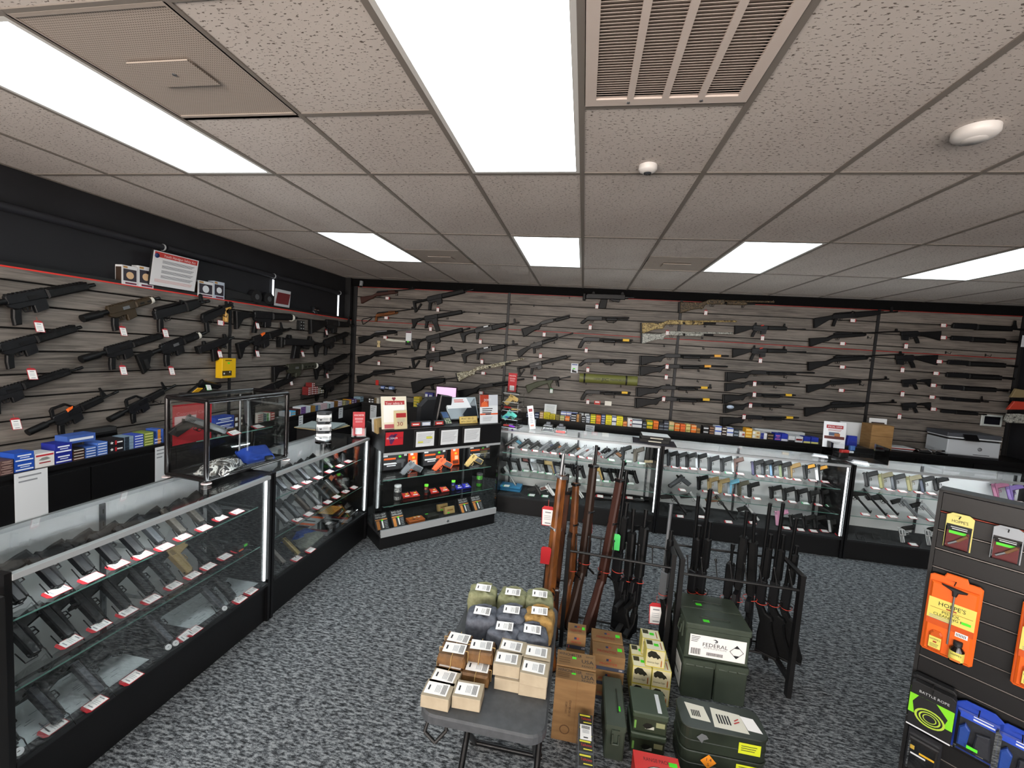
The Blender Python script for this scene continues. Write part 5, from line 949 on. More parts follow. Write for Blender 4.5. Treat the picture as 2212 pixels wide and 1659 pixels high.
for k, (x, y) in enumerate(((560, 1180), (1120, 1210))):
    p = onz(.2, 19, x, y+60); t = thing('folding_carbine', 'folded black carbine with white band, %s one in the left back case' % ('left', 'right')[k], 'gun', TR(p.x, p.y+.12, .2) @ RZ(BA))
    MB().prism([(-.2, 0), (.18, 0), (.2, .02), (.18, .045), (.0, .05), (-.18, .04)], -.02, .02, .006).build('receiver', GUN, t); MB().cyl((.05, -.03, .02), (.2, -.03, .02), .012).build('barrel', GUNM, t); MB().cyl((.09, -.03, .02), (.115, -.03, .02), .0215, n=14).build('band', C('#e0e0dc', .6), t); MB().box(-.15, .12, -.09, -.045, 0, .025, .004).build('stock', GUN2, t)
    m = MB().tube([(-.14, -.05, .028), (.12, -.05, .028), (.12, -.095, .028), (-.14, -.095, .028)], .003, 5); m.build('wire_rail', STEEL, t); price_tag(t, tagm(V((p.x-.05, p.y+.0, .25)), OB, AB_), 'f', '#b3202b', 1.2)
for k, x in enumerate((1380, 1450)):
    p = onz(.675, 19, x, 540); o = MB().mat(BLK).prism([(-.028, 0), (.028, 0), (.026, .17), (.0, .2), (-.02, .17)], -.02, .02, .008); o.mat(C('#b0a080')).box(-.026, .026, -.0215, -.0205, .0, .03); loose('holster_pair', o, TR(p.x, p.y+.06, .676) @ RZ(BA), '%s upright black pouch beside the light tube in the left back case' % ('left', 'right')[k], 'pouch')
# back case 2
loc = 'top shelf of the middle back case'
gr = G(slide=C('#5b5148', .4, .3), fr=C('#6a5e50'))
for c, x, y, sp, lk in ((20, 130, 440, g0, 'black'), (20, 300, 470, gd, 'dark'), (20, 462, 490, g0, 'black'), (20, 632, 500, g0, 'black'), (20, 815, 512, G(slide=SILV), 'silver-slided'), (20, 1035, 558, g0, 'black'), (20, 1262, 572, g0, 'black'), (20, 1468, 590, G(slide=C('#8c8f90', .35, .5), fr=C('#5a4038', .5)), 'grey brown-gripped'), (21, 78, 425, G(slide=C('#33304a', .35, .5)), 'violet-black'), (21, 235, 425, gd, 'dark'), (21, 375, 440, G(slide=C('#4a6072', .3, .6)), 'blue-sheened'), (21, 530, 460, G(slide=C('#7d8a68', .5)), 'sage-slided'), (21, 675, 480, G(slide=C('#4a4438', .5), fr=C('#8a6c38', .5)), 'bronze-framed'), (21, 925, 492, G(grip=C('#d89a2a')), 'black yellow-gripped'), (21, 1128, 515, G(slide=C('#e4e6e8', .4), grip=C('#d89a2a')), 'white-slided yellow-gripped')):
    pistol(loc, .675, c, x, y, 'flat', sp, lk, OB, AB_, tgo=(.055, .0), stand=False, tagc='#b3202b' if x != 1262 else '#3f9e68')
loc = 'middle shelf of the middle back case'
for c, x, y, sp, lk, md in ((20, 300, 855, G(slide=C('#5c5f63', .4, .4), fr=C('#3c3f42', .5), L=.22, optic=True), 'big grey', 'prof'), (20, 842, 900, g0, 'black', 'flat'), (20, 1030, 930, gF, 'tan', 'flat'), (20, 1222, 960, gF, 'tan', 'flat'), (20, 1392, 975, G(slide=C('#9aa8b4', .4), fr=C('#6fb4d0', .5)), 'light blue', 'flat'), (20, 1565, 1005, G(slide=C('#3f3c30', .5), fr=C('#4a4634', .5)), 'olive', 'flat'), (20, 1752, 1030, g0, 'black', 'flat'), (21, 370, 810, gC, 'compact black', 'flat'), (21, 580, 840, gC, 'compact black', 'flat'), (21, 792, 862, gC, 'compact black', 'flat'), (21, 1000, 885, gC, 'compact black', 'flat'), (21, 1190, 905, g0, 'black', 'flat')):
    pistol(loc, .425, c, x, y, md, sp, lk, OB, AB_, tgo=(.065, .0) if md == 'flat' else (.13, .02), tagc='#b3202b' if x not in (792, 1190) else '#3f9e68', sc_=1.0 if md == 'flat' else 1.15)
loc = 'deck of the middle back case'
for c, x, y, sp, lk, md in ((20, 590, 1345, S(target, L=.3), 'long black', 'profR'), (20, 965, 1355, S(target, L=.32, met=SILV), 'long silver', 'profR'), (20, 1455, 1445, S(target, L=.33, grip=WOODL), 'long wood-gripped', 'profR'), (20, 1880, 1460, G(slide=SILV, L=.24, hammer=True), 'large silver', 'profR'), (21, 470, 1250, G(slide=C('#d59ab8', .5), fr=C('#c888a8', .5)), 'pink', 'flat'), (21, 700, 1280, gC, 'small dark', 'flat'), (21, 910, 1300, gC, 'small grey', 'flat'), (21, 1090, 1300, gC, 'small black', 'flat'), (21, 1335, 1360, G(slide=STEEL, L=.15), 'small steel', 'flat')):
    pistol(loc, .2, c, x, y, md, sp, lk, OB, AB_, tgo=(-.07, .05) if md == 'profR' else (.06, .02))
# back case 3
loc = 'top shelf of the right back case'
for c, x, y, sp, lk in ((22, 215, 430, g0, 'black'), (22, 478, 455, G(slide=C('#8c8a58', .5), fr=C('#6a6448', .5)), 'olive-tan'), (22, 700, 485, gd, 'dark grey'), (22, 985, 505, G(slide=C('#8f8a5e', .5), fr=C('#7a7258', .5)), 'khaki'), (22, 1222, 525, G(slide=C('#2c3448', .4)), 'navy'), (22, 1465, 500, gC, 'small black'), (30, 1200, 905, G(slide=C('#6c6f72', .4, .4)), 'grey'), (30, 1560, 985, G(slide=C('#8c4a6a', .4), fr=C('#7a3c5a', .5)), 'magenta'), (30, 1690, 1005, G(slide=C('#6a4a90', .4), fr=C('#5a4080', .5)), 'purple')):
    pistol(loc, .675, c, x, y, 'flat', sp, lk, OB, AB_, tgo=(.06, .0))
loc = 'middle shelf of the right back case'
for c, x, y, sp, lk in ((22, 240, 905, S(target, L=.3), 'long black'), (22, 520, 950, S(target, L=.34), 'long black'), (22, 730, 945, S(target, L=.28, met=GUNM), 'long dark'), (22, 1085, 965, S(revolver, L=.26, met=C('#7c8084', .3, .7)), 'large grey'), (22, 1420, 1010, S(revolver, L=.24, met=SILV), 'large silver')):
    pistol(loc, .425, c, x, y, 'profR', sp, lk, OB, AB_, tgo=(-.06, .03))
loc = 'deck of the right back case'
for c, x, y, sp, lk in ((22, 850, 1430, S(revolver, L=.18, met=SILV), 'small silver'), (22, 1325, 1480, S(revolver, L=.2, met=SILV), 'silver')): pistol(loc, .2, c, x, y, 'flat', sp, lk, OB, AB_, tgo=(.08, .0))
for k, x in enumerate((115, 400)): p = onz(.2, 22, x, 1385); wire_stand(tagm2(p, .2, OB, AB_), 'empty wire stand on the right case deck, %s one' % ('left', 'right')[k])
# pistol on the little wall shelf and its tag
p = MSHELF @ V((-.02, -.07, .02)); t = gun('pistol', G(slide=GUN2, grip=C('#d8a41c', .5)), 'yellow-gripped pistol lying on the small shelf of the left wall', 'gun', frame(MSHELF @ V((.15, -.075, .03)), (0, 1, -.25), (.5, .3, .8)), None, None, 1.0, 1.1)
t.matrix_world = t.matrix_world @ Mx.Diagonal((1.25, 1.25, 1.25, 1)); price_tag(t, TR(*(MSHELF @ V((.0, -.1, .06)))) @ Rl @ RX(-.3), 'v', '#3fae58', 1.3)
# ================================================================ register stand in the corner (turned 46.6 degrees)
def lines(o, x0, x1, z0, dz, n, th=.003, y=-.0016, mat=None, rag=.25):
    o.mat(mat or GREYINK)
    for k in range(n): z = z0-k*dz; xe = x1-(x1-x0)*rag*((k*5) % 4)/4; o.quad((x0, y, z), (xe, y, z), (xe, y, z+th), (x0, y, z+th))
    return o
def rect(o, m_, x0, x1, z0, z1, y=-.0012): o.mat(m_).quad((x0, y, z0), (x1, y, z0), (x1, y, z1), (x0, y, z1)); return o
def FT(x, z, y=-.002): return TR(x, y, z) @ RX(PI/2)          # text on a face looking to -Y
RA = math.radians(46.6); RO = V((-1.548, 1.019, 0)); RD = V((math.cos(RA), math.sin(RA), 0)); RN = V((-math.sin(RA), math.cos(RA), 0)); MR = TR(*RO) @ RZ(RA)
t = thing('register_stand', 'black register stand with glazed front cabinet in the corner', 'display case', MR)
Lr, Dr = 1.235, .5
MB().box(0, Lr, .02, Dr, 0, .118).build('base', BLAM, t); MB().box(0, Lr, 0, Dr, .118, .14).build('deck', DECK, t)
MB().box(.01, Lr-.01, Dr-.015, Dr, .14, .87).build('back_panel', BLAM, t); MB().box(0, Lr, 0, Dr, .872, .89).build('cabinet_top', BLAM, t)
f = MB().box(0, Lr, 0, .018, .89, 1.075).build('fascia', BLAM, t); MB().box(0, .018, .018, Dr, .89, 1.075).build('side_fascia', BLAM, t); MB().box(Lr-.018, Lr, .018, Dr, .89, 1.075).build('side_fascia', BLAM, t); MB().box(.018, Lr-.018, .018, Dr, 1.0, 1.02).build('worktop', BLAM, t); MB().box(.018, Lr-.018, .018, .16, 1.055, 1.075).build('ledge', BLAM, t)
for a, b in ((.012, Lr/2), (Lr/2+.002, Lr-.012)): MB().box(a, b, .006, .011, .18, .862).build('sliding_glass', GLASS, t)
MB().box(.0, .006, .01, Dr-.02, .14, .87).build('side_glass', GLASS, t); MB().box(Lr-.006, Lr, .01, Dr-.02, .14, .87).build('side_glass', GLASS, t)
MB().box(0, Lr, -.006, .02, .118, .178).build('sill_rail', ALU, t); MB().box(0, Lr, -.004, .018, .855, .876).build('head_rail', ALU, t); MB().box(.04, Lr-.04, .02, .03, .862, .868).build('added_rail_glow', ADDGLOW, t); MB().cyl((Lr*.53, -.02, .15), (Lr*.53, -.006, .15), .012).build('lock', CHR, t)  # strip below the head rail is an added glow for the cabinet goods
for x in (.1, Lr-.14): MB().box(x-.01, x+.01, Dr-.03, Dr-.015, .14, .85).build('shelf_standard', C('#7a7d80', .35, .7), t)
for z, y0 in ((.6, .1), (.38, .04)):
    g = MB().box(.03, Lr-.03, y0, Dr-.03, z-.008, z).build('glass_shelf', GLASS, t); MB().box(.03, Lr-.03, y0-.001, y0, z-.007, z-.001).build('shelf_edge', EDGE, g)
    for x in (.1, Lr-.14): MB().box(x-.02, x+.02, y0-.006, y0+.03, z-.012, z-.008).build('clip', CHR, g)
def oc(off, c, x, y): p = onp(RO+RN*off, RN, c, x, y); return (p-RO).dot(RD), p.z
def RT(s, off, z): return MR @ TR(s, off, z)
# framed notices on the fascia
for k, (x0, x1, y0, y1, lb) in enumerate(((812, 1080, 715, 915, 'left framed notice with yellow highlighting on the register stand'), (1183, 1432, 685, 885, 'middle framed notice on the register stand front'), (1532, 1762, 660, 855, 'right framed notice on the register stand front'))):
    a, b = oc(0, 12, x0, (y0+y1)/2), oc(0, 12, x1, (y0+y1)/2); s_ = (a[0]+b[0])/2; w_ = b[0]-a[0]
    tt = thing('framed_notice', lb, 'sign', RT(s_, -.002, .98), 'framed notices on the register stand'); MB().box(-w_/2-.018, w_/2+.018, -.01, 0, -.075, .085, .002).build('frame', BLK, tt)
    o = MB().mat(PAPER).box(-w_/2, w_/2, -.0125, -.0102, -.07, .068); lines(o, -w_*.42, w_*.42, .045, .012, 8, .003, -.0128)
    if k == 0: rect(o, C('#d8d85a'), -.07, -.02, -.035, -.02, -.013); rect(o, C('#d8d85a'), .01, .07, .0, .02, -.013)
    o.build('sheet', None, tt)
a = oc(0, 12, 365, 800); o = MB().mat(C('#c0202c', .5)).box(-.08, .08, -.002, 0, -.058, .058); o.mat(C('#5a2a5a')).add([(x, -.0025, z) for x, z in ((-.055, .02), (-.028, .04), (0, .03), (.028, .04), (.0, .045), (.0, -.01), (-.02, -.045), (-.028, -.05), (-.04, -.04))], [tuple(range(9))]); o.mat(WHT).text('FFL DEALER', FT(-.022, .005, -.003), .022, .1); o.mat(C('#6a1a4a')).text('SHIELD', FT(.055, .005, -.003), .018, .045); loose('dealer_sign', o, RT(.085, -.001, 1.0), 'red dealer shield card on the register stand', 'sign')
# --- cabinet contents
def kit_case(x, lb, col):
    tt = thing('launcher_case', lb, 'case', RT(x, .36, .601) @ RX(-.1), 'black launcher cases in the register stand')
    MB().prism([(-.14, 0), (.14, 0), (.14, .17), (.12, .2), (.07, .2), (.05, .165), (-.05, .165), (-.07, .2), (-.12, .2), (-.14, .17)], 0, .06, .008).build('shell', C('#232427', .5), tt); MB().tube([(-.065, .03, .19), (-.05, .03, .215), (.05, .03, .215), (.065, .03, .19)], .008, 8).build('handle', C('#3c3f42', .5), tt)
    for s_ in (-1, 1): MB().box(s_*.1-.022, s_*.1+.022, -.006, .02, .178, .204, .003).build('latch', ORANGE, tt)
    o = MB(); rect(o, WHT, -.125, -.08, .135, .168); rect(o, C('#dfe2e4'), .085, .115, .13, .16); rect(o, ORANGE, -.12, .0, .105, .122); rect(o, WHT, -.12, .01, .06, .075); rect(o, WHT, -.09, .0, .042, .052); rect(o, GREEN, .03, .055, .12, .138)
    o.mat(C(col, .5)).add([(x_, -.0016, z_) for x_, z_ in ((.0, .07), (.01, .1), (.1, .1), (.1, .075), (.085, .072), (.075, .02), (.055, .022), (.058, .066))], [tuple(range(8))[::-1]]); o.build('print', None, tt)
    return tt
for (c, x, y, col, lb) in ((17, 365, 450, '#55585c', 'grey'), (17, 935, 370, '#e0602a', 'orange'), (17, 1570, 310, '#8a7a48', 'tan')):
    s_, z_ = oc(.36, c, x, y); kit_case(s_, 'black launcher case with orange latches and a %s launcher print' % lb, col)
for (x, y, m_, lb) in ((455, 590, C('#6d7175', .5), 'grey'), (915, 535, C('#e8633a', .5), 'orange'), (1375, 480, C('#c0a467', .5), 'tan')):
    s_, z_ = oc(.14, 17, x, y); gun('launcher_pistol', G(slide=m_, fr=m_, grip=C('#4a4c50', .6), L=.15), lb+' launcher pistol on the upper shelf of the register stand', 'gun', RT(s_, .14, .615) @ frame((0, 0, 0), (-.62, -.1, -.6), (-.62, .1, .72)), None, 'launchers in the register stand', 1.1, 1.2)
for k, (x, y) in enumerate(((620, 440), (1225, 370))):
    s_, z_ = oc(.28, 17, x, y); o = MB().mat(C('#e8581e', .3)).prism([(-.05, 0), (.05, 0), (.045, .1), (.05, .22), (-.045, .22), (-.05, .11)], 0, .02, .006); rect(o, WHT, -.03, .0, .15, .2, -.0008); rect(o, C('#f0b890'), -.01, .03, .06, .1, -.0008); rect(o, YEL, -.012, .015, .115, .135, -.001); rect(o, C('#6a2a12'), -.035, .035, .015, .05, -.0008)
    loose('orange_bag', o, RT(s_, .28, .602) @ RX(-.12), '%s orange foil bag between the launcher cases' % ('left', 'right')[k], 'bag', 'orange foil bags')
def jar(x, y, cap, bead, lb, h_=.12, r=.036):
    s_, z_ = oc(.14, 17, x, y); tt = thing('ball_jar', lb, 'jar', RT(s_, .16, .381)); MB().lathe([(.0001, .002), (r*.9, .002), (r*.92, h_*.9), (.0001, h_*.92)], n=18).build('balls', m_camo('beads_'+lb[:4], bead, 90), tt); MB().lathe([(r, 0), (r, h_*.95), (r*.85, h_)], n=18).build('wall', ACRYL, tt); MB().lathe([(r*.9, h_), (r*.9, h_+.018), (.0001, h_+.018)], n=18).build('lid', C(cap, .4), tt); MB().lathe([(r*1.01, h_*.3), (r*1.01, h_*.65)], n=18).build('label', C('#2a2b2e', .6), tt); return tt
jar(400, 900, '#c9ccce', ['#9a9c9e', '#e4e6e8', '#5c5e60', '#ffffff'], 'clear jar of white and grey balls in the register stand'); jar(1575, 700, '#4a4c4e', ['#1f7a2e', '#4ad03a', '#8af060', '#2a9a3a'], 'clear jar of green balls in the register stand')
jar(810, 850, '#7af03a', ['#8a2a22', '#c84a3a', '#5a1a16', '#e06a5a'], 'small bottle of red balls with green cap in the register stand', .085, .022); jar(1200, 760, '#7af03a', ['#22308a', '#3a50c8', '#16205a', '#6a80e0'], 'small bottle of blue balls with green cap in the register stand', .085, .022)
for k, (x, y, col, lb) in enumerate(((560, 930, '#c03028', 'left red'), (680, 940, '#cc3a30', 'second red'), (960, 850, '#c03028', 'third red'), (1110, 850, '#d84a40', 'right red'), (1320, 790, '#2a2fb0', 'left blue'), (1430, 790, '#3238c0', 'right blue'))):
    s_, z_ = oc(.1, 17, x, y); o = MB().mat(C(col, .35)).prism([(-.04, 0), (.045, 0), (.03, .075), (-.035, .07)], -.008, .008, .004); rect(o, WHT, -.02, .025, .01, .022, -.0086); rect(o, C('#d8e04a'), -.005, .018, .035, .048, -.0086); rect(o, BLK, -.03, .025, .058, .07, -.0086); loose('refill_pouch', o, RT(s_, .15, .384) @ RX(-1.15), lb+' foil pouch on the lower shelf of the register stand', 'pouch', 'foil pouches')
for k, (x, y, lb) in enumerate(((200, 1240, 'leftmost'), (435, 1200, 'second'), (1395, 1000, 'third'), (1580, 960, 'rightmost'))):
    s_, z_ = oc(.08, 17, x, y); o = MB().mat(C('#1c1d20', .5)).box(-.06, .06, 0, .025, 0, .17, .002)
    o.mat(WHT).text('BAD-GUY', FT(0, .148), .026, .1); o.text('REPELLENT', FT(0, .124), .022, .1); rect(o, C('#d88a3a'), -.055, .055, .095, .106); rect(o, C('#d88a3a'), -.05, -.022, .01, .09); rect(o, WHT, -.002, .012, .02, .085, -.002); rect(o, GREEN, -.006, .014, .085, .1, -.002); lines(o, .022, .052, .075, .015, 5, .006, -.0016)
    loose('repellent_pack', o, RT(s_, .09, .141) @ RX(-.75), lb+' black repellent pack with white capitals on the cabinet deck', 'pack', 'repellent packs')
s_, z_ = oc(.1, 17, 670, 1220); o = MB().mat(C('#b8622a', .5)).box(-.08, .08, -.05, .05, 0, .03, .003)
for q in range(9): rect_ = random.uniform(-.07, .05); yy = random.uniform(-.045, .035); o.mat([C('#2a1a10'), YEL, WHT][q % 3]).quad((rect_, yy, .0306), (rect_+.025, yy, .0306), (rect_+.025, yy+.012, .0306), (rect_, yy+.012, .0306))
loose('orange_pack', o, RT(s_, .14, .141), 'orange and brown pack lying on the register cabinet deck', 'pack')
s_, z_ = oc(.1, 17, 915, 1180); o = MB().mat(C('#2c2d28', .6)).box(-.06, .06, -.045, .045, 0, .03, .003); o.mat(GREEN).quad((-.055, .02, .0306), (-.025, .02, .0306), (-.025, .035, .0306), (-.055, .035, .0306)); loose('dark_pack', o, RT(s_, .16, .141), 'dark green-black pack beside the tan carton in the register cabinet', 'pack')
for x, y, off, lb in ((1175, 1120, .1, 'tan carton with green sticker in the register cabinet'), (1075, 1100, .2, 'tan carton behind another in the register cabinet')):
    s_, z_ = oc(off, 17, x, y); o = MB().mat(C('#b29763', .7)).box(-.055, .055, -.02, .02, 0, .07, .002); rect(o, C('#8a6a3a'), -.03, .035, .03, .045, -.0206); rect(o, GREEN, -.03, -.008, .006, .018, -.0208); loose('small_carton', o, RT(s_, off+.06, .141) @ RX(-.3), lb, 'box')
# --- on top of the stand
def standee(c, x0, x1, y0, y1, off, zb, tilt, lb, paint, th=.004, name='brochure', cat='brochure', rz=0, yaw=None):
    a, b = oc(off, c, x0, y1), oc(off, c, x1, y1); top = oc(off, c, (x0+x1)/2, y0)[1]; w_ = b[0]-a[0]; h_ = (top-zb)/max(.5, math.cos(tilt))
    o = MB(); paint(o, w_, h_); return loose(name, o, RT((a[0]+b[0])/2, off, zb) @ RZ(rz) @ RX(-tilt), lb, cat)
def p_safety(o, w_, h_):
    o.mat(C('#e6e0cc', .6)).box(-w_/2, w_/2, 0, .004, 0, h_); rect(o, C('#b0383c'), -w_*.36, w_*.42, h_*.73, h_*.86); rect(o, C('#f2f2ee'), -w_*.42, w_*.42, h_*.2, h_*.74); rect(o, C('#b85a62'), -w_*.4, w_*.3, .005, h_*.14); o.mat(C('#f4e0dc')).text('Your safety is', FT(0, h_*.79), .03, w_*.66); o.mat(C('#8a3038')).add([(x_*w_, -.0016, h_*.93+z_*w_) for x_, z_ in ((-.08, 0), (-.05, .06), (0, .04), (.05, .06), (.08, 0), (0, -.09))], [tuple(range(6))[::-1]])
standee(12, 310, 690, 195, 690, .06, 1.076, .22, 'tall cream and red safety brochure in a clear holder on the stand', p_safety)
def p_30(o, w_, h_):
    o.mat(C('#d3c69c', .6)).box(-w_/2, w_/2, 0, .02, 0, h_); rect(o, C('#a82a2c'), -w_*.38, w_*.42, h_*.62, h_*.86); o.mat(C('#8a2a2c')).text('30', FT(-w_*.1, h_*.28), .05, w_*.5); lines(o, -w_*.3, w_*.35, h_*.52, .012, 3, .003)
standee(12, 505, 690, 400, 665, .03, 1.076, .18, 'small tan brochure stack marked 30 in front of the safety brochure', p_30)
def p_dont(o, w_, h_):
    o.mat(C('#dfe4e8', .6)).box(-w_/2, w_/2, 0, .004, 0, h_); rect(o, C('#a83a22'), -w_/2, -w_*.02, h_*.58, h_); rect(o, C('#c9ced6'), -w_*.02, w_/2, h_*.62, h_); o.mat(C('#e06a3a')).add([(x_*w_, -.0014, z_*h_) for x_, z_ in ((-.45, .58), (-.05, .58), (-.1, .74), (-.28, .78), (-.42, .7))], [tuple(range(5))]); o.mat(WHT).text("DON'T", FT(-w_*.08, h_*.82), .035, w_*.4); rect(o, C('#e05a2a'), -w_/2, w_/2, h_*.3, h_*.35); rect(o, INK, -w_*.2, w_*.1, h_*.305, h_*.345, -.002); lines(o, -w_*.38, w_*.2, h_*.5, .02, 3, .008, mat=INK); lines(o, -w_*.35, w_*.2, h_*.22, .012, 4, .003); 
standee(12, 1775, 2040, 165, 600, .05, 1.076, .12, 'orange and white promotional flyer at the right end of the stand', p_dont)
a = oc(.1, 12, 1610, 570); o = MB().mat(C('#c9a94e', .35, .3)).box(-.105, .105, 0, .004, 0, .072); rect(o, C('#dcc47a', .4), -.1, .1, .004, .068); o.mat(C('#3a2c10')).text('MUST SEE I.D.', FT(-.01, .05), .026, .15); o.text('WITH CREDIT CARD', FT(0, .02), .024, .18); loose('gold_sign', o, RT(a[0], .1, 1.076) @ RX(-.25), 'gold credit card sign on the register stand', 'sign')
for x, y, col, lb in ((808, 600, '#c23a34', 'left red'), (965, 575, '#c9d4e6', 'white-blue'), (1160, 575, '#c23a34', 'right red')):
    s_, z_ = oc(.08, 12, x, y+40); tt = thing('card_holder', lb+' business card holder on the register stand ledge', 'card holder', RT(s_, .07, 1.076)); MB().prism([(-.055, 0), (.055, 0), (.05, .05), (-.05, .05)], 0, .035, .004).build('tray', C('#26272a', .4), tt); o = MB(); rect(o, C(col, .6), -.042, .042, .01, .042, -.001); rect(o, WHT, -.03, .03, .02, .03, -.0014); o.build('cards', None, tt)
s_, z_ = oc(.1, 12, 1320, 600); tt = thing('card_terminal', 'black card payment terminal with blue screen on the register stand', 'terminal', RT(s_, .1, 1.076) @ RX(-.9)); MB().prism([(-.042, 0), (.042, 0), (.042, .17), (.03, .18), (-.03, .18), (-.042, .17)], 0, .035, .006).build('body', C('#1b1c1f', .4), tt); o = MB(); rect(o, C('#33507a', .2), -.033, .033, .09, .165); o.build('screen', None, tt); o = MB(); [rect(o, C('#b9c0a0') if (i+j) % 3 else C('#6a8a5a'), -.03+i*.022, -.014+i*.022, .015+j*.017, .026+j*.017) for i in range(3) for j in range(4)]; o.build('keypad', None, tt)
# register: tilted flat display and upright back monitor
s0, _ = oc(.2, 12, 1400, 480); s1, _ = oc(.2, 12, 1765, 480); zt = oc(.3, 12, 1540, 175)[1]
tt = thing('register_screen', 'silver-bezelled register touch screen seen from behind on the stand', 'monitor', RT((s0+s1)/2, .2, 1.105) @ RX(-.42)); w_ = (s1-s0); h_ = .235; MB().prism([(-w_/2-.05, 0), (w_/2, 0), (w_/2, h_), (-w_/2-.09, h_)], 0, .025, .006).build('shell', C('#8f9aa0', .3, .3), tt)
o = MB().mat(C('#dfe5ea', .5)).add([(-w_/2-.08, -.001, h_*.96), (w_*.1, -.001, h_*.96), (w_*.25, -.001, h_*.5), (-w_/2-.06, -.001, h_*.48)], [(3, 2, 1, 0)]); rect(o, C('#c44a40'), -w_*.42, -w_*.05, h_*.84, h_*.88, -.002); rect(o, C('#c44a40'), -w_*.42, -w_*.03, h_*.76, h_*.8, -.002); o.mat(C('#20262c', .12)).add([(-w_*.25, -.0008, .02), (w_/2-.015, -.0008, .02), (w_/2-.015, -.0008, h_-.015), (w_*.42, -.0008, h_-.015)], [(0, 1, 2, 3)]); o.build('receipt_sheet', None, tt); MB().box(-.05, .05, .02, .1, -.05, .05).build('foot', BLK, tt)
s0, _ = oc(.25, 12, 1255, 480); tt = thing('register_monitor', 'black monitor housing left of the register touch screen', 'monitor', RT(s0+.0, .26, 1.02)); MB().prism([(-.1, 0), (.07, 0), (.08, .31), (-.05, .33)], 0, .1, .01).build('housing', C('#151619', .35), tt); MB().box(-.07, .07, .0, .14, -.001, .02).build('base', BLK, tt)
# folders, chair back behind the stand
for k in range(5): o = MB().mat(C('#c9ad78' if k < 3 else '#d9dcde', .7)).box(-.14, .14, 0, .004, 0, .12+.01*(k % 2)); loose('file_folder', o, RT(.0+.1, .2+.03*k, 1.021) @ RZ(.5) @ RX(-.1), '%s file folder standing at the left end of the register stand' % (('front tan', 'second tan', 'third tan', 'white', 'rear white')[k]), 'folder', 'file folders')
p = V((-1.48, 2.1, 0)); tt = thing('office_chair', 'black office chair behind the register stand', 'chair', TR(p.x, p.y, 0) @ RZ(RA)); MB().prism([(-.23, .62), (.2, .62), (.23, .95), (.2, 1.18), (.1, 1.27), (-.12, 1.27), (-.21, 1.18)], 0, .07, .03).build('backrest', C('#1b1c20', .6), tt); MB().prism([(-.25, .45), (.25, .45), (.25, .53), (-.25, .53)], .05, .52, .03).build('seat', C('#1b1c20', .6), tt); MB().cyl((0, .28, .08), (0, .28, .45), .03).build('column', GUNM, tt)
for k in range(5): a = k*2*PI/5; MB().tube([(0, .28, .1), (.28*math.cos(a), .28+.28*math.sin(a), .05)], .018, 6).cyl((.28*math.cos(a), .28+.28*math.sin(a)-.015, .03), (.28*math.cos(a), .28+.28*math.sin(a)+.015, .03), .03).build('leg', BLK, tt)
MB().box(-.03, .03, .02, .06, .5, .7).build('spine', BLK, tt)
p = ony(3.5, 12, 1270, 145); tt = thing('pink_monitor', 'monitor showing a pale pink screen on the back counter', 'monitor', TR(p.x, 3.5, ZK)); hz_ = p.z-ZK; MB().box(-.155, .155, 0, .03, hz_-.11, hz_+.11, .004).build('bezel', C('#3a2038', .4), tt); MB().mat(m_emit('pink_screen', (.62, .40, .58, 1), .9)).box(-.147, .147, -.0015, -.0005, hz_-.1, hz_+.095).build('screen', None, tt); MB().cyl((0, .02, .01), (0, .02, hz_-.1), .015).build('stem', BLK, tt); MB().box(-.09, .09, -.05, .08, 0, .012).build('foot', BLK, tt)
p = ony(3.5, 12, 1020, 185); loose('picture_box', carton(.12, .08, .1, '#3a3a8a', '#c9c9c9', 'dots'), TR(p.x, 3.47, p.z-.04), 'small red-topped picture box left of the pink monitor', 'box'); loose('flat_box', carton(.14, .09, .12, '#c9beb4', '#b33a38', 'rim'), TR(p.x+.0, 3.53, ZK), 'white and red flat box left of the pink monitor', 'box')
# ================================================================ tabletop glass case
TC = TR(-1.963, -.325, .966) @ RZ(math.radians(-5)); tt = thing('tabletop_case', 'black framed glass case standing on the nearest left display case', 'display case', TC)
wx, ly, hz_ = .29, .585, .47
def edge(a, b): MB().cyl(a, b, .014, n=8).build('frame_edge', C('#141213', .2), tt)
for z in (.02, hz_):
    edge((-wx, 0, z), (0, 0, z)); edge((-wx, ly, z), (0, ly, z)); edge((0, 0, z), (0, ly, z)); edge((-wx, 0, z), (-wx, ly, z))
for x in (-wx, 0):
    for y in (0, ly): edge((x, y, .02), (x, y, hz_)); MB().cyl((x, y, .001), (x, y, .006), .026, n=18).build('foot_pad', C('#d8c9c8', .5), tt)
MB().box(-wx, 0, 0, ly, .014, .022).build('floor', BLK, tt)
for q in ((-wx, 0, -.002, .002), (-wx, 0, ly-.002, ly+.002)): MB().box(*q, .03, hz_-.008).build('glass', GLASS, tt)
for x in (-wx, 0): MB().box(x-.002, x+.002, .01, ly-.01, .03, hz_-.008).build('glass', GLASS, tt)
MB().box(-wx+.01, -.01, .01, ly-.01, hz_-.002, hz_+.002).build('glass', GLASS, tt)
g = MB().box(-wx+.02, -.1, .02, ly-.02, .225, .231).build('glass_shelf', GLASS, tt); MB().box(-.1, -.098, .02, ly-.02, .225, .231).build('shelf_edge', EDGE, g)
MB().cyl((-.15, ly*.6, .03), (-.15, ly*.6, hz_), .006).build('rod', STEEL, tt)
a = TC.inverted() @ onx(-2.24, 29, 165, 300); b = TC.inverted() @ onx(-2.24, 29, 640, 860)
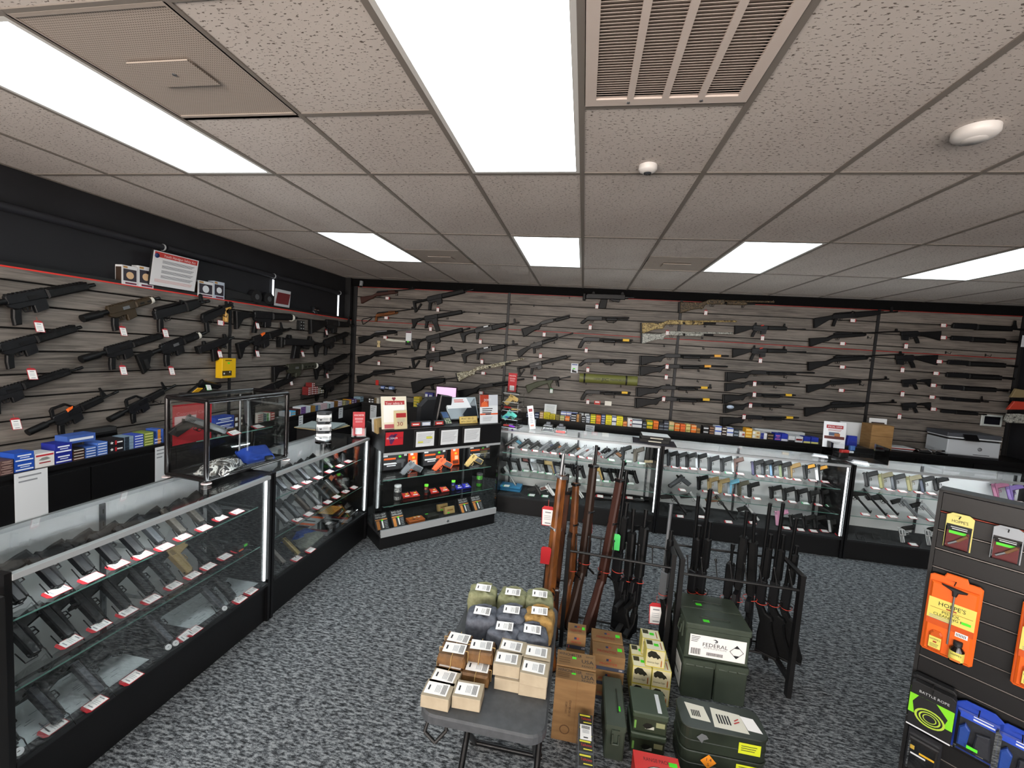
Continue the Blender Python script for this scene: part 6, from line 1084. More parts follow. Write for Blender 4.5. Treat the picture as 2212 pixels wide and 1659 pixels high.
o = MB().mat(C('#c41f2e', .5)).box(-.12, .12, -.001, .001, -.12, .12); rect(o, C('#e4c9cc'), -.02, .11, .0, .05, .0012); o.mat(C('#e07a80')).text('Concealed Carry', TR(0, .0016, .065) @ RX(-PI/2) @ RZ(PI), .03, .2); o.text('Concealed Carry', FT(0, .065, -.0016), .03, .2)
q = TC.inverted() @ onx(-2.235, 29, 400, 590); loose('reflection_poster', o, TC @ TR(-wx+.012, .14, .3) @ RZ(-PI/2), 'red reversed concealed carry poster added in place of a reflection in the glass', 'poster')  # poster added to imitate the mirror image of a sign opposite
CAMOW = m_camo('urban_camo', ['#2a2a2c', '#77726c', '#e6e6e4', '#3a3a3c', '#c9c9c6'], 16)
def in_case(x, y, z): return TC @ TR(x, y, z)
soft = in_case(-.09, .17, .024) @ RZ(1.9); soft_pouch((0, 0, 0), soft, .24, .17, .06, CAMOW, 'urban camouflage zip pouch with white tag inside the tabletop case')
q = in_case(-.055, .13, .09); loose('paper_tag', MB().mat(WHT).box(-.025, .025, -.035, .035, 0, .001), in_case(-.06, .2, .075) @ RY(.3) @ RZ(.4), 'white paper tag on the camouflage pouch', 'tag')
soft_pouch((0, 0, 0), in_case(-.1, .42, .024) @ RZ(1.3) @ RX(.5) @ TR(0, 0, .03), .2, .14, .06, C('#1f48b0', .7), 'bright blue cloth pouch inside the tabletop case', BLK)
for k, (x, y, z, sp, lb, mm, gg_) in enumerate(((-.1, .2, .245, G(slide=C('#6a6f72', .35, .5), L=.22), 'grey pistol lying on the shelf of the tabletop case', (.35, .6, -.35), (-.5, -.3, -.6)), (-.14, .42, .25, G(slide=C('#55595c', .3, .5)), 'grey pistol standing with round tag in the tabletop case', (.25, -.15, -.85), (-.1, .9, -.2)))):
    t2 = gun('pistol', sp, lb, 'gun', in_case(x, y, z) @ frame((0, 0, 0), mm, -V(gg_)), None, 'handguns in the tabletop case', 1.0, 1.1); price_tag(t2, tagm((in_case(x, y+.06, .238)).translation, OL, ALG), 'f', '#b3202b', 1.2)
# ================================================================ things standing on the cases
# business card tower
p = onz(.965, 11, 1090, 1400); tt = thing('card_tower', 'clear rotating business card tower on the second left case', 'card rack', TR(p.x, p.y, .966)); MB().lathe([(.0001, .004), (.06, .004), (.065, 0), (.065, .012), (.0001, .012)], n=24).build('base', ACRYL, tt); MB().box(-.035, .035, -.035, .035, .012, .245).build('column', C('#55585c', .3), tt); MB().box(-.042, .042, -.042, .042, .245, .262).build('cap', C('#4a4c50', .5), tt)
aim = math.atan2(CAM.y-p.y, CAM.x-p.x)+PI/2
for r in range(3):
    for k in range(4):
        R_ = RZ(aim+k*PI/2); z = .03+r*.077; pk = MB().box(-.05, .05, -.062, -.059, z, z+.035).box(-.05, -.047, -.062, -.036, z, z+.035).box(.047, .05, -.062, -.036, z, z+.035).box(-.05, .05, -.06, -.036, z, z+.003).build('pocket', ACRYL, tt); pk.matrix_basis = R_
        o = MB().mat(LBL).box(-.045, .045, -.056, -.04, z+.004, z+.056); o.mat(C('#2a2c34')).add([(-.035, -.0565, z+.024), (-.012, -.0565, z+.024), (-.018, -.0565, z+.014), (-.024, -.0565, z+.012), (-.03, -.0565, z+.014)], [(0, 1, 2, 3, 4)[::-1]]); lines(o, -.005, .035, z+.045, .008, 4, .002, -.0565); o = o.build('cards', None, pk)
# red brochure holders
def holder(M, lb):
    tt = thing('brochure_holder', lb, 'brochure', M); o = MB().mat(C('#b02a30', .5)).box(-.052, .052, 0, .012, .01, .225); o.mat(C('#e8d4d2')).text('WINCHESTER', FT(0, .195, -.001), .022, .085); lines(o, -.035, .035, .165, .01, 2, .004, -.001, C('#e0b8b8'), 0); lines(o, -.03, .03, .14, .009, 2, .003, -.001, C('#e0b8b8'), 0); rect(o, WHT, -.028, .028, .025, .08, -.001); rect(o, C('#d4d4d4'), -.023, .023, .03, .075, -.0014); o.build('leaflets', None, tt); MB().box(-.062, .062, -.012, -.009, 0, .075).box(-.062, -.059, -.012, .03, 0, .09).box(.059, .062, -.012, .03, 0, .09).box(-.062, .062, -.012, .05, 0, .003).build('acrylic_stand', ACRYL, tt)
p = onz(.965, 11, 1930, 1260); holder(TR(p.x, p.y, .966) @ RZ(.6) @ RX(-.15) @ TR(0, 0, .001), 'red brochure holder at the far end of the second left case')
# organiser box behind case B
p = onz(.9, 11, 1560, 900); tt = thing('paper_bin', 'black bin heaped with papers behind the second left case', 'bin', TR(-2.62, 1.75, 0)); MB().box(-.17, .17, -.2, .2, 0, .88, .01).build('bin', C('#141416', .5), tt)
for k in range(3): MB().box(-.2+.01*k, .19, -.19, .2-.03*k, .882+.012*k, .89+.012*k).build('paper', C(('#c9b486', '#8f9c9a', '#9aa6a6')[k], .8), tt).matrix_basis = RZ(.15*k-.1)
# acrylic tower on back case
zb = .951; p = onz(zb, 13, 400, 1330); tt = thing('acrylic_tower', 'clear acrylic display tower with knives on the left back case', 'display case', TR(p.x, p.y+.06, zb) @ RZ(-.25)); a_, h_ = .1, .4
for x in (-a_, a_):
    for y in (-.08, .08): MB().box(x-.006, x+.006, y-.006, y+.006, 0, h_).build('corner_post', ACRYL, tt)
for z in (.004, .1, .2, .3, h_): MB().box(-a_, a_, -.08, .08, z-.004, z).build('shelf', ACRYL, tt); MB().box(-a_, a_, -.082, -.08, z-.005, z+.001).build('shelf_edge', C('#c9ced0', .2), tt)
TW = tt.matrix_world.copy()
gun('toy_pistol', G(slide=C('#c9ab6a', .5), fr=C('#c9ab6a', .5), L=.12), 'tan miniature pistol on the top shelf of the acrylic tower', 'gun', TW @ TR(.08, -.05, .315) @ frame((0, 0, 0), (.85, -.1, -.35), (.35, .1, .9)), None, None, .95, 1.0); gun('toy_pistol', G(slide=C('#6ad4c8', .5), fr=C('#6ad4c8', .5), L=.12), 'turquoise miniature pistol in the acrylic tower', 'gun', TW @ TR(.07, -.05, .125) @ frame((0, 0, 0), (.8, -.1, -.42), (.4, .1, .9)), None, None, .95, 1.0)
for x, y, z, col, lb, r in ((-.05, -.03, .22, '#b3262c', 'red cord bundle in the acrylic tower', 0), (.04, -.02, .205, '#b89a5c', 'tan folding knife in the acrylic tower', .4), (-.06, -.05, .11, '#4a78c8', 'blue folding knife in the acrylic tower', -.3), (-.04, -.04, .012, '#b33a34', 'red-handled tool at the base of the acrylic tower', .2), (.03, -.06, .012, '#8a3ac0', 'purple pocket knife lying at the tower base', -.35), (.05, .03, .012, '#3a3c40', 'dark coiled tool at the tower base', 0)):
    o = MB().mat(C(col, .4)).prism([(-.045, 0), (.03, 0), (.045, .008), (.03, .018), (-.04, .02), (-.05, .01)], -.008, .008, .004); o.mat(STEEL).prism([(.03, .004), (.07, .006), (.045, .016), (.03, .016)], -.0015, .0015); loose('pocket_knife', o, TW @ TR(x, y, z) @ RZ(r), lb, 'knife', 'small tools in the acrylic tower')
holder(TW @ TR(-.03, .0, h_+.002), 'red brochure holder on top of the acrylic tower')
# tilted sign, clear clip stands, notice sign, binders
p = onz(zb, 13, 830, 1360); o = MB().mat(C('#dfe2e4', .4)).box(-.035, .035, -.002, .002, 0, .27); rect(o, C('#8a2a34'), -.022, .022, .2, .235, -.0025); lines(o, -.02, .02, .17, .02, 6, .008, -.0025); rect(o, C('#d87a6a'), -.02, .02, .03, .05, -.0025); loose('tilted_sign', o, TR(p.x, p.y+.03, zb) @ RY(-.2) @ RX(-.1), 'narrow tilted white sign beside the acrylic tower', 'sign')
for k, (x, y, c2) in enumerate(((1130, 1400, '#2c2e36'), (1390, 1440, '#c03a34'))):
    p = onz(zb, 13, x, y); tt = thing('light_stand', '%s clear stand with a small clip light on the left back case' % ('left', 'right')[k], 'stand', TR(p.x, p.y+.06, zb) @ RZ(BA)); MB().prism([(-.07, 0), (.07, 0), (.055, .06), (-.055, .06)], -.05, .05, .004).build('clear_base', ACRYL, tt); MB().box(-.045, .045, -.04, .04, .061, .066).build('card', C('#9a9ea4', .4), tt); MB().prism([(-.05, .005), (.05, .005), (.05, .028), (-.05, .028)], -.056, -.051, .001).build('label', C(c2, .5), tt); MB().prism([(-.03, .066), (.03, .066), (.022, .1), (-.022, .1)], -.02, .02, .005).build('light', C('#4a4d54', .35), tt)
p = ony(3.5, 13, 1190, 860); o = MB().mat(PAPER).box(-.085, .085, -.003, 0, -.08, .11); lines(o, -.06, .06, .085, .016, 11, .004, -.0035, None, .1); rect(o, C('#d6d63a'), -.06, .065, -.04, -.02, -.004); loose('notice_sign', o, TR(p.x, 3.55, ZK+.085) @ RX(-.15), 'white notice sign with yellow highlight on the back counter', 'sign')
p = onz(zb, 14, 1080, 800); tt = thing('binder_stack', 'black mat at the joint of the left and middle back cases', 'mat', TR(p.x, p.y+.14, zb) @ RZ(-.1)); MB().box(-.22, .22, -.15, .15, 0, .006).build('pad', C('#26232c', .7), tt)
for k in range(2): o = MB().mat(BLK).box(-.15, .15, -.1, .1, 0, .035, .003); (k and o.mat(WHT).box(-.14, .14, -.095, .095, .036, .04)); rect(o, C('#dcd9c8'), -.06, .07, .008, .02, -.101); loose('binder', o, tt.matrix_world @ TR(.0+.01*k, .02, .007+.036*k) @ RZ(.06*k), ('lower black ledger on the counter mat', 'upper black ledger with loose white sheets on top')[k], 'binder')
# right part of the back cases: clear box, special offer sign, carton, printer, tablet
p = onz(zb, 30, 300, 655); BXm = TR(p.x, p.y+.12, zb) @ RZ(-.12); tt = thing('acrylic_box', 'clear acrylic tray box with small goods on the middle and right back cases', 'box', BXm)
MB().box(-.22, .26, -.14, .14, 0, .006).build('base_board', BLKG, tt)
for q in ((-.22, .26, -.14, -.136), (-.22, .26, .136, .14), (-.22, -.216, -.136, .136), (.256, .26, -.136, .136)): MB().box(*q, .006, .17).build('wall', ACRYL, tt)
for x, y, z, sx, sy, h_, col, lb in ((-.08, .02, .007, .1, .1, .05, '#1a1a1c', 'black round tray in the clear box'), (-.06, .0, .06, .08, .05, .03, '#c9302a', 'red pouch in the clear box'), (.0, .03, .06, .06, .05, .02, '#dfe2e4', 'white packet in the clear box'), (.02, .04, .085, .05, .04, .05, '#3a6ab0', 'blue packet on top in the clear box')): loose('small_pack', MB().mat(C(col, .4)).box(-sx/2, sx/2, -sy/2, sy/2, 0, h_, .008), BXm @ TR(x, y, z) @ RZ(.3), lb, 'pack')
for x, y, col, lb in ((-.3, -.08, '#dfe3e8', 'white blister pack lying left of the clear box'), (.0, -.2, '#e6e8ec', 'small white printed pouch in front of the clear box')): loose('blister_pack', MB().mat(C(col, .4)).prism([(-.07, 0), (.07, 0), (.06, .025), (-.05, .025)], -.04, .04, .006), BXm @ TR(x, y, .001) @ RZ(-.3), lb, 'pack')
def sign_offer():
    o = MB().mat(C('#e3e5e8', .5)).box(-.1, .1, 0, .004, 0, .27); rect(o, C('#a3222a'), -.075, .075, .2, .235); o.mat(WHT).text('SPECIAL OFFER', FT(0, .218), .024, .13); lines(o, -.06, .06, .185, .01, 2, .004, -.0016, C('#b05a5a')); rect(o, C('#4a5a72'), -.05, .04, .125, .16); rect(o, C('#a86a3a'), -.0, .05, .12, .15, -.0014); rect(o, C('#5a2420'), -.09, .09, .09, .12); lines(o, -.06, .06, .06, .01, 3, .003); return o
p = onz(1.0, 30, 135, 430); loose('special_offer_sign', sign_offer(), BXm @ TR(-.16, .0, .1) @ RX(-.1), 'white special offer sign standing above the clear box', 'sign')
p = ony(YK+.2, 30, 415, 560); tt = thing('cardboard_box', 'brown cardboard box behind the clear box on the back counter', 'box', TR(p.x, YK+.03, ZK)); MB().box(-.12, .12, 0, .2, 0, .3, .003).build('carton', m_noise('cardboard', '#8f6b40', '#a17c4e', (6, 6, 40), .85), tt); MB().box(-.12, .12, -.001, 0, .16, .165).build('seam', C('#6a4e2c', .9), tt)
p = ony(YK+.25, 30, 485, 380); o = MB().mat(WHT).box(-.1, .1, 0, .004, 0, .36); rect(o, C('#3a2c2c'), -.075, .075, .26, .31); lines(o, -.06, .07, .22, .02, 8, .006); loose('price_list', o, TR(p.x, YK+.26, ZK) @ RX(-.05), 'white printed price list standing behind the cardboard box', 'sign')
p = ony(YK+.2, 30, 300, 315); loose('white_folder', MB().mat(WHT).box(-.14, .14, 0, .02, 0, .28), TR(p.x, YK+.3, ZK), 'white box lid behind the special offer sign', 'box')
p = ony(YK+.1, 30, 255, 420); loose('blue_pouch', MB().mat(C('#2438b0', .3)).prism([(-.06, 0), (.06, 0), (.05, .13), (-.05, .13)], 0, .06, .01), TR(p.x, YK+.08, ZK), 'shiny blue pouches beside the cardboard box', 'pouch'); p = ony(YK+.1, 30, 60, 440); loose('yellow_pack', carton(.12, .08, .12, '#d9c23a', '#7ab0c0', 'low'), TR(p.x, YK+.06, ZK), 'yellow pack behind the special offer sign', 'box')
p = ony(YK+.12, 30, 640, 520); tt = thing('magazine_pile', 'fanned pile of catalogues left of the printer', 'magazine', TR(p.x, YK+.18, ZK) @ RZ(-.15))
for k in range(5): MB().box(-.16, .16, -.1, .1, .008*k, .008*k+.007).build('catalogue', C(('#2a2c30', '#d8dade', '#3a3430', '#b33a34', '#e6e8ea')[k], .5), tt).matrix_basis = RZ(.04*k) @ TR(.008*k, 0, 0)
p = ony(YK+.02, 30, 1350, 520); tt = thing('printer', 'white office printer on the right of the back counter', 'printer', TR(p.x, YK+.03, ZK) @ RZ(-.06)); w_ = .26
MB().prism([(-w_, .02), (w_, .02), (w_, .2), (-w_, .2)], 0, .36, .01).build('body', C('#c5cacf', .45), tt); MB().box(-w_+.01, w_-.01, -.004, .34, 0, .02).build('base', C('#2a2c30', .5), tt); MB().box(-w_-.005, w_+.005, .01, .37, .235, .285, .008).build('scanner_lid', C('#4a4d54', .5), tt); MB().box(-w_, w_, -.002, .35, .222, .236).build('scanner_bed', C('#d4d8dc', .4), tt); MB().box(-w_+.005, w_-.005, .03, .34, .2, .222).build('gap', BLK, tt); MB().prism([(-.12, 0), (.02, 0), (.02, .09), (-.12, .09)], 0, .012, .003).build('control_panel', BLKG, tt).matrix_basis = TR(.0, -.05, .21) @ RX(-.7); o = MB(); o.mat(C('#70757a')).lathe([(.0001, 0), (.022, 0), (.022, .001), (.0001, .001)], n=20); o.build('emblem', None, tt).matrix_basis = TR(.06, -.0006, .11) @ RX(PI/2); MB().box(.0, .16, -.0012, -.0002, .04, .046).build('tray_slot', BLK, tt)
m = MB().mat(C('#c9ccd0', .4)); m.text('hp', TR(.06, -.002, .11) @ RX(PI/2), .028); m.build('lettering', None, tt)
p = ony(YB-.02, 30, 1503, 285); tt = thing('alarm_keypad', 'white wall tablet with dark screen above the printer', 'tablet', TR(p.x, YB-.003, p.z)); MB().box(-.115, .115, -.022, 0, -.075, .075, .008).build('bezel', C('#c3c9c6', .4), tt); MB().box(-.085, .085, -.0235, -.0222, -.048, .052).build('screen', C('#15161e', .15), tt)
for k, (x, y) in enumerate(((930, 570), (1080, 590))): p = ony(YK-.0, 30, x, y); loose('plastic_bag', MB().mat(ACRYL).prism([(-.07, 0), (.07, 0), (.08, .03), (.03, .06), (-.06, .05)], -.04, .06, .015), TR(p.x, YK+.07, ZK+.001), '%s crumpled clear plastic bag in front of the printer' % ('left', 'right')[k], 'bag')
# glove packs at the right wall
for c, x, y, m_, sh_, lb in ((30, 1755, 45, C('#8a7a58', .8), [(-.1, -.05), (.12, -.04), (.14, .04), (-.06, .06)], 'tan item hanging high at the right edge'), (30, 1725, 155, C('#c2402e', .5), [(-.1, -.05), (.14, -.03), (.14, .06), (-.04, .06)], 'orange-red pack hanging at the right edge'), (30, 1720, 265, CAMO2, [(-.12, -.03), (-.08, -.06), (.14, -.05), (.14, .05), (.02, .06), (-.1, .05)], 'white camouflage glove hanging at the right edge')):
    p = ony(3.7, c, x, y); loose('hanging_pack', MB().mat(m_).prism(sh_, -.02, .02, .008), TR(p.x, 3.7, p.z), lb, 'pack')
p = ony(3.72, 0, 2208, 737); loose('wall_plate', MB().mat(C('#c9d0d6', .4)).box(-.03, .05, -.01, .0, -.07, .07, .003), TR(min(p.x+.02, XR-.08), 3.72, p.z), 'white plate at the right picture edge', 'plate')
# ================================================================ ledge of the left wall
def ledge(c, x, y): p = onx(XL-.03, c, x, y); return p
for k, (x0, x1, lb) in enumerate(((925, 1145, 'leftmost white collectible box on the ledge'), (1150, 1280, 'white collectible box left of the safety act sign'), (1662, 1795, 'white collectible box right of the safety act sign'), (1798, 1890, 'pale blue collectible box on the ledge'))):
    a, b = onx(XL-.03, 1, x0 if k != 0 else 1010, 440), onx(XL-.03, 1, x1, 470); w_ = max(.1, b.y-a.y); zt = onx(XL-.03, 1, (x0+x1)/2, 285 if k < 2 else 425).z; h_ = min(.17, zt-2.157)
    o = MB().mat(C('#dfe0e2' if k < 3 else '#b9c4d2', .5)).box(-w_/2, w_/2, -.045, .02, 0, h_); rect(o, C('#2a2430'), -w_*.42, w_*.42, h_*.2, h_*.82, -.0456); rect(o, C('#6a1f3a'), -w_*.3, w_*.42, .006, h_*.13, -.0456); rect(o, C('#b88a4a'), -w_*.42, -w_*.15, h_*.86, h_*.96, -.0456); o.mat(C('#d8b48a' if k < 2 else '#d9dde2')).cyl((0, -.045, h_*.5), (0, -.047, h_*.5), min(w_, h_)*.24, n=14); o.mat(C('#3a2c22')).box(-w_/2-.0005, -w_/2, -.04, .015, h_*.1, h_*.9)
    loose('collectible_box', o, TR(XL-.04, (a.y+b.y)/2, 2.1565) @ Rl, lb, 'box', 'collectible boxes on the ledge')
a, b = onx(XL-.01, 1, 1225, 380), onx(XL-.01, 1, 1665, 500); w_ = b.y-a.y-.06; tt = thing('safety_sign', 'framed white Youth Handgun Safety Act sign on the ledge', 'sign', TR(XL+.01, (a.y+b.y)/2-.0, 2.183) @ Rl @ RX(.16)); h_ = .3
MB().box(-w_/2-.008, w_/2+.008, .0, .012, 0, h_).build('frame', BLK, tt); o = MB().mat(C('#e2e2e4', .5)).box(-w_/2, w_/2, -.002, 0, .006, h_-.006); rect(o, C('#c03a34'), -w_/2+.01, w_/2-.01, h_-.055, h_-.012, -.0025); o.mat(C('#f0e4e2')).text('Youth Handgun Safety Act', FT(.03, h_-.035, -.003), .03, w_*.72); o.mat(C('#2a3a6a')).lathe([(.0001, 0), (.02, 0), (.02, .0008), (.0001, .0008)], n=18); v0 = len(o.v)-18*4
for q in range(v0, len(o.v)): x_, y_, z_ = o.v[q]; o.v[q] = (-w_/2+.03+x_, -.003-z_, h_-.045+y_)
for g_ in range(4): lines(o, -w_*.3, w_*.42, h_-.08-g_*.042, .009, 3, .004, -.0026, C('#6a6e74'), .15)
lines(o, -w_*.42, w_*.42, .055, .009, 3, .004, -.0026, C('#d8a8a4'), .05); o.build('sheet', None, tt)
p = onx(XL-.02, 2, 920, 470); tt = thing('night_vision', 'black twin-lens optic mount on the ledge', 'optic', TR(XL-.03, p.y, 2.157) @ Rl)
for x in (-.1, .09): MB().cyl((x, -.03, .09), (x, .03, .09), .075, n=20).build('wheel', C('#1a1b1d', .4), tt); MB().cyl((x, -.034, .09), (x, -.03, .09), .03, n=14).build('hub', C('#6a6d70', .3, .6), tt)
MB().box(-.12, .12, -.02, .02, .0, .05).build('mount', BLK, tt); MB().prism([(-.5, .02), (-.12, .03), (-.14, .09), (-.3, .11), (-.55, .12)], -.02, .02, .006).build('limb', C('#17181a', .5), tt)
p = onx(XL-.02, 2, 1150, 490); o = MB().mat(C('#b9bcc0', .5)).prism([(-.13, 0), (.13, 0), (.1, .2), (-.16, .2)], 0, .008, .001); rect(o, C('#6a2428'), -.12, .1, .03, .165, -.001); loose('maroon_plaque', o, TR(XL-.01, p.y, 2.184) @ Rl @ RX(.2), 'maroon plaque with pale edges leaning on the ledge', 'plaque')
p = onx(XL-.02, 2, 1548, 610); tt = thing('steel_ornament', 'small dark ornament with shiny fittings on the ledge near the corner', 'ornament', TR(XL-.04, p.y, 2.157) @ Rl); MB().lathe([(.05, 0), (.06, .02), (.03, .05), (.045, .09), (.0001, .1)], n=14).build('body', C('#1a1c20', .3), tt)
for x in (-.03, .03): MB().box(x-.02, x+.02, -.05, -.045, .05, .062).build('fitting', CHR, tt)
# ================================================================ rifle racks in the middle of the floor
def rack(label, x0, x1, yf, ang=0, ty=.02, tb=.19):
    t = thing('rifle_rack', label, 'rack', TR(x0, yf, 0) @ RZ(ang), 'black steel rifle racks'); L = x1-x0; B = C('#121213', .4)
    for x in (0, L):
        MB().box(x-.012, x+.012, 0, .035, 0, .70).build('post', B, t); MB().box(x-.012, x+.012, tb-.02, tb+.01, 0, .72).build('post', B, t)
        MB().box(x-.014, x+.014, 0, tb+.01, .70, .712).build('cap', B, t); MB().box(x-.012, x+.012, .035, tb-.02, .085, .11).build('foot_bar', B, t)
    rd = MB().cyl((0, .012, .625), (L, .012, .625), .008, n=8).build('holding_rod', B, t)
    for k in range(8): x = .04+k*(L-.08)/7; MB().cyl((x, .02, .625), (x, .075, .70), .0035, n=6).lathe([(.0001, -.008), (.007, -.004), (.008, .002), (.0001, .009)], (x, .077, .703), 8).build('pin', B, rd)
    MB().cyl((0, tb, .66), (L, tb, .66), .008, n=8).build('rear_rod', B, t)
    for y in (ty, tb): MB().cyl((0, y, .1), (L, y, .1), .007, n=8).build('tray_bar', B, t)
    n = 14
    for k in range(n): x = .02+k*(L-.04)/(n-1); MB().cyl((x, ty-.01, .098), (x, tb+.01, .098), .0022, n=5).build('tray_wire', B, t)
    for k in range(5): y = ty+k*(tb-ty)/4; MB().cyl((0, y, .103), (L, y, .103), .0022, n=5).build('tray_wire', B, t)
    return t
rack('left rifle rack holding the wooden service rifles', .085, .70, .2, -.06); rack('right rifle rack holding black shotguns and rifles', .735, 1.365, .115, -.0, .215, .32)
def musket(wood=None, L=1.15, bright=False, ring=True, short=False):
    wood = wood or WOODD; P = []; fe = L-.12 if not short else L-.35
    P.append(('stock', wood, MB().prism([(0, -.03), (.004, -.125), (.025, -.128), (.2, -.075), (.3, -.055), (.34, -.04), (.42, -.045), (.62, -.035), (fe, -.022), (fe, .012), (.55, .016), (.36, .008), (.31, -.01), (.24, -.022)], -.02, .02, .008)))
    P.append(('butt_plate', GUNM, MB().prism([(-.006, -.03), (-.002, -.127), (.006, -.127), (.002, -.03)], -.02, .02, .002)))
    P.append(('receiver', GUN2, MB().prism([(.33, .0), (.54, .008), (.54, .03), (.36, .03)], -.014, .014, .006)))
    P.append(('bolt', STEEL if bright else GUNM, MB().cyl((.3, 0, .018), (.36, 0, .018), .01).tube([(.36, 0, .018), (.365, .035, .006), (.365, .06, -.006)], .006, 6).lathe([(.0001, -.011), (.011, 0), (.0001, .011)], (.365, .064, -.008), 8)))
    m = MB(); trig(m, .38, -.042, .03); P.append(('trigger_guard', GUNM, m))
    P.append(('barrel', STEEL if bright else GUNM, MB().cyl((.5, 0, .006), (L, 0, .006), .0095, .008, 12)))
    if ring:
        for x in (fe-.02, .72): P.append(('barrel_band', STEEL if bright else GUNM, MB().prism([(x, -.03), (x+.018, -.03), (x+.018, .02), (x, .02)], -.023, .023, .006)))
    P.append(('front_sight', GUNM, MB().prism([(L-.035, .01), (L-.01, .01), (L-.012, .034), (L-.03, .034)], -.006, .006, .002))); P.append(('cleaning_rod', STEEL, MB().cyl((fe-.05, 0, -.016), (L-.06, 0, -.016), .003, n=6)))
    return L, P
RED_TIE = C('#d8432e', .5)
def racked(c, mx_, my, bx, by, yb, yt, spec, name, label, ang=.5, tall=1.0, tie=True, tagp=None, low=False):
    b = ony(yb, c, bx, by); e = ony(yt, c, mx_, my)
    zt_ = .02 if low else .11; b = e+(b-e)*((e.z-zt_)/(e.z-b.z))
    d = (e-b).normalized(); side = V((math.cos(ang), math.sin(ang), 0)); up = (side-d*side.dot(d)).normalized()
    L_ = (e-b).length; t = gun(name, spec, label, 'gun', frame(b, d, up), L_, 'long guns standing in the racks', tall, 1.25)
    if tie: s_ = 1/(L_/GUNS[spec][0]); o = MB().lathe([(.034, -.002), (.036, 0), (.034, .002)], n=14).build('zip_tie', RED_TIE, t); o.matrix_basis = TR(.4/(1 if L_ > 1 else 1.1), 0, -.01) @ RY(PI/2)
    if tagp: p = ony(yb+tagp[3], *tagp[:3]); price_tag(t, TR(*p) @ RZ(-.1), 'v', '#c02028', 1.5 if len(tagp) < 5 else tagp[4])
    return t
GREYG = C('#6f7377', .45, .3)
racked(24, 285, 145, 155, 1190, .10, .16, S(musket, wood=WOODL, bright=True), 'service_rifle', 'bright orange-brown wooden service rifle outside the left end of the rack', 2.2, 1.15, False, (24, 158, 630, .25, 1.9), True)
racked(24, 318, 305, 205, 1180, .33, .35, S(musket, wood=WOODD), 'service_rifle', 'steel-barrelled service rifle behind the orange-brown one', 2.0, 1.0, False, None, True)
racked(24, 385, 240, 332, 1420, .30, .31, S(musket, wood=m_noise('stock_brown', '#4a2a14', '#74441f', (14, 14, 60), .45)), 'service_rifle', 'brown wooden service rifle, second in the left rack', .8, 1.0, True, (24, 465, 705, .2, 1.5))
racked(24, 532, 80, 402, 1430, .32, .34, S(musket, wood=C('#2a1a12', .5)), 'service_rifle', 'tallest near-black service rifle in the left rack', .8)
racked(24, 745, 200, 522, 1520, .30, .32, S(musket, wood=C('#3a1d14', .5)), 'service_rifle', 'dark red-brown leaning service rifle in the left rack', .9, 1.05)
racked(24, 785, 280, 630, 1540, .34, .36, S(pump, L=1.1), 'shotgun', 'grey-barrelled shotgun with broad black butt in the left rack', 2.6, 1.1)
racked(24, 825, 575, 742, 1590, .31, .33, S(ar, stock='carb', hg=.3, bl=.16, fsb=True), 'ar_rifle', 'black carbine in the left rack, left of a matching one', .9, 1.0)
racked(24, 922, 580, 808, 1600, .30, .33, S(ar, stock='carb', hg=.34, bl=.12, fsb=True), 'ar_rifle', 'black carbine in the left rack, right of a matching one', .9, 1.0)
racked(24, 1130, 540, 1015, 1530, .28, .31, S(pump, col=GREYG, scol=GUN, L=1.05), 'shotgun', 'grey and black shotgun at the right end of the left rack', 2.4, 1.0, True, (24, 1000, 1390, .0, 1.9))
racked(25, 320, 110, 235, 1000, .37, .3, S(pump, L=1.1), 'shotgun', 'slim black shotgun at the left end of the right rack', 2.4, 1.0)
racked(25, 412, 60, 290, 1020, .37, .3, S(pump, L=1.15, rib=True), 'shotgun', 'tallest black shotgun in the right rack', 2.4, 1.0)
racked(25, 565, 465, 490, 1120, .37, .3, S(ar, stock='carb', hg=.26, bl=.16), 'ar_rifle', 'short black carbine low in the right rack', 1.0, 1.1)
racked(25, 668, 220, 560, 1150, .37, .3, S(ar, stock='a2', hg=.4, bl=.2), 'ar_rifle', 'black rifle with thick suppressor in the right rack', 1.0, 1.1)
racked(25, 725, 240, 680, 1170, .37, .3, S(ar, stock='carb', hg=.38, bl=.2, fsb=True), 'ar_rifle', 'black rifle right of the suppressed one in the right rack', 1.0, 1.05)
racked(25, 857, 170, 712, 1300, .37, .3, S(pump, L=1.1), 'shotgun', 'black shotgun with orange tie, third from the right end of the rack', 2.5, 1.05)
racked(25, 955, 165, 800, 1345, .37, .3, S(pump, L=1.12), 'shotgun', 'black shotgun with orange tie, second from the right end of the rack', 2.5, 1.05)
racked(25, 1055, 280, 875, 1380, .37, .3, S(pump, L=1.05), 'shotgun', 'black shotgun with orange tie at the right end of the rack', 2.5, 1.05)
p = ony(.21, 25, 655, 300); 
for c, x, y, col, lb in ((24, 680, 835, '#4ad06a', 'green hang tag in the left rack'), (24, 140, 940, '#c02028', 'large plain red tag on the orange-brown rifle')):
    p = ony(.3 if x == 680 else .08, c, x, y); o = MB().mat(C(col, .5)).prism([(-.03, -.05), (.03, -.05), (.03, .045), (.02, .055), (-.02, .055), (-.03, .045)], -.001, .001); loose('hang_tag', o, TR(*p), lb, 'tag')
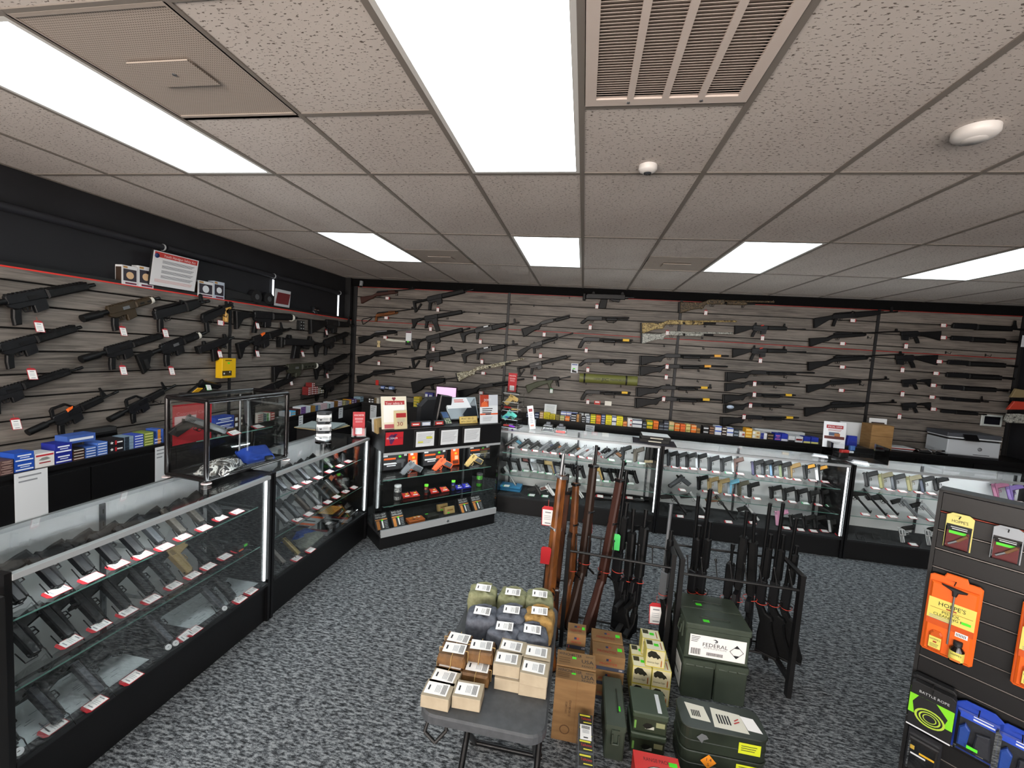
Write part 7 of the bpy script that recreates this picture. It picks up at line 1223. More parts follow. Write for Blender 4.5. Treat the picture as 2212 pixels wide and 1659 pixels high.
# ================================================================ folding table with packages
ZT = .66; TX0, TX1, TY0, TY1 = -.352, .062, -1.142, -.44
t = thing('folding_table', 'small grey folding table with surplus packages', 'table', (0, 0, 0))
def rr(x0, x1, y0, y1, r, n=5): return [(cx+r*math.cos(a0+PI/2*k/n), cy_+r*math.sin(a0+PI/2*k/n)) for cx, cy_, a0 in ((x1-r, y1-r, 0), (x0+r, y1-r, PI/2), (x0+r, y0+r, PI), (x1-r, y0+r, 1.5*PI)) for k in range(n+1)]
def slab(m, pts, z0, z1, ch=.004): o = m.T; m.T = (o or Mx()) @ Mx(((1, 0, 0, 0), (0, 0, 1, 0), (0, 1, 0, 0), (0, 0, 0, 1))); m.prism(pts, z0, z1, ch); m.T = o; return m
slab(MB(), rr(TX0, TX1, TY0, TY1, .055), ZT-.035, ZT, .006).build('top', m_noise('table_plastic', '#3b3e42', '#45484c', (40, 40, 40), .55), t)
for x in (TX0+.08, TX1-.05):
    MB().tube([(x, TY0+.1, ZT-.036), (x, TY1-.12, .012)], .012, 8).build('leg', C('#17181a', .3, .4), t); MB().tube([(x+.02, TY1-.1, ZT-.036), (x+.02, TY0+.04, .012)], .012, 8).build('leg', C('#17181a', .3, .4), t)
for y in (TY0+.04, TY1-.12): MB().tube([(TX0+.06, y, .012), (TX1-.02, y, .012)], .012, 8).build('foot_bar', C('#17181a', .3, .4), t)
MB().tube([(TX0+.03, TY0+.05, ZT-.04), (TX0+.02, TY0+.03, ZT-.09), (TX0+.06, TY0+.02, ZT-.11), (TX0+.09, TY0+.04, ZT-.08), (TX0+.085, TY0+.05, ZT-.04)], .006, 6).build('strap', BLK, t)
def label_on(parent, M, w_=.062, h_=.042):
    o = MB().mat(LBL).quad((-w_/2, -h_/2, 0), (w_/2, -h_/2, 0), (w_/2, h_/2, 0), (-w_/2, h_/2, 0)).mat(INK)
    for k in range(7): x = w_*.22+k*w_*.032; o.quad((x, -h_*.38, .0004), (x+w_*(.012+.008*(k % 2)), -h_*.38, .0004), (x+w_*(.012+.008*(k % 2)), h_*.38, .0004), (x, h_*.38, .0004))
    o.mat(GREYINK)
    for k in range(4): x = -w_*.05+k*w_*.06; o.quad((x, -h_*.3, .0004), (x+w_*.02, -h_*.3, .0004), (x+w_*.02, h_*.3, .0004), (x, h_*.3, .0004))
    o.mat(INK).quad((-w_*.38, -h_*.2, .0004), (-w_*.31, -h_*.2, .0004), (-w_*.31, h_*.2, .0004), (-w_*.38, h_*.2, .0004))
    o = o.build('price_label', None, parent); o.matrix_basis = M; return o
SACK = {}
def sack(x, y, h_, col, seed, label, rz=0, w_=.118, d_=.1):
    p = onz(ZT+h_, 23, x, y); random.seed(seed); t = thing('cloth_sack', label, 'sack', TR(p.x, p.y, ZT+.0005) @ RZ(rz), 'cloth wrapped ammunition sacks')
    n, nz = 32, 12; vs = []; fs = []
    for j in range(nz+1):
        u = j/nz; z = h_*min(1, u*1.25) if u < .8 else h_+(u-.8)*.02; bul = 1+.07*math.sin(PI*min(1, u*1.25)) if u < .8 else 1-(u-.8)*3.2
        for i in range(n):
            a = 2*PI*i/n; cx, sy = math.cos(a), math.sin(a); k = (abs(cx)**7+abs(sy)**7)**(-1/7); r = bul*k*(1+.022*math.sin(7*a+seed*2+u*9)+.015*math.sin(13*a+u*17+seed)); vs.append((cx*r*w_/2, sy*r*d_/2, max(0, z+.004*math.sin(5*a+seed)*(u > .3)+random.uniform(-.002, .002)*(u > .1))))
    for j in range(nz):
        for i in range(n): fs.append((j*n+i, j*n+(i+1) % n, (j+1)*n+(i+1) % n, (j+1)*n+i))
    c = len(vs); vs.append((0, 0, h_+.004)); fs += [(nz*n+i, nz*n+(i+1) % n, c) for i in range(n)]
    MB().add(vs, fs, True).build('cloth', col, t)
    MB().prism([(-.03, h_-.008), (.03, h_-.008), (.036, h_+.008), (.008, h_+.014), (-.02, h_+.01), (-.034, h_+.002)], d_*.34, d_*.47, .003).build('gathered_end', col, t)
    label_on(t, TR(0, -.004, h_+.0125) @ RX(.12) @ RZ(-rz+.05), .066, .044)
OLC = m_noise('olive_cloth', '#7b7d5c', '#8f9170', (60, 60, 60), .9, .35, .65, .003); GRC = m_noise('blue_grey_cloth', '#4a4e58', '#5d626c', (60, 60, 60), .9, .35, .65, .003); TNC = m_noise('ochre_cloth', '#8a6a36', '#a5844c', (60, 60, 60), .9, .35, .65, .003)
for k, (x, y, h_, col, lb, rz) in enumerate(((620, 205, .105, OLC, 'olive cloth sack at the far left corner of the table', .1), (862, 240, .1, OLC, 'olive cloth sack in the middle of the far row', -.1), (1080, 255, .1, OLC, 'olive cloth sack at the far right corner of the table', .05), (612, 395, .1, GRC, 'blue-grey cloth sack, left of the second row', .15), (852, 385, .1, GRC, 'blue-grey cloth sack, middle of the second row', -.1), (1078, 395, .1, TNC, 'ochre cloth sack on the right of the table', -.05), (795, 520, .085, GRC, 'blue-grey cloth sack, left of the nearest pair', -.15), (1018, 545, .085, GRC, 'blue-grey cloth sack, right of the nearest pair', .25))): sack(x, y, h_, col, k+1, lb, rz)
KRAFT = m_noise('kraft_paper', '#573d22', '#74532e', (30, 30, 30), .6, .35, .65, .002); CARD = m_noise('grey_board', '#9c907b', '#a89c86', (20, 20, 20), .85)
def paper_pack(x, y, z0, label, tw=True, rz=0, w_=.1, d_=.075, h_=.042):
    p = onz(ZT+z0+h_, 23, x, y); t = thing('paper_pack', label, 'pack', TR(p.x, p.y, ZT+z0+.0005) @ RZ(rz), 'brown paper packs tied with string'); MB().prism([(-w_/2, .002), (w_/2, 0), (w_/2+.002, h_*.6), (w_/2-.003, h_), (-w_/2+.004, h_), (-w_/2-.002, h_*.5)], -d_/2, d_/2, .006).build('wrapping', KRAFT, t)
    m = MB(); m.tube([(-w_/2-.001, -.003, 0), (-w_/2-.003, .0, h_), (w_/2+.003, 0, h_), (w_/2+.003, 0, 0)], .0014, 4).tube([(0, -d_/2-.002, 0), (.003, -d_/2-.002, h_), (0, d_/2+.002, h_)], .0014, 4); m.build('string', C('#b89a62', .9), t); label_on(t, TR(.002, .004, h_+.002) @ RZ(.03), .08, .05)
for k, (x, y, z0, lb) in enumerate(((415, 605, .043, 'string-tied brown pack, far upper one'), (380, 690, .043, 'string-tied brown pack, near left upper one'), (600, 665, .043, 'string-tied brown pack, upper right one'), (355, 810, 0, 'string-tied brown pack, lower left one'), (568, 840, 0, 'string-tied brown pack, lower right one'))): paper_pack(x, y, z0, lb, rz=.05*((k % 3)-1))
def board_box(x, y, z0, label, rz=0, w_=.094, d_=.072, h_=.042, flap=False):
    p = onz(ZT+z0+h_, 23, x, y); t = thing('board_box', label, 'box', TR(p.x, p.y, ZT+z0+.0005) @ RZ(rz), 'grey board ammunition boxes'); MB().box(-w_/2, w_/2, -d_/2, d_/2, 0, h_, .0015).build('carton', CARD, t); MB().box(w_/2-.001, w_/2+.0012, -d_/2+.004, d_/2-.004, .004, h_-.004).build('flap', CARD, t); label_on(t, TR(-.004, .0, h_+.0008), .076, .05)
for k, (x, y, z0, lb) in enumerate(((860, 665, .043, 'pale board box, far left of the top layer of four'), (1065, 712, .043, 'pale board box, far right of the top layer of four'), (822, 765, .043, 'pale board box, near left of the top layer of four'), (1042, 840, .043, 'pale board box, near right of the top layer of four'), (835, 880, 0, 'pale board box, left of the bottom layer'), (1030, 925, 0, 'pale board box, right of the bottom layer'), (312, 910, 0, 'pale board box, farthest of the near left three'), (252, 1015, 0, 'pale board box at the near left corner of the table'), (500, 1020, 0, 'pale board box, right one of the near left three'))): board_box(x, y, z0, lb, .03*((k % 3)-1), h_=.042)
# ================================================================ goods on the floor
KB = m_noise('carton_brown', '#7b5c38', '#8b6b44', (5, 5, 30), .8)
def TOPT(x, y, z): return TR(x, y, z)
def win_carton(y0, y1, h_, label):
    t = thing('carton', label, 'box', TR(.168, y0, 0)); w_ = .19; d_ = y1-y0; MB().box(-w_/2, w_/2, 0, d_, 0, h_, .002).build('carton', KB, t)
    o = MB().mat(INK).text('WINCHESTER', TR(-.03, d_*.76, h_+.0006), .027, .115).text('USA', TR(.055, d_*.45, h_+.0006), .034, .06).text('READY', TR(.055, d_*.15, h_+.0006), .016, .058).text('RED223', TR(.065, d_*.78, h_+.0006), .013, .035)
    o.mat(GREEN).quad((-.02, d_*.5, h_+.0006), (.0, d_*.5, h_+.0006), (.0, d_*.65, h_+.0006), (-.02, d_*.65, h_+.0006)); lines2 = o.mat(C('#5a4020', .8))
    for k in range(3): o.quad((-.085, d_*(.2+.14*k), h_+.0006), (-.03, d_*(.2+.14*k), h_+.0006), (-.03, d_*(.2+.14*k)+.004, h_+.0006), (-.085, d_*(.2+.14*k)+.004, h_+.0006))
    o.mat(C('#4a3420', .8)).text('UWC24020', TR(-.035, -.0008, h_*.55) @ RX(PI/2) @ RZ(PI/2), .014, .06).text('E13824BU1023', TR(-.018, -.0008, h_*.55) @ RX(PI/2) @ RZ(PI/2), .014, .08); o.mat(C('#7a5630', .8)).box(.008, .0095, -.0006, 0, .0, h_)
    q = [(-.035+.024*math.cos(k*PI/8), .06+.024*math.sin(k*PI/8)) for k in range(16)]; q2 = [(-.035+.019*math.cos(k*PI/8), .06+.019*math.sin(k*PI/8)) for k in range(16)]
    o.mat(C('#5a3f22', .8)).add([(x, -.0008, z) for x, z in q+q2], [(k, (k+1) % 16, 16+(k+1) % 16, 16+k) for k in range(16)]); o.build('print', None, t)
win_carton(-.445, -.368, .31, 'tall brown cartridge carton nearest the table'); win_carton(-.362, -.255, .315, 'tall brown cartridge carton behind another beside the table')
def fr_box(P, w_, d_, h_, label, blue=False):
    t = thing('frontier_box', label, 'box', TR(*P), 'brown cartridge boxes with flag logo'); MB().box(-w_/2, w_/2, 0, d_, .0003, h_-.0004, .001).build('carton', KB, t); o = MB()
    def flag_(T, s_):
        o.mat(C('#25304f')).add([T @ V(q) for q in ((-.4*s_, .1*s_, 0), (0, .1*s_, 0), (0, .5*s_, 0), (-.4*s_, .5*s_, 0))], [(0, 1, 2, 3)]); o.mat(C('#b03a2c'))
        for k in range(3): o.add([T @ V(q) for q in ((.02*s_, (.1+.15*k)*s_, 0), (.45*s_, (.1+.15*k)*s_, 0), (.45*s_, (.18+.15*k)*s_, 0), (.02*s_, (.18+.15*k)*s_, 0))], [(0, 1, 2, 3)])
    tT = TR(0, d_*.5, h_+.0004); flag_(TR(0, d_*.55, h_+.0004), .035); o.mat(C('#8a2018')).text('FRONTIER', TR(-w_*.05, d_*.3, h_+.0006), .03, w_*.62); o.mat(GREEN).quad((w_*.28, d_*.45, h_+.0006), (w_*.42, d_*.45, h_+.0006), (w_*.42, d_*.7, h_+.0006), (w_*.28, d_*.7, h_+.0006))
    rect(o, C('#2a4fd0') if blue else C('#3a4050'), -w_/2, w_/2, h_*.02, h_*.24, -.0006); rect(o, C('#b04a3a'), -w_*.42, -w_*.36, h_*.05, h_*.2, -.001); flag_(TR(0, -.0008, h_*.6) @ RX(PI/2), .03); o.mat(C('#9a2a20')).text('FRONTIER', TR(0, -.0008, h_*.45) @ RX(PI/2), .018, w_*.55); o.mat(LBL).text('150', TR(w_*.38, -.001, h_*.13) @ RX(PI/2), .013); o.build('print', None, t)
for k in range(3): fr_box((.343, -.15, .084*k), .17, .1, .083, '%s flag-logo brown box of the near wide pile' % ('bottom', 'middle', 'top')[k]); fr_box((.34, -.045, .086*k), .17, .1, .085, '%s flag-logo brown box of the far wide pile' % ('bottom', 'middle', 'top')[k])
for k in range(4): fr_box((.166, -.16, .0875*k), .098, .09, .086, '%s flag-logo brown box of the narrow pile behind the tall cartons' % ('bottom', 'second', 'third', 'top')[k], k == 2)
def eagle_box(P, label):
    t = thing('eagle_box', label, 'box', TR(*P), 'pale yellow cartridge boxes'); w_, d_, h_ = .0975, .085, .0975; MB().box(-w_/2, w_/2, 0, d_, .0003, h_-.0005, .001).build('carton', C('#d2c66a', .55), t); o = MB(); rect(o, C('#c9c3a0', .6), -w_*.46, w_*.46, h_*.06, h_*.97, -.0006)
    o.mat(C('#1f2013')).add([(x*w_, -.001, z*h_) for x, z in ((-.4, .6), (-.42, .8), (-.25, .95), (.0, .92), (.1, .8), (.22, .72), (.3, .56), (.22, .6), (.12, .5), (.05, .58), (-.1, .54), (-.2, .62), (-.3, .54))], [tuple(range(13))[::-1]]); o.mat(C('#3a3a2a')).text('American Eagle', FT(-.01, h_*.3, -.0012), .014, w_*.62); o.mat(C('#a8642a')).add([(x*w_, -.0012, z*h_) for x, z in ((.3, .1), (.36, .1), (.36, .4), (.33, .52), (.3, .4))], [(0, 1, 2, 3, 4)]); rect(o, C('#b8a83a'), -w_/2, w_/2, .001, h_*.06, -.0008)
    o.mat(C('#e6e4c8', .6)).quad((-w_*.46, d_*.05, h_+.0002), (w_*.46, d_*.05, h_+.0002), (w_*.46, d_*.95, h_+.0002), (-w_*.46, d_*.95, h_+.0002)); o.mat(GREEN).quad((-w_*.05, d_*.4, h_+.0005), (w_*.2, d_*.4, h_+.0005), (w_*.2, d_*.65, h_+.0005), (-w_*.05, d_*.65, h_+.0005)); o.mat(C('#3c3c28')).quad((-w_*.42, d_*.5, h_+.0005), (-w_*.1, d_*.5, h_+.0005), (-w_*.1, d_*.9, h_+.0005), (-w_*.42, d_*.9, h_+.0005)); o.mat(C('#a8642a')).quad((w_*.3, d_*.15, h_+.0005), (w_*.35, d_*.15, h_+.0005), (w_*.35, d_*.8, h_+.0005), (w_*.3, d_*.8, h_+.0005)); o.build('print', None, t)
for x, y, z, lb in ((.525, -.115, 0, 'pale eagle box, front left of the bottom layer'), (.626, -.115, 0, 'pale eagle box, front right of the bottom layer'), (.525, -.115, .099, 'pale eagle box, front left of the second layer'), (.626, -.115, .099, 'pale eagle box, front right of the second layer'), (.525, -.026, 0, 'pale eagle box, rear left of the bottom layer'), (.626, -.026, 0, 'pale eagle box, rear right of the bottom layer'), (.525, -.026, .099, 'pale eagle box, rear left of the second layer'), (.626, -.026, .099, 'pale eagle box, rear right of the second layer'), (.588, -.105, .198, 'pale eagle box, front of the top layer'), (.578, -.016, .198, 'pale eagle box, rear of the top layer')): eagle_box((x, y, z), lb)
def ammo_can(M, L, W_, h_, label, front=None, green=True, name='ammo_can', group='olive steel ammunition cans', side_label=False):
    t = thing(name, label, 'can', M, group)
    MB().prism([(0, 0), (L, 0), (L, h_*.86), (0, h_*.86)], 0, W_, .006).build('body', OLIVE, t); MB().prism([(-.005, h_*.84), (L+.005, h_*.84), (L+.005, h_), (-.005, h_)], -.005, W_+.005, .006).build('lid', OLIVE, t)
    MB().tube([(L*.25, W_/2-.014, h_+.001), (L*.25, W_/2-.014, h_+.009), (L*.72, W_/2-.014, h_+.009), (L*.72, W_/2-.014, h_+.001)], .003, 5).build('handle', C('#232a22', .5), t)
    m = MB().box(-.012, -.003, W_*.3, W_*.7, h_*.45, h_*.9).tube([(-.014, W_*.34, h_*.8), (-.02, W_*.34, h_*.55), (-.02, W_*.66, h_*.55), (-.014, W_*.66, h_*.8)], .004, 6); m.build('latch', OLIVE, t)
    m = MB()
    for k in range(3): m.cyl((L+.004, W_*(.2+.3*k)-.02, h_*.86), (L+.004, W_*(.2+.3*k)+.02, h_*.86), .006)
    m.build('hinge', OLIVE, t)
    if green: MB().mat(GREEN).box(L*.28, L*.38, W_*.2, W_*.34, h_+.0002, h_+.001).build('price_sticker', None, t)
    if front:
        o = MB().mat(LBL).box(L*.06, L*.94, -.0075, -.0055, h_*.12, h_*.72); lo = MB(); 
        o.mat(INK).text('FEDERAL', TR(L*.46, -.008, h_*.48) @ RX(PI/2), .03, L*.4); o.mat(GREYINK).text('AMMUNITION', TR(L*.46, -.008, h_*.39) @ RX(PI/2), .014, L*.36)
        cx, cz, r = L*.8, h_*.4, .036
        o.mat(INK).add([(cx+a*r, -.008, cz+b*r*1.05) for a, b in ((-1, 0), (0, -1), (1, 0), (0, 1))]+[(cx+a*r*.9, -.008, cz+b*r*.95) for a, b in ((-1, 0), (0, -1), (1, 0), (0, 1))], [(k, (k+1) % 4, 4+(k+1) % 4, 4+k) for k in range(4)]); o.add([(cx-.4*r, -.008, cz+.55*r), (cx+.4*r, -.008, cz+.55*r), (cx, -.008, cz+1.0*r)], [(0, 1, 2)]); o.add([(cx-.4*r, -.008, cz-.55*r), (cx, -.008, cz-1.0*r), (cx+.4*r, -.008, cz-.55*r)], [(0, 1, 2)])
        for k in range(12): o.quad((L*.09+k*.0042, -.008, h_*.17), (L*.09+k*.0042+(.002 if k % 3 else .003), -.008, h_*.17), (L*.09+k*.0042+(.002 if k % 3 else .003), -.008, h_*.34), (L*.09+k*.0042, -.008, h_*.34)); 
        for k in range(14): o.quad((L*.34+k*.006, -.008, h_*.18), (L*.34+k*.006+.0035, -.008, h_*.18), (L*.34+k*.006+.0035, -.008, h_*.27), (L*.34+k*.006, -.008, h_*.27))
        lines(o, L*.08, L*.22, h_*.66, .009, 4, .003, -.008, INK, .4); q = o
        q.mat(C('#33383c')).add([(L*.46+a, -.008, h_*.6+b) for a, b in ((-.014, .008), (.0, .012), (.012, .006), (.012, -.004), (.0, -.008), (-.004, -.004), (.006, .0), (-.002, .006))], [tuple(range(8))[::-1]]); o.build('label', None, t)
    if side_label:
        o = MB().mat(LBL).box(-.0075, -.006, W_*.08, W_*.92, h_*.1, h_*.75); o.mat(INK).box(-.0085, -.0078, W_*.2, W_*.5, h_*.3, h_*.33).box(-.0085, -.0078, W_*.7, W_*.8, h_*.2, h_*.5); o.build('end_label', None, t)
    return t
ammo_can(TR(.757, -.01, .222), .325, .15, .2, 'nearer top olive can with white federal label', True); ammo_can(TR(.757, .148, .222), .325, .15, .2, 'farther top olive can behind the labelled one')
for k, x in enumerate((.757, .925)): ammo_can(TR(x, .298, .0) @ RZ(-PI/2), .31, .162, .22, ('left', 'right')[k]+' olive can standing end-on under the labelled can', None, False)
o = MB().mat(LBL).box(-.0015, 0, .02, .3, .03, .17); o.mat(INK).box(-.0022, -.0016, .06, .16, .08, .09).box(-.0022, -.0016, .2, .25, .05, .1); loose('carton_label', o, TR(.753, -.01, 0), 'white end label on the left lower olive can', 'label')
ammo_can(TR(.318+.088, -.485, 0) @ RZ(PI/2), .285, .088, .17, 'slim tall olive can standing alone beside the tall cartons')
def mini_can(P, label, mark):
    t = thing('mini_can', label, 'can', TR(*P), 'small green printed cans'); w_, d_, h_ = .152, .16, .098; MB().box(-w_/2, w_/2, .005, d_-.005, .0005, h_*.75, .004).build('body', C('#2a3324', .5), t); MB().box(-w_/2-.004, w_/2+.004, 0, d_, h_*.72, h_-.0005, .005).build('lid', C('#354233', .5), t); o = MB(); rect(o, C('#8a8f6a', .6), w_*.18, w_*.44, h_*.35, h_*.6, .0045); rect(o, C('#b9bcb0'), -.02, .02, h_*.2, h_*.35, .0044); o.mat(C('#12140e')).add([(x*w_, .0043, z*h_) for x, z in ((-.22, .35), (-.1, .5), (.05, .48), (.1, .36), (.0, .25), (-.1, .2))], [tuple(range(6))[::-1]]); rect(o, C('#6a9a4a'), -w_*.46, -w_*.4, h_*.15, h_*.55, .0044); o.build('print', None, t)
    if mark: MB().mat(GREEN).box(-w_*.3, -w_*.12, d_*.3, d_*.42, h_, h_+.0008).build('price_sticker', None, t)
    else: MB().mat(C('#c9ced0', .3)).box(w_*.22, w_*.34, d_*.1, d_*.8, h_, h_+.0008).build('tape', None, t)
mini_can((.52, -.425, 0), 'lower small green printed can with green sticker', True); mini_can((.523, -.42, .1), 'upper small green printed can with silver tape', False)
t = thing('tula_brick', 'plastic-wrapped brick of yellow and red cartridge boxes on the floor', 'box', TR(.222, -.83, 0)); MB().box(-.032, .032, 0, .34, 0, .2, .004).build('wrap', C('#5a5e62', .25), t); o = MB()
for k in range(5):
    y = .02+k*.065; o.mat(C('#23241f')).quad((-.029, y, .2006), (.029, y, .2006), (.029, y+.055, .2006), (-.029, y+.055, .2006)); o.mat(C('#c8302a')).text('TulAmmo', TR(.002, y+.03, .201), .018, .045); o.mat(C('#d8d23a')).quad((-.026, y+.042, .201), (.02, y+.042, .201), (.02, y+.05, .201), (-.026, y+.05, .201)).quad((-.01, y+.008, .201), (.026, y+.008, .201), (.026, y+.013, .201), (-.01, y+.013, .201))
o.build('print', None, t); label_on(t, TR(0, .24, .2016) @ RZ(PI/2), .075, .048)
t = thing('range_pack', 'red range pack box with round star emblem at the bottom edge', 'box', TR(.53, -.77, 0)); MB().box(-.095, .095, 0, .24, 0, .115, .002).build('carton', C('#c9241f', .4), t); o = MB().mat(C('#3a0c0a')).text('RANGE PACK', TR(-.0, .205, .1156), .024, .11)
def disc(r, m_, z, n=28): o.mat(m_).add([(r*math.cos(2*PI*k/n), .1+r*math.sin(2*PI*k/n), z) for k in range(n)], [tuple(range(n))])
disc(.078, C('#1b1a1c'), .1155); disc(.074, C('#e4e2dc'), .1157); disc(.05, C('#1b1a1c'), .1159); disc(.046, C('#c9241f'), .1161)
o.mat(C('#e8b82a')).add([((.036 if k % 2 == 0 else .015)*math.sin(k*PI/5), .1+(.036 if k % 2 == 0 else .015)*math.cos(k*PI/5), .1164) for k in range(10)], [tuple(range(10))[::-1]]); o.mat(INK)
for k, ch in enumerate('RED ARMY'): a = math.radians(130-k*13.5); o.text(ch, TR(.061*math.cos(a), .1+.061*math.sin(a), .1163) @ RZ(a-PI/2), .02) if ch != ' ' else None
o.mat(GREEN).quad((.05, .19, .1156), (.085, .19, .1156), (.085, .21, .1156), (.05, .21, .1156)); o.build('print', None, t)
# large sealed tins
def tin(M, label, top=True):
    t = thing('sealed_tin', label, 'tin', M, 'large sealed green tins'); TIN = m_noise('dark_olive_tin', '#20261f', '#2b332a', (8, 8, 8), .35)
    slab(MB(), rr(0, .36, 0, .165, .04), 0, .105, .003).build('body', TIN, t); slab(MB(), rr(-.004, .364, -.004, .169, .042), .098, .108, .003).build('rim', TIN, t); slab(MB(), rr(-.003, .363, -.003, .168, .042), .045, .05, .002).build('seam', TIN, t); return t
tin(TR(.652, -.466, 0), 'lower large dark green sealed tin'); t = tin(TR(.652, -.466, .109), 'upper large dark green sealed tin with torn white labels')
o = MB().mat(C('#d8d6c8', .8)).quad((.045, .05, .1085), (.13, .045, .1085), (.12, .13, .1085), (.035, .14, .1085)).quad((.14, .025, .1085), (.285, .02, .1085), (.275, .12, .1085), (.15, .135, .1085)); o.mat(LBL).quad((.285, .04, .109), (.345, .035, .109), (.33, .11, .109), (.275, .115, .109)); o.mat(INK)
for k in range(5): o.quad((.055+k*.008, .065, .109), (.06+k*.008, .065, .109), (.06+k*.008, .1, .109), (.055+k*.008, .1, .109)).quad((.165+k*.012, .05, .109), (.172+k*.012, .05, .109), (.172+k*.012, .1, .109), (.165+k*.012, .1, .109))
o.mat(C('#b0302a')).quad((.235, .06, .1092), (.262, .075, .1092), (.26, .08, .1092), (.232, .065, .1092)).quad((.24, .075, .1092), (.262, .09, .1092), (.26, .095, .1092), (.238, .08, .1092)); o.build('labels', None, t)
o = MB(); rect(o, C('#c9d423', .6), .235, .325, .035, .085, -.0045); lines(o, .245, .31, .07, .01, 3, .003, -.005, INK); o.build('hazard_label', None, t); MB().mat(C('#9aa0a4', .3, .6)).add([(x, -.0045, z) for x, z in ((.06, .07), (.08, .09), (.1, .085), (.11, .07), (.09, .06), (.085, .045))], [tuple(range(6))[::-1]]).build('torn_tape', None, t)
o = MB().mat(C('#e08a1e', .6)).add([(x, -.001, z) for x, z in ((-.034, 0), (0, -.034), (.034, 0), (0, .034))], [(0, 1, 2, 3)]); o.mat(INK).text('1.4', FT(0, .01, -.0015), .022).text('S', FT(0, -.012, -.0015), .02); loose('hazard_diamond', o, TR(.77, -.4715, .075), 'orange 1.4 S hazard diamond on the lower sealed tin', 'label')
o = MB().mat(C('#c9d423', .6)).box(-.045, .045, -.001, 0, -.022, .022); lines(o, -.035, .03, .01, .01, 3, .003, -.0015, INK); loose('lime_label', o, TR(.93, -.4705, .07), 'lime yellow label on the lower sealed tin', 'label')
tin(TR(.68, -.80, 0), 'large sealed tin nearest the camera, cut by the bottom edge')
# ================================================================ slatted stand at the right with cleaning goods
GA = math.radians(-43); GO = V((1.536, -.42, 0)); GX = V((math.cos(GA), math.sin(GA), 0)); GN = V((math.sin(GA), -math.cos(GA), 0)); MG = TR(*GO) @ RZ(GA)
t = thing('slatted_stand', 'black slatted merchandise stand at the right edge', 'display stand', MG); LG = 1.0
MB().box(0, LG, .02, .06, .08, 1.39).build('core', C('#0d0d0e', .6), t); MB().box(0, .012, -.002, .08, .0, 1.393).build('end_trim', BLK, t); MB().box(0, LG, -.002, .082, 1.385, 1.395).build('top_cap', BLK, t); MB().box(0, LG, -.12, .2, 0, .08).build('base', BLK, t)
first = None
for k in range(16):
    z1 = 1.383-.0 if k == 0 else 1.306-.0762*(k-1)-.004; z0 = 1.306-.0762*k+.004
    if k == 0: MB().box(.012, LG, 0, .02, z0, z1, .0015).build('slat', BLAM, t)
    else:
        if first is None: first = o = MB().box(.012, LG, 0, .02, -.0341, .0341, .0015).build('slat', BLAM, t)
        else: o = first.copy(); COL.objects.link(o)
        o.location = (0, 0, (z0+z1)/2)
    MB().box(.012, LG, .008, .02, z0-.0078, z0-.0045).build('groove_insert', C('#8a8580', .4, .5) if k else C('#a03a20', .5), t)  # grey metal inserts; top one coloured red to paint in an orange reflection
def gp(off, c, x, y): p = onp(GO+GN*off, GN, c, x, y); return (p-GO).dot(GX), p.z
def GT(s, off, z): return MG @ TR(s, -off, z)
def clam(c, x0, y0, x1, y1, off):        # left-top and right-bottom pixel corners -> centre s, bottom z, width, height
    a = gp(off, c, x0, y0); b = gp(off, c, x1, y1); return (a[0]+b[0])/2, b[1], b[0]-a[0], a[1]-b[1]
# bore brush packs
for k, (x0, y0, x1, y1, lb) in enumerate(((410, 190, 500, 400, 'bore brush pack with yellow card'), (672, 265, 800, 470, 'bore brush pack in clear plastic'))):
    s_, _ = gp(.03, 28, (x0+x1)/2, (y0+y1)/2); zt = gp(.03, 28, (x0+x1)/2, y0)[1]; zb_ = gp(.03, 28, (x0+x1)/2, y1)[1]; h_ = zt-zb_; w_ = .075
    t = thing('brush_pack', lb+' on the slatted stand', 'pack', GT(s_, .015, zb_), 'bore brush packs'); MB().prism([(-w_/2, 0), (w_/2, 0), (w_/2, h_*.92), (w_*.3, h_), (-w_*.3, h_), (-w_/2, h_*.92)], -.006, .0, .001).build('card', C('#d8cf7a' if k == 0 else '#9aa0a6', .5), t); o = MB(); rect(o, C('#7a1c1e', .5), -w_*.46, w_*.46, 0, h_*.66, -.0066); rect(o, BLK, -w_*.46, w_*.46, h_*.5, h_*.68, -.007); rect(o, WHT, -w_*.3, w_*.3, h_*.6, h_*.625, -.0074); rect(o, WHT, -w_*.25, w_*.3, h_*.55, h_*.57, -.0074); rect(o, C('#58e02a'), -w_*.34, w_*.28, h_*.42, h_*.5, -.0078)
    o.mat(C('#2a2418')).text("HOPPE'S", FT(0, h_*.78, -.0068), .016, w_*.6) if k == 0 else None; o.build('print', None, t)
    MB().cyl((-.022, -.014, .016), (.0, -.014, .034), .004).build('thread', STEEL, t); MB().cyl((0, -.014, .034), (.026, -.014, .062), .0055, n=8).build('bristles', C('#7a5634', .8), t); MB().prism([(-w_*.46, .002), (w_*.46, .002), (w_*.46, h_*.64), (-w_*.46, h_*.64)], -.022, -.007, .004).build('blister', ACRYL, t)
    MB().cyl((0, .01, h_*.93), (0, -.05, h_*.93), .002, n=5).build('peg', BLK, t)
ORP = C('#e8641c', .35); ORD2 = C('#c84f12', .4)
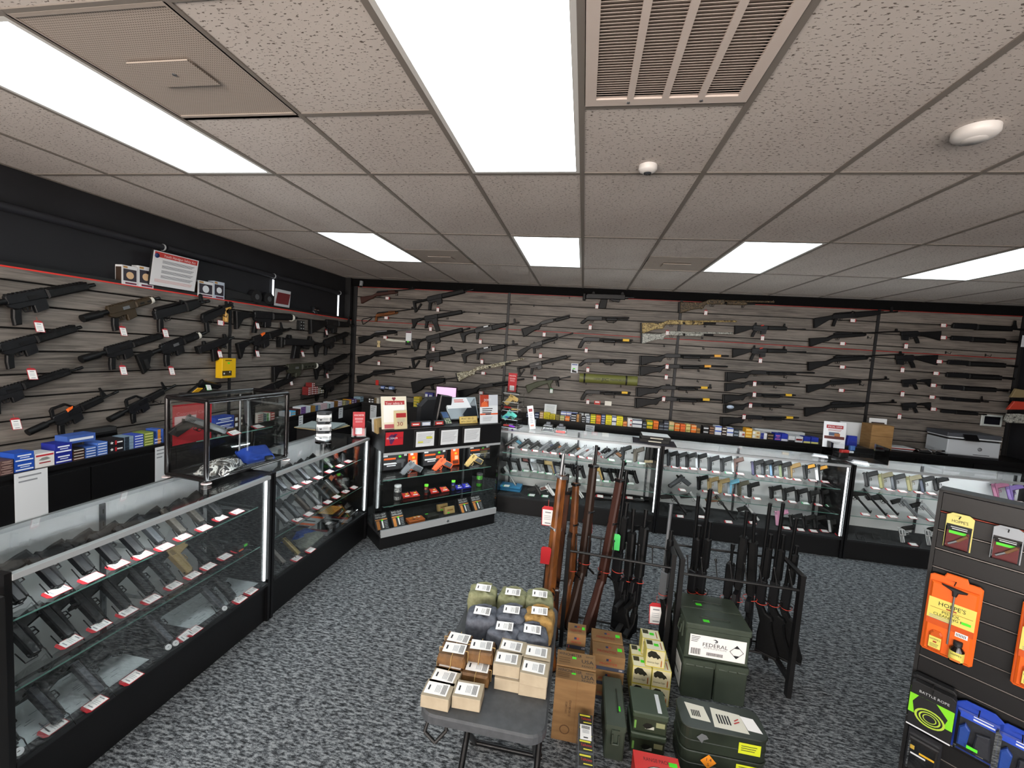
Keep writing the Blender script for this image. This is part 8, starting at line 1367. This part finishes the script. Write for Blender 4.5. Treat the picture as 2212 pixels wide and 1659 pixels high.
def cleaning_kit(s_, zb_, lb, off=.02):
    w_, h_ = .145, .32; t = thing('cleaning_kit', lb, 'kit', GT(s_, off, zb_), 'orange pistol cleaning kits')
    MB().prism([(-w_/2+.008, 0), (w_/2-.008, 0), (w_/2, .008), (w_/2, h_-.012), (w_/2-.01, h_-.004), (.034, h_-.004), (.028, h_+.012), (-.028, h_+.012), (-.034, h_-.004), (-w_/2+.01, h_-.004), (-w_/2, h_-.012), (-w_/2, .008)], -.012, 0, .003).build('backing', ORP, t); MB().prism([(-w_/2+.008, .01), (w_/2-.008, .01), (w_/2-.008, h_-.03), (-w_/2+.008, h_-.03)], -.026, -.012, .006).build('tray', ORP, t)
    o = MB(); rect(o, C('#d9cf63', .5), -w_/2+.008, w_/2-.008, h_*.45, h_*.71, -.0272); rect(o, ORD2, -w_/2+.008, w_/2-.008, h_*.37, h_*.45, -.0272); o.mat(C('#2c2412')).text("HOPPE'S", FT(0, h_*.655, -.028), .022, .075).text('PISTOL', FT(0, h_*.56, -.028), .015, .05).text('CLEANING KIT', FT(0, h_*.515, -.028), .015, .095); rect(o, C('#a03020'), -.014, .014, h_*.605, h_*.62, -.028); rect(o, C('#b06a2a'), -w_*.4, w_*.4, h_*.585, h_*.59, -.028); rect(o, GREEN, .03, .055, h_*.5, h_*.53, -.0285); rect(o, LBL, .018, .052, h_*.33, h_*.385, -.0275); [rect(o, INK, .021+k*.004, .0228+k*.004, h_*.34, h_*.375, -.028) for k in range(7)]; lines(o, -w_*.4, .01, h_*.485, .006, 3, .002, -.028); o.build('print', None, t)
    MB().cyl((0.002, -.03, h_*.2), (.002, -.03, h_*.86), .003, n=8).build('rod', STEEL, t); MB().prism([(-.036, h_*.915), (.036, h_*.89), (.034, h_*.87), (.012, h_*.85), (.008, h_*.8), (-.004, h_*.8), (-.006, h_*.86), (-.034, h_*.9)], -.036, -.022, .004).build('handle', C('#1a1b1e', .4), t)
    b = MB().prism([(-.05, .02), (-.012, .02), (-.012, .085), (-.02, .098), (-.04, .098), (-.05, .085)], -.036, -.02, .005).build('oil_bottle', C('#c4561c', .3), t); o = MB(); rect(o, C('#d9cf63'), -.048, -.014, .03, .075, -.0365); o.mat(INK).text("HOPPE'S", FT(-.031, .065, -.037), .009, .03); rect(o, C('#a03020'), -.036, -.026, .052, .058, -.037); lines(o, -.044, -.02, .045, .005, 3, .0015, -.037, INK); o.build('bottle_label', None, b)
    b = MB().lathe([(.0001, .01), (.02, .012), (.021, .06), (.012, .072), (.012, .078), (.0001, .078)], (.03, -.034, 0), 16).build('solvent_bottle', C('#14100e', .15), t); MB().lathe([(.013, .076), (.013, .092), (.0001, .092)], (.03, -.034, 0), 14).build('cap', BLK, b); o = MB().mat(C('#d9cf63', .6)); n = 8; vs = [(.03+.0214*math.cos(a), -.034+.0214*math.sin(a), z) for z in (.02, .055) for a in [-PI+PI*k/n for k in range(n+1)]]; o.add(vs, [(k, k+1, n+2+k, n+1+k) for k in range(n)], True); o.mat(INK).text("HOPPE'S", TR(.03, -.0558, .046) @ RX(PI/2), .009, .03); o.mat(C('#c8702a')).box(.016, .044, -.0558, -.0554, .02, .028); o.build('bottle_label', None, b)
    MB().cyl((0, .01, h_-.012), (0, -.06, h_-.012), .002, n=5).build('peg', BLK, t)
s0, z0 = gp(.025, 28, 420, 1010); zt = gp(.025, 28, 470, 470)[1]
a = gp(.025, 28, 225, 930); b = gp(.025, 28, 520, 1075); cleaning_kit((a[0]+b[0])/2+.006, b[1], 'orange pistol cleaning kit hanging at the left of the stand')
a2 = gp(.025, 28, 752, 1130); cleaning_kit(a2[0]+.075, a2[1]-.02, 'orange pistol cleaning kit cut by the right picture edge')
# bore rope cleaner box
c1 = gp(.06, 28, 150, 1400); c2 = gp(.06, 28, 400, 1510); ct = gp(.06, 28, 285, 1175)
w_ = .125; h_ = max(.12, ct[1]-c2[1]); s_ = (c1[0]+c2[0])/2
for k, of in enumerate((.015, .05)):
    t = thing('rope_cleaner', ('black and green bore cleaner pack behind another', 'black and green bore cleaner pack in front')[k], 'pack', GT(s_+.004*k, of, c2[1]-.0+.01*(1-k)), 'bore cleaner packs'); MB().prism([(-w_/2, 0), (w_/2, 0), (w_/2, h_*.95), (w_/2-.01, h_), (-w_/2+.01, h_), (-w_/2, h_*.95)], -.03, 0, .002).build('carton', C('#17181a', .45), t); o = MB(); rect(o, C('#7ed321', .5), -w_/2, w_/2, h_*.3, h_*.72, -.0306); o.mat(C('#17181a')).add([(x, -.0312, z) for x, z in ((-w_*.3, h_*.72), (w_*.1, h_*.72), (w_*.38, h_*.5), (w_*.3, h_*.3), (-w_*.35, h_*.3), (-w_*.42, h_*.55))], [tuple(range(6))[::-1]])
    for r_ in (.035, .025, .016): q = [(r_*1.25*math.cos(a), -.0316, h_*.33+r_*math.sin(a)) for a in [2*PI*j/20 for j in range(20)]]; q2 = [(r_*1.05*math.cos(a), -.0316, h_*.33+r_*.84*math.sin(a)) for a in [2*PI*j/20 for j in range(20)]]; o.mat(C('#a9c63a', .6)).add(q+q2, [(j, (j+1) % 20, 20+(j+1) % 20, 20+j) for j in range(20)])
    o.mat(C('#b9bcbe')).text('BATTLE ROPE', FT(.004, h_*.83, -.0312), .014, .085); rect(o, C('#d8dade'), -w_/2, w_/2, 0, h_*.03, -.0318); o.build('print', None, t)
    MB().cyl((0, .015, h_*.96), (0, -.07, h_*.96), .002, n=5).build('peg', BLK, t)
def blue_pack(s_, zt, lb):
    w_, h_ = .125, .2; t = thing('blue_pack', lb, 'pack', GT(s_, .02, zt-h_), 'blue carded gun care packs'); MB().prism([(-w_/2, 0), (w_/2, 0), (w_/2, h_*.9), (w_*.3, h_), (-w_*.3, h_), (-w_/2, h_*.9)], -.008, 0, .002).build('card', C('#1d3fa8', .4), t); MB().prism([(-w_/2+.01, .01), (w_/2-.01, .01), (w_/2-.01, h_*.84), (-w_/2+.01, h_*.84)], -.04, -.008, .008).build('blister', ACRYL, t); o = MB(); rect(o, C('#20232a', .5), -w_*.4, w_*.4, h_*.04, h_*.66, -.009); rect(o, C('#274fc8', .5), -w_*.42, w_*.42, h_*.66, h_*.84, -.009); rect(o, C('#e6eaf4'), -w_*.1, w_*.34, h_*.7, h_*.73, -.0095); rect(o, C('#e6eaf4'), -w_*.1, w_*.3, h_*.76, h_*.79, -.0095); rect(o, C('#d8d2bc'), w_*.05, w_*.2, h_*.06, h_*.3, -.0095); rect(o, C('#5ae02a'), -w_*.15, w_*.08, h_*.2, h_*.26, -.0415); o.build('print', None, t); MB().prism([(-.045, .03), (-.02, .03), (-.015, .1), (-.03, .12), (-.045, .1)], -.03, -.01, .004).build('tool', C('#24489a', .4), t); MB().prism([(-.005, .02), (.04, .025), (.035, .11), (.0, .1)], -.028, -.01, .004).build('grip', C('#2a2c33', .5), t); MB().cyl((0, .02, h_*.93), (0, -.06, h_*.93), .002, n=5).build('peg', BLK, t)
a = gp(.03, 28, 585, 1310); blue_pack(a[0]-.0, a[1], 'left blue carded pack on the slatted stand'); a = gp(.03, 28, 835, 1450); blue_pack(a[0]+.0, a[1]-.0, 'right blue carded pack on the slatted stand')
a = gp(.03, 28, 265, 1470); w_, h_ = .1, .17; t = thing('black_pack', 'black carded pack with yellow stripe at the foot of the stand', 'pack', GT(a[0], .02, a[1]-h_)); MB().box(-w_/2, w_/2, -.008, 0, 0, h_, .002).build('card', C('#1b1c20', .4), t); MB().box(-w_/2+.008, w_/2-.008, -.035, -.008, .01, h_-.03, .006).build('blister', ACRYL, t); o = MB(); rect(o, YEL, -w_*.1, w_*.4, h_*.45, h_*.5, -.0086); rect(o, WHT, -w_*.35, w_*.1, h_*.38, h_*.42, -.0086); rect(o, C('#c9a43a'), -w_*.4, -w_*.25, h_*.5, h_*.6, -.0086); o.build('print', None, t)
# red banner edge at the left picture border
p = V((-1.62, -1.42, 0)); t = thing('red_stand', 'tall red display post cut by the left picture edge', 'stand', TR(-1.70, -1.345, 0)); MB().box(-.1, -.018, -.06, .02, 0, .93, .004).build('panel', C('#b8231e', .5), t); MB().box(-.02, .0, -.06, .02, 0, .93).build('edge', BLK, t)
o = MB().mat(C('#d3d8da', .6)).prism([(-.13, 0), (.0, 0), (-.04, .2), (-.13, .25)], 0, .002); loose('paper_corner', o, TR(-2.02, -1.2, .966) @ RZ(.6), 'white paper sheet standing at the left picture edge', 'paper')
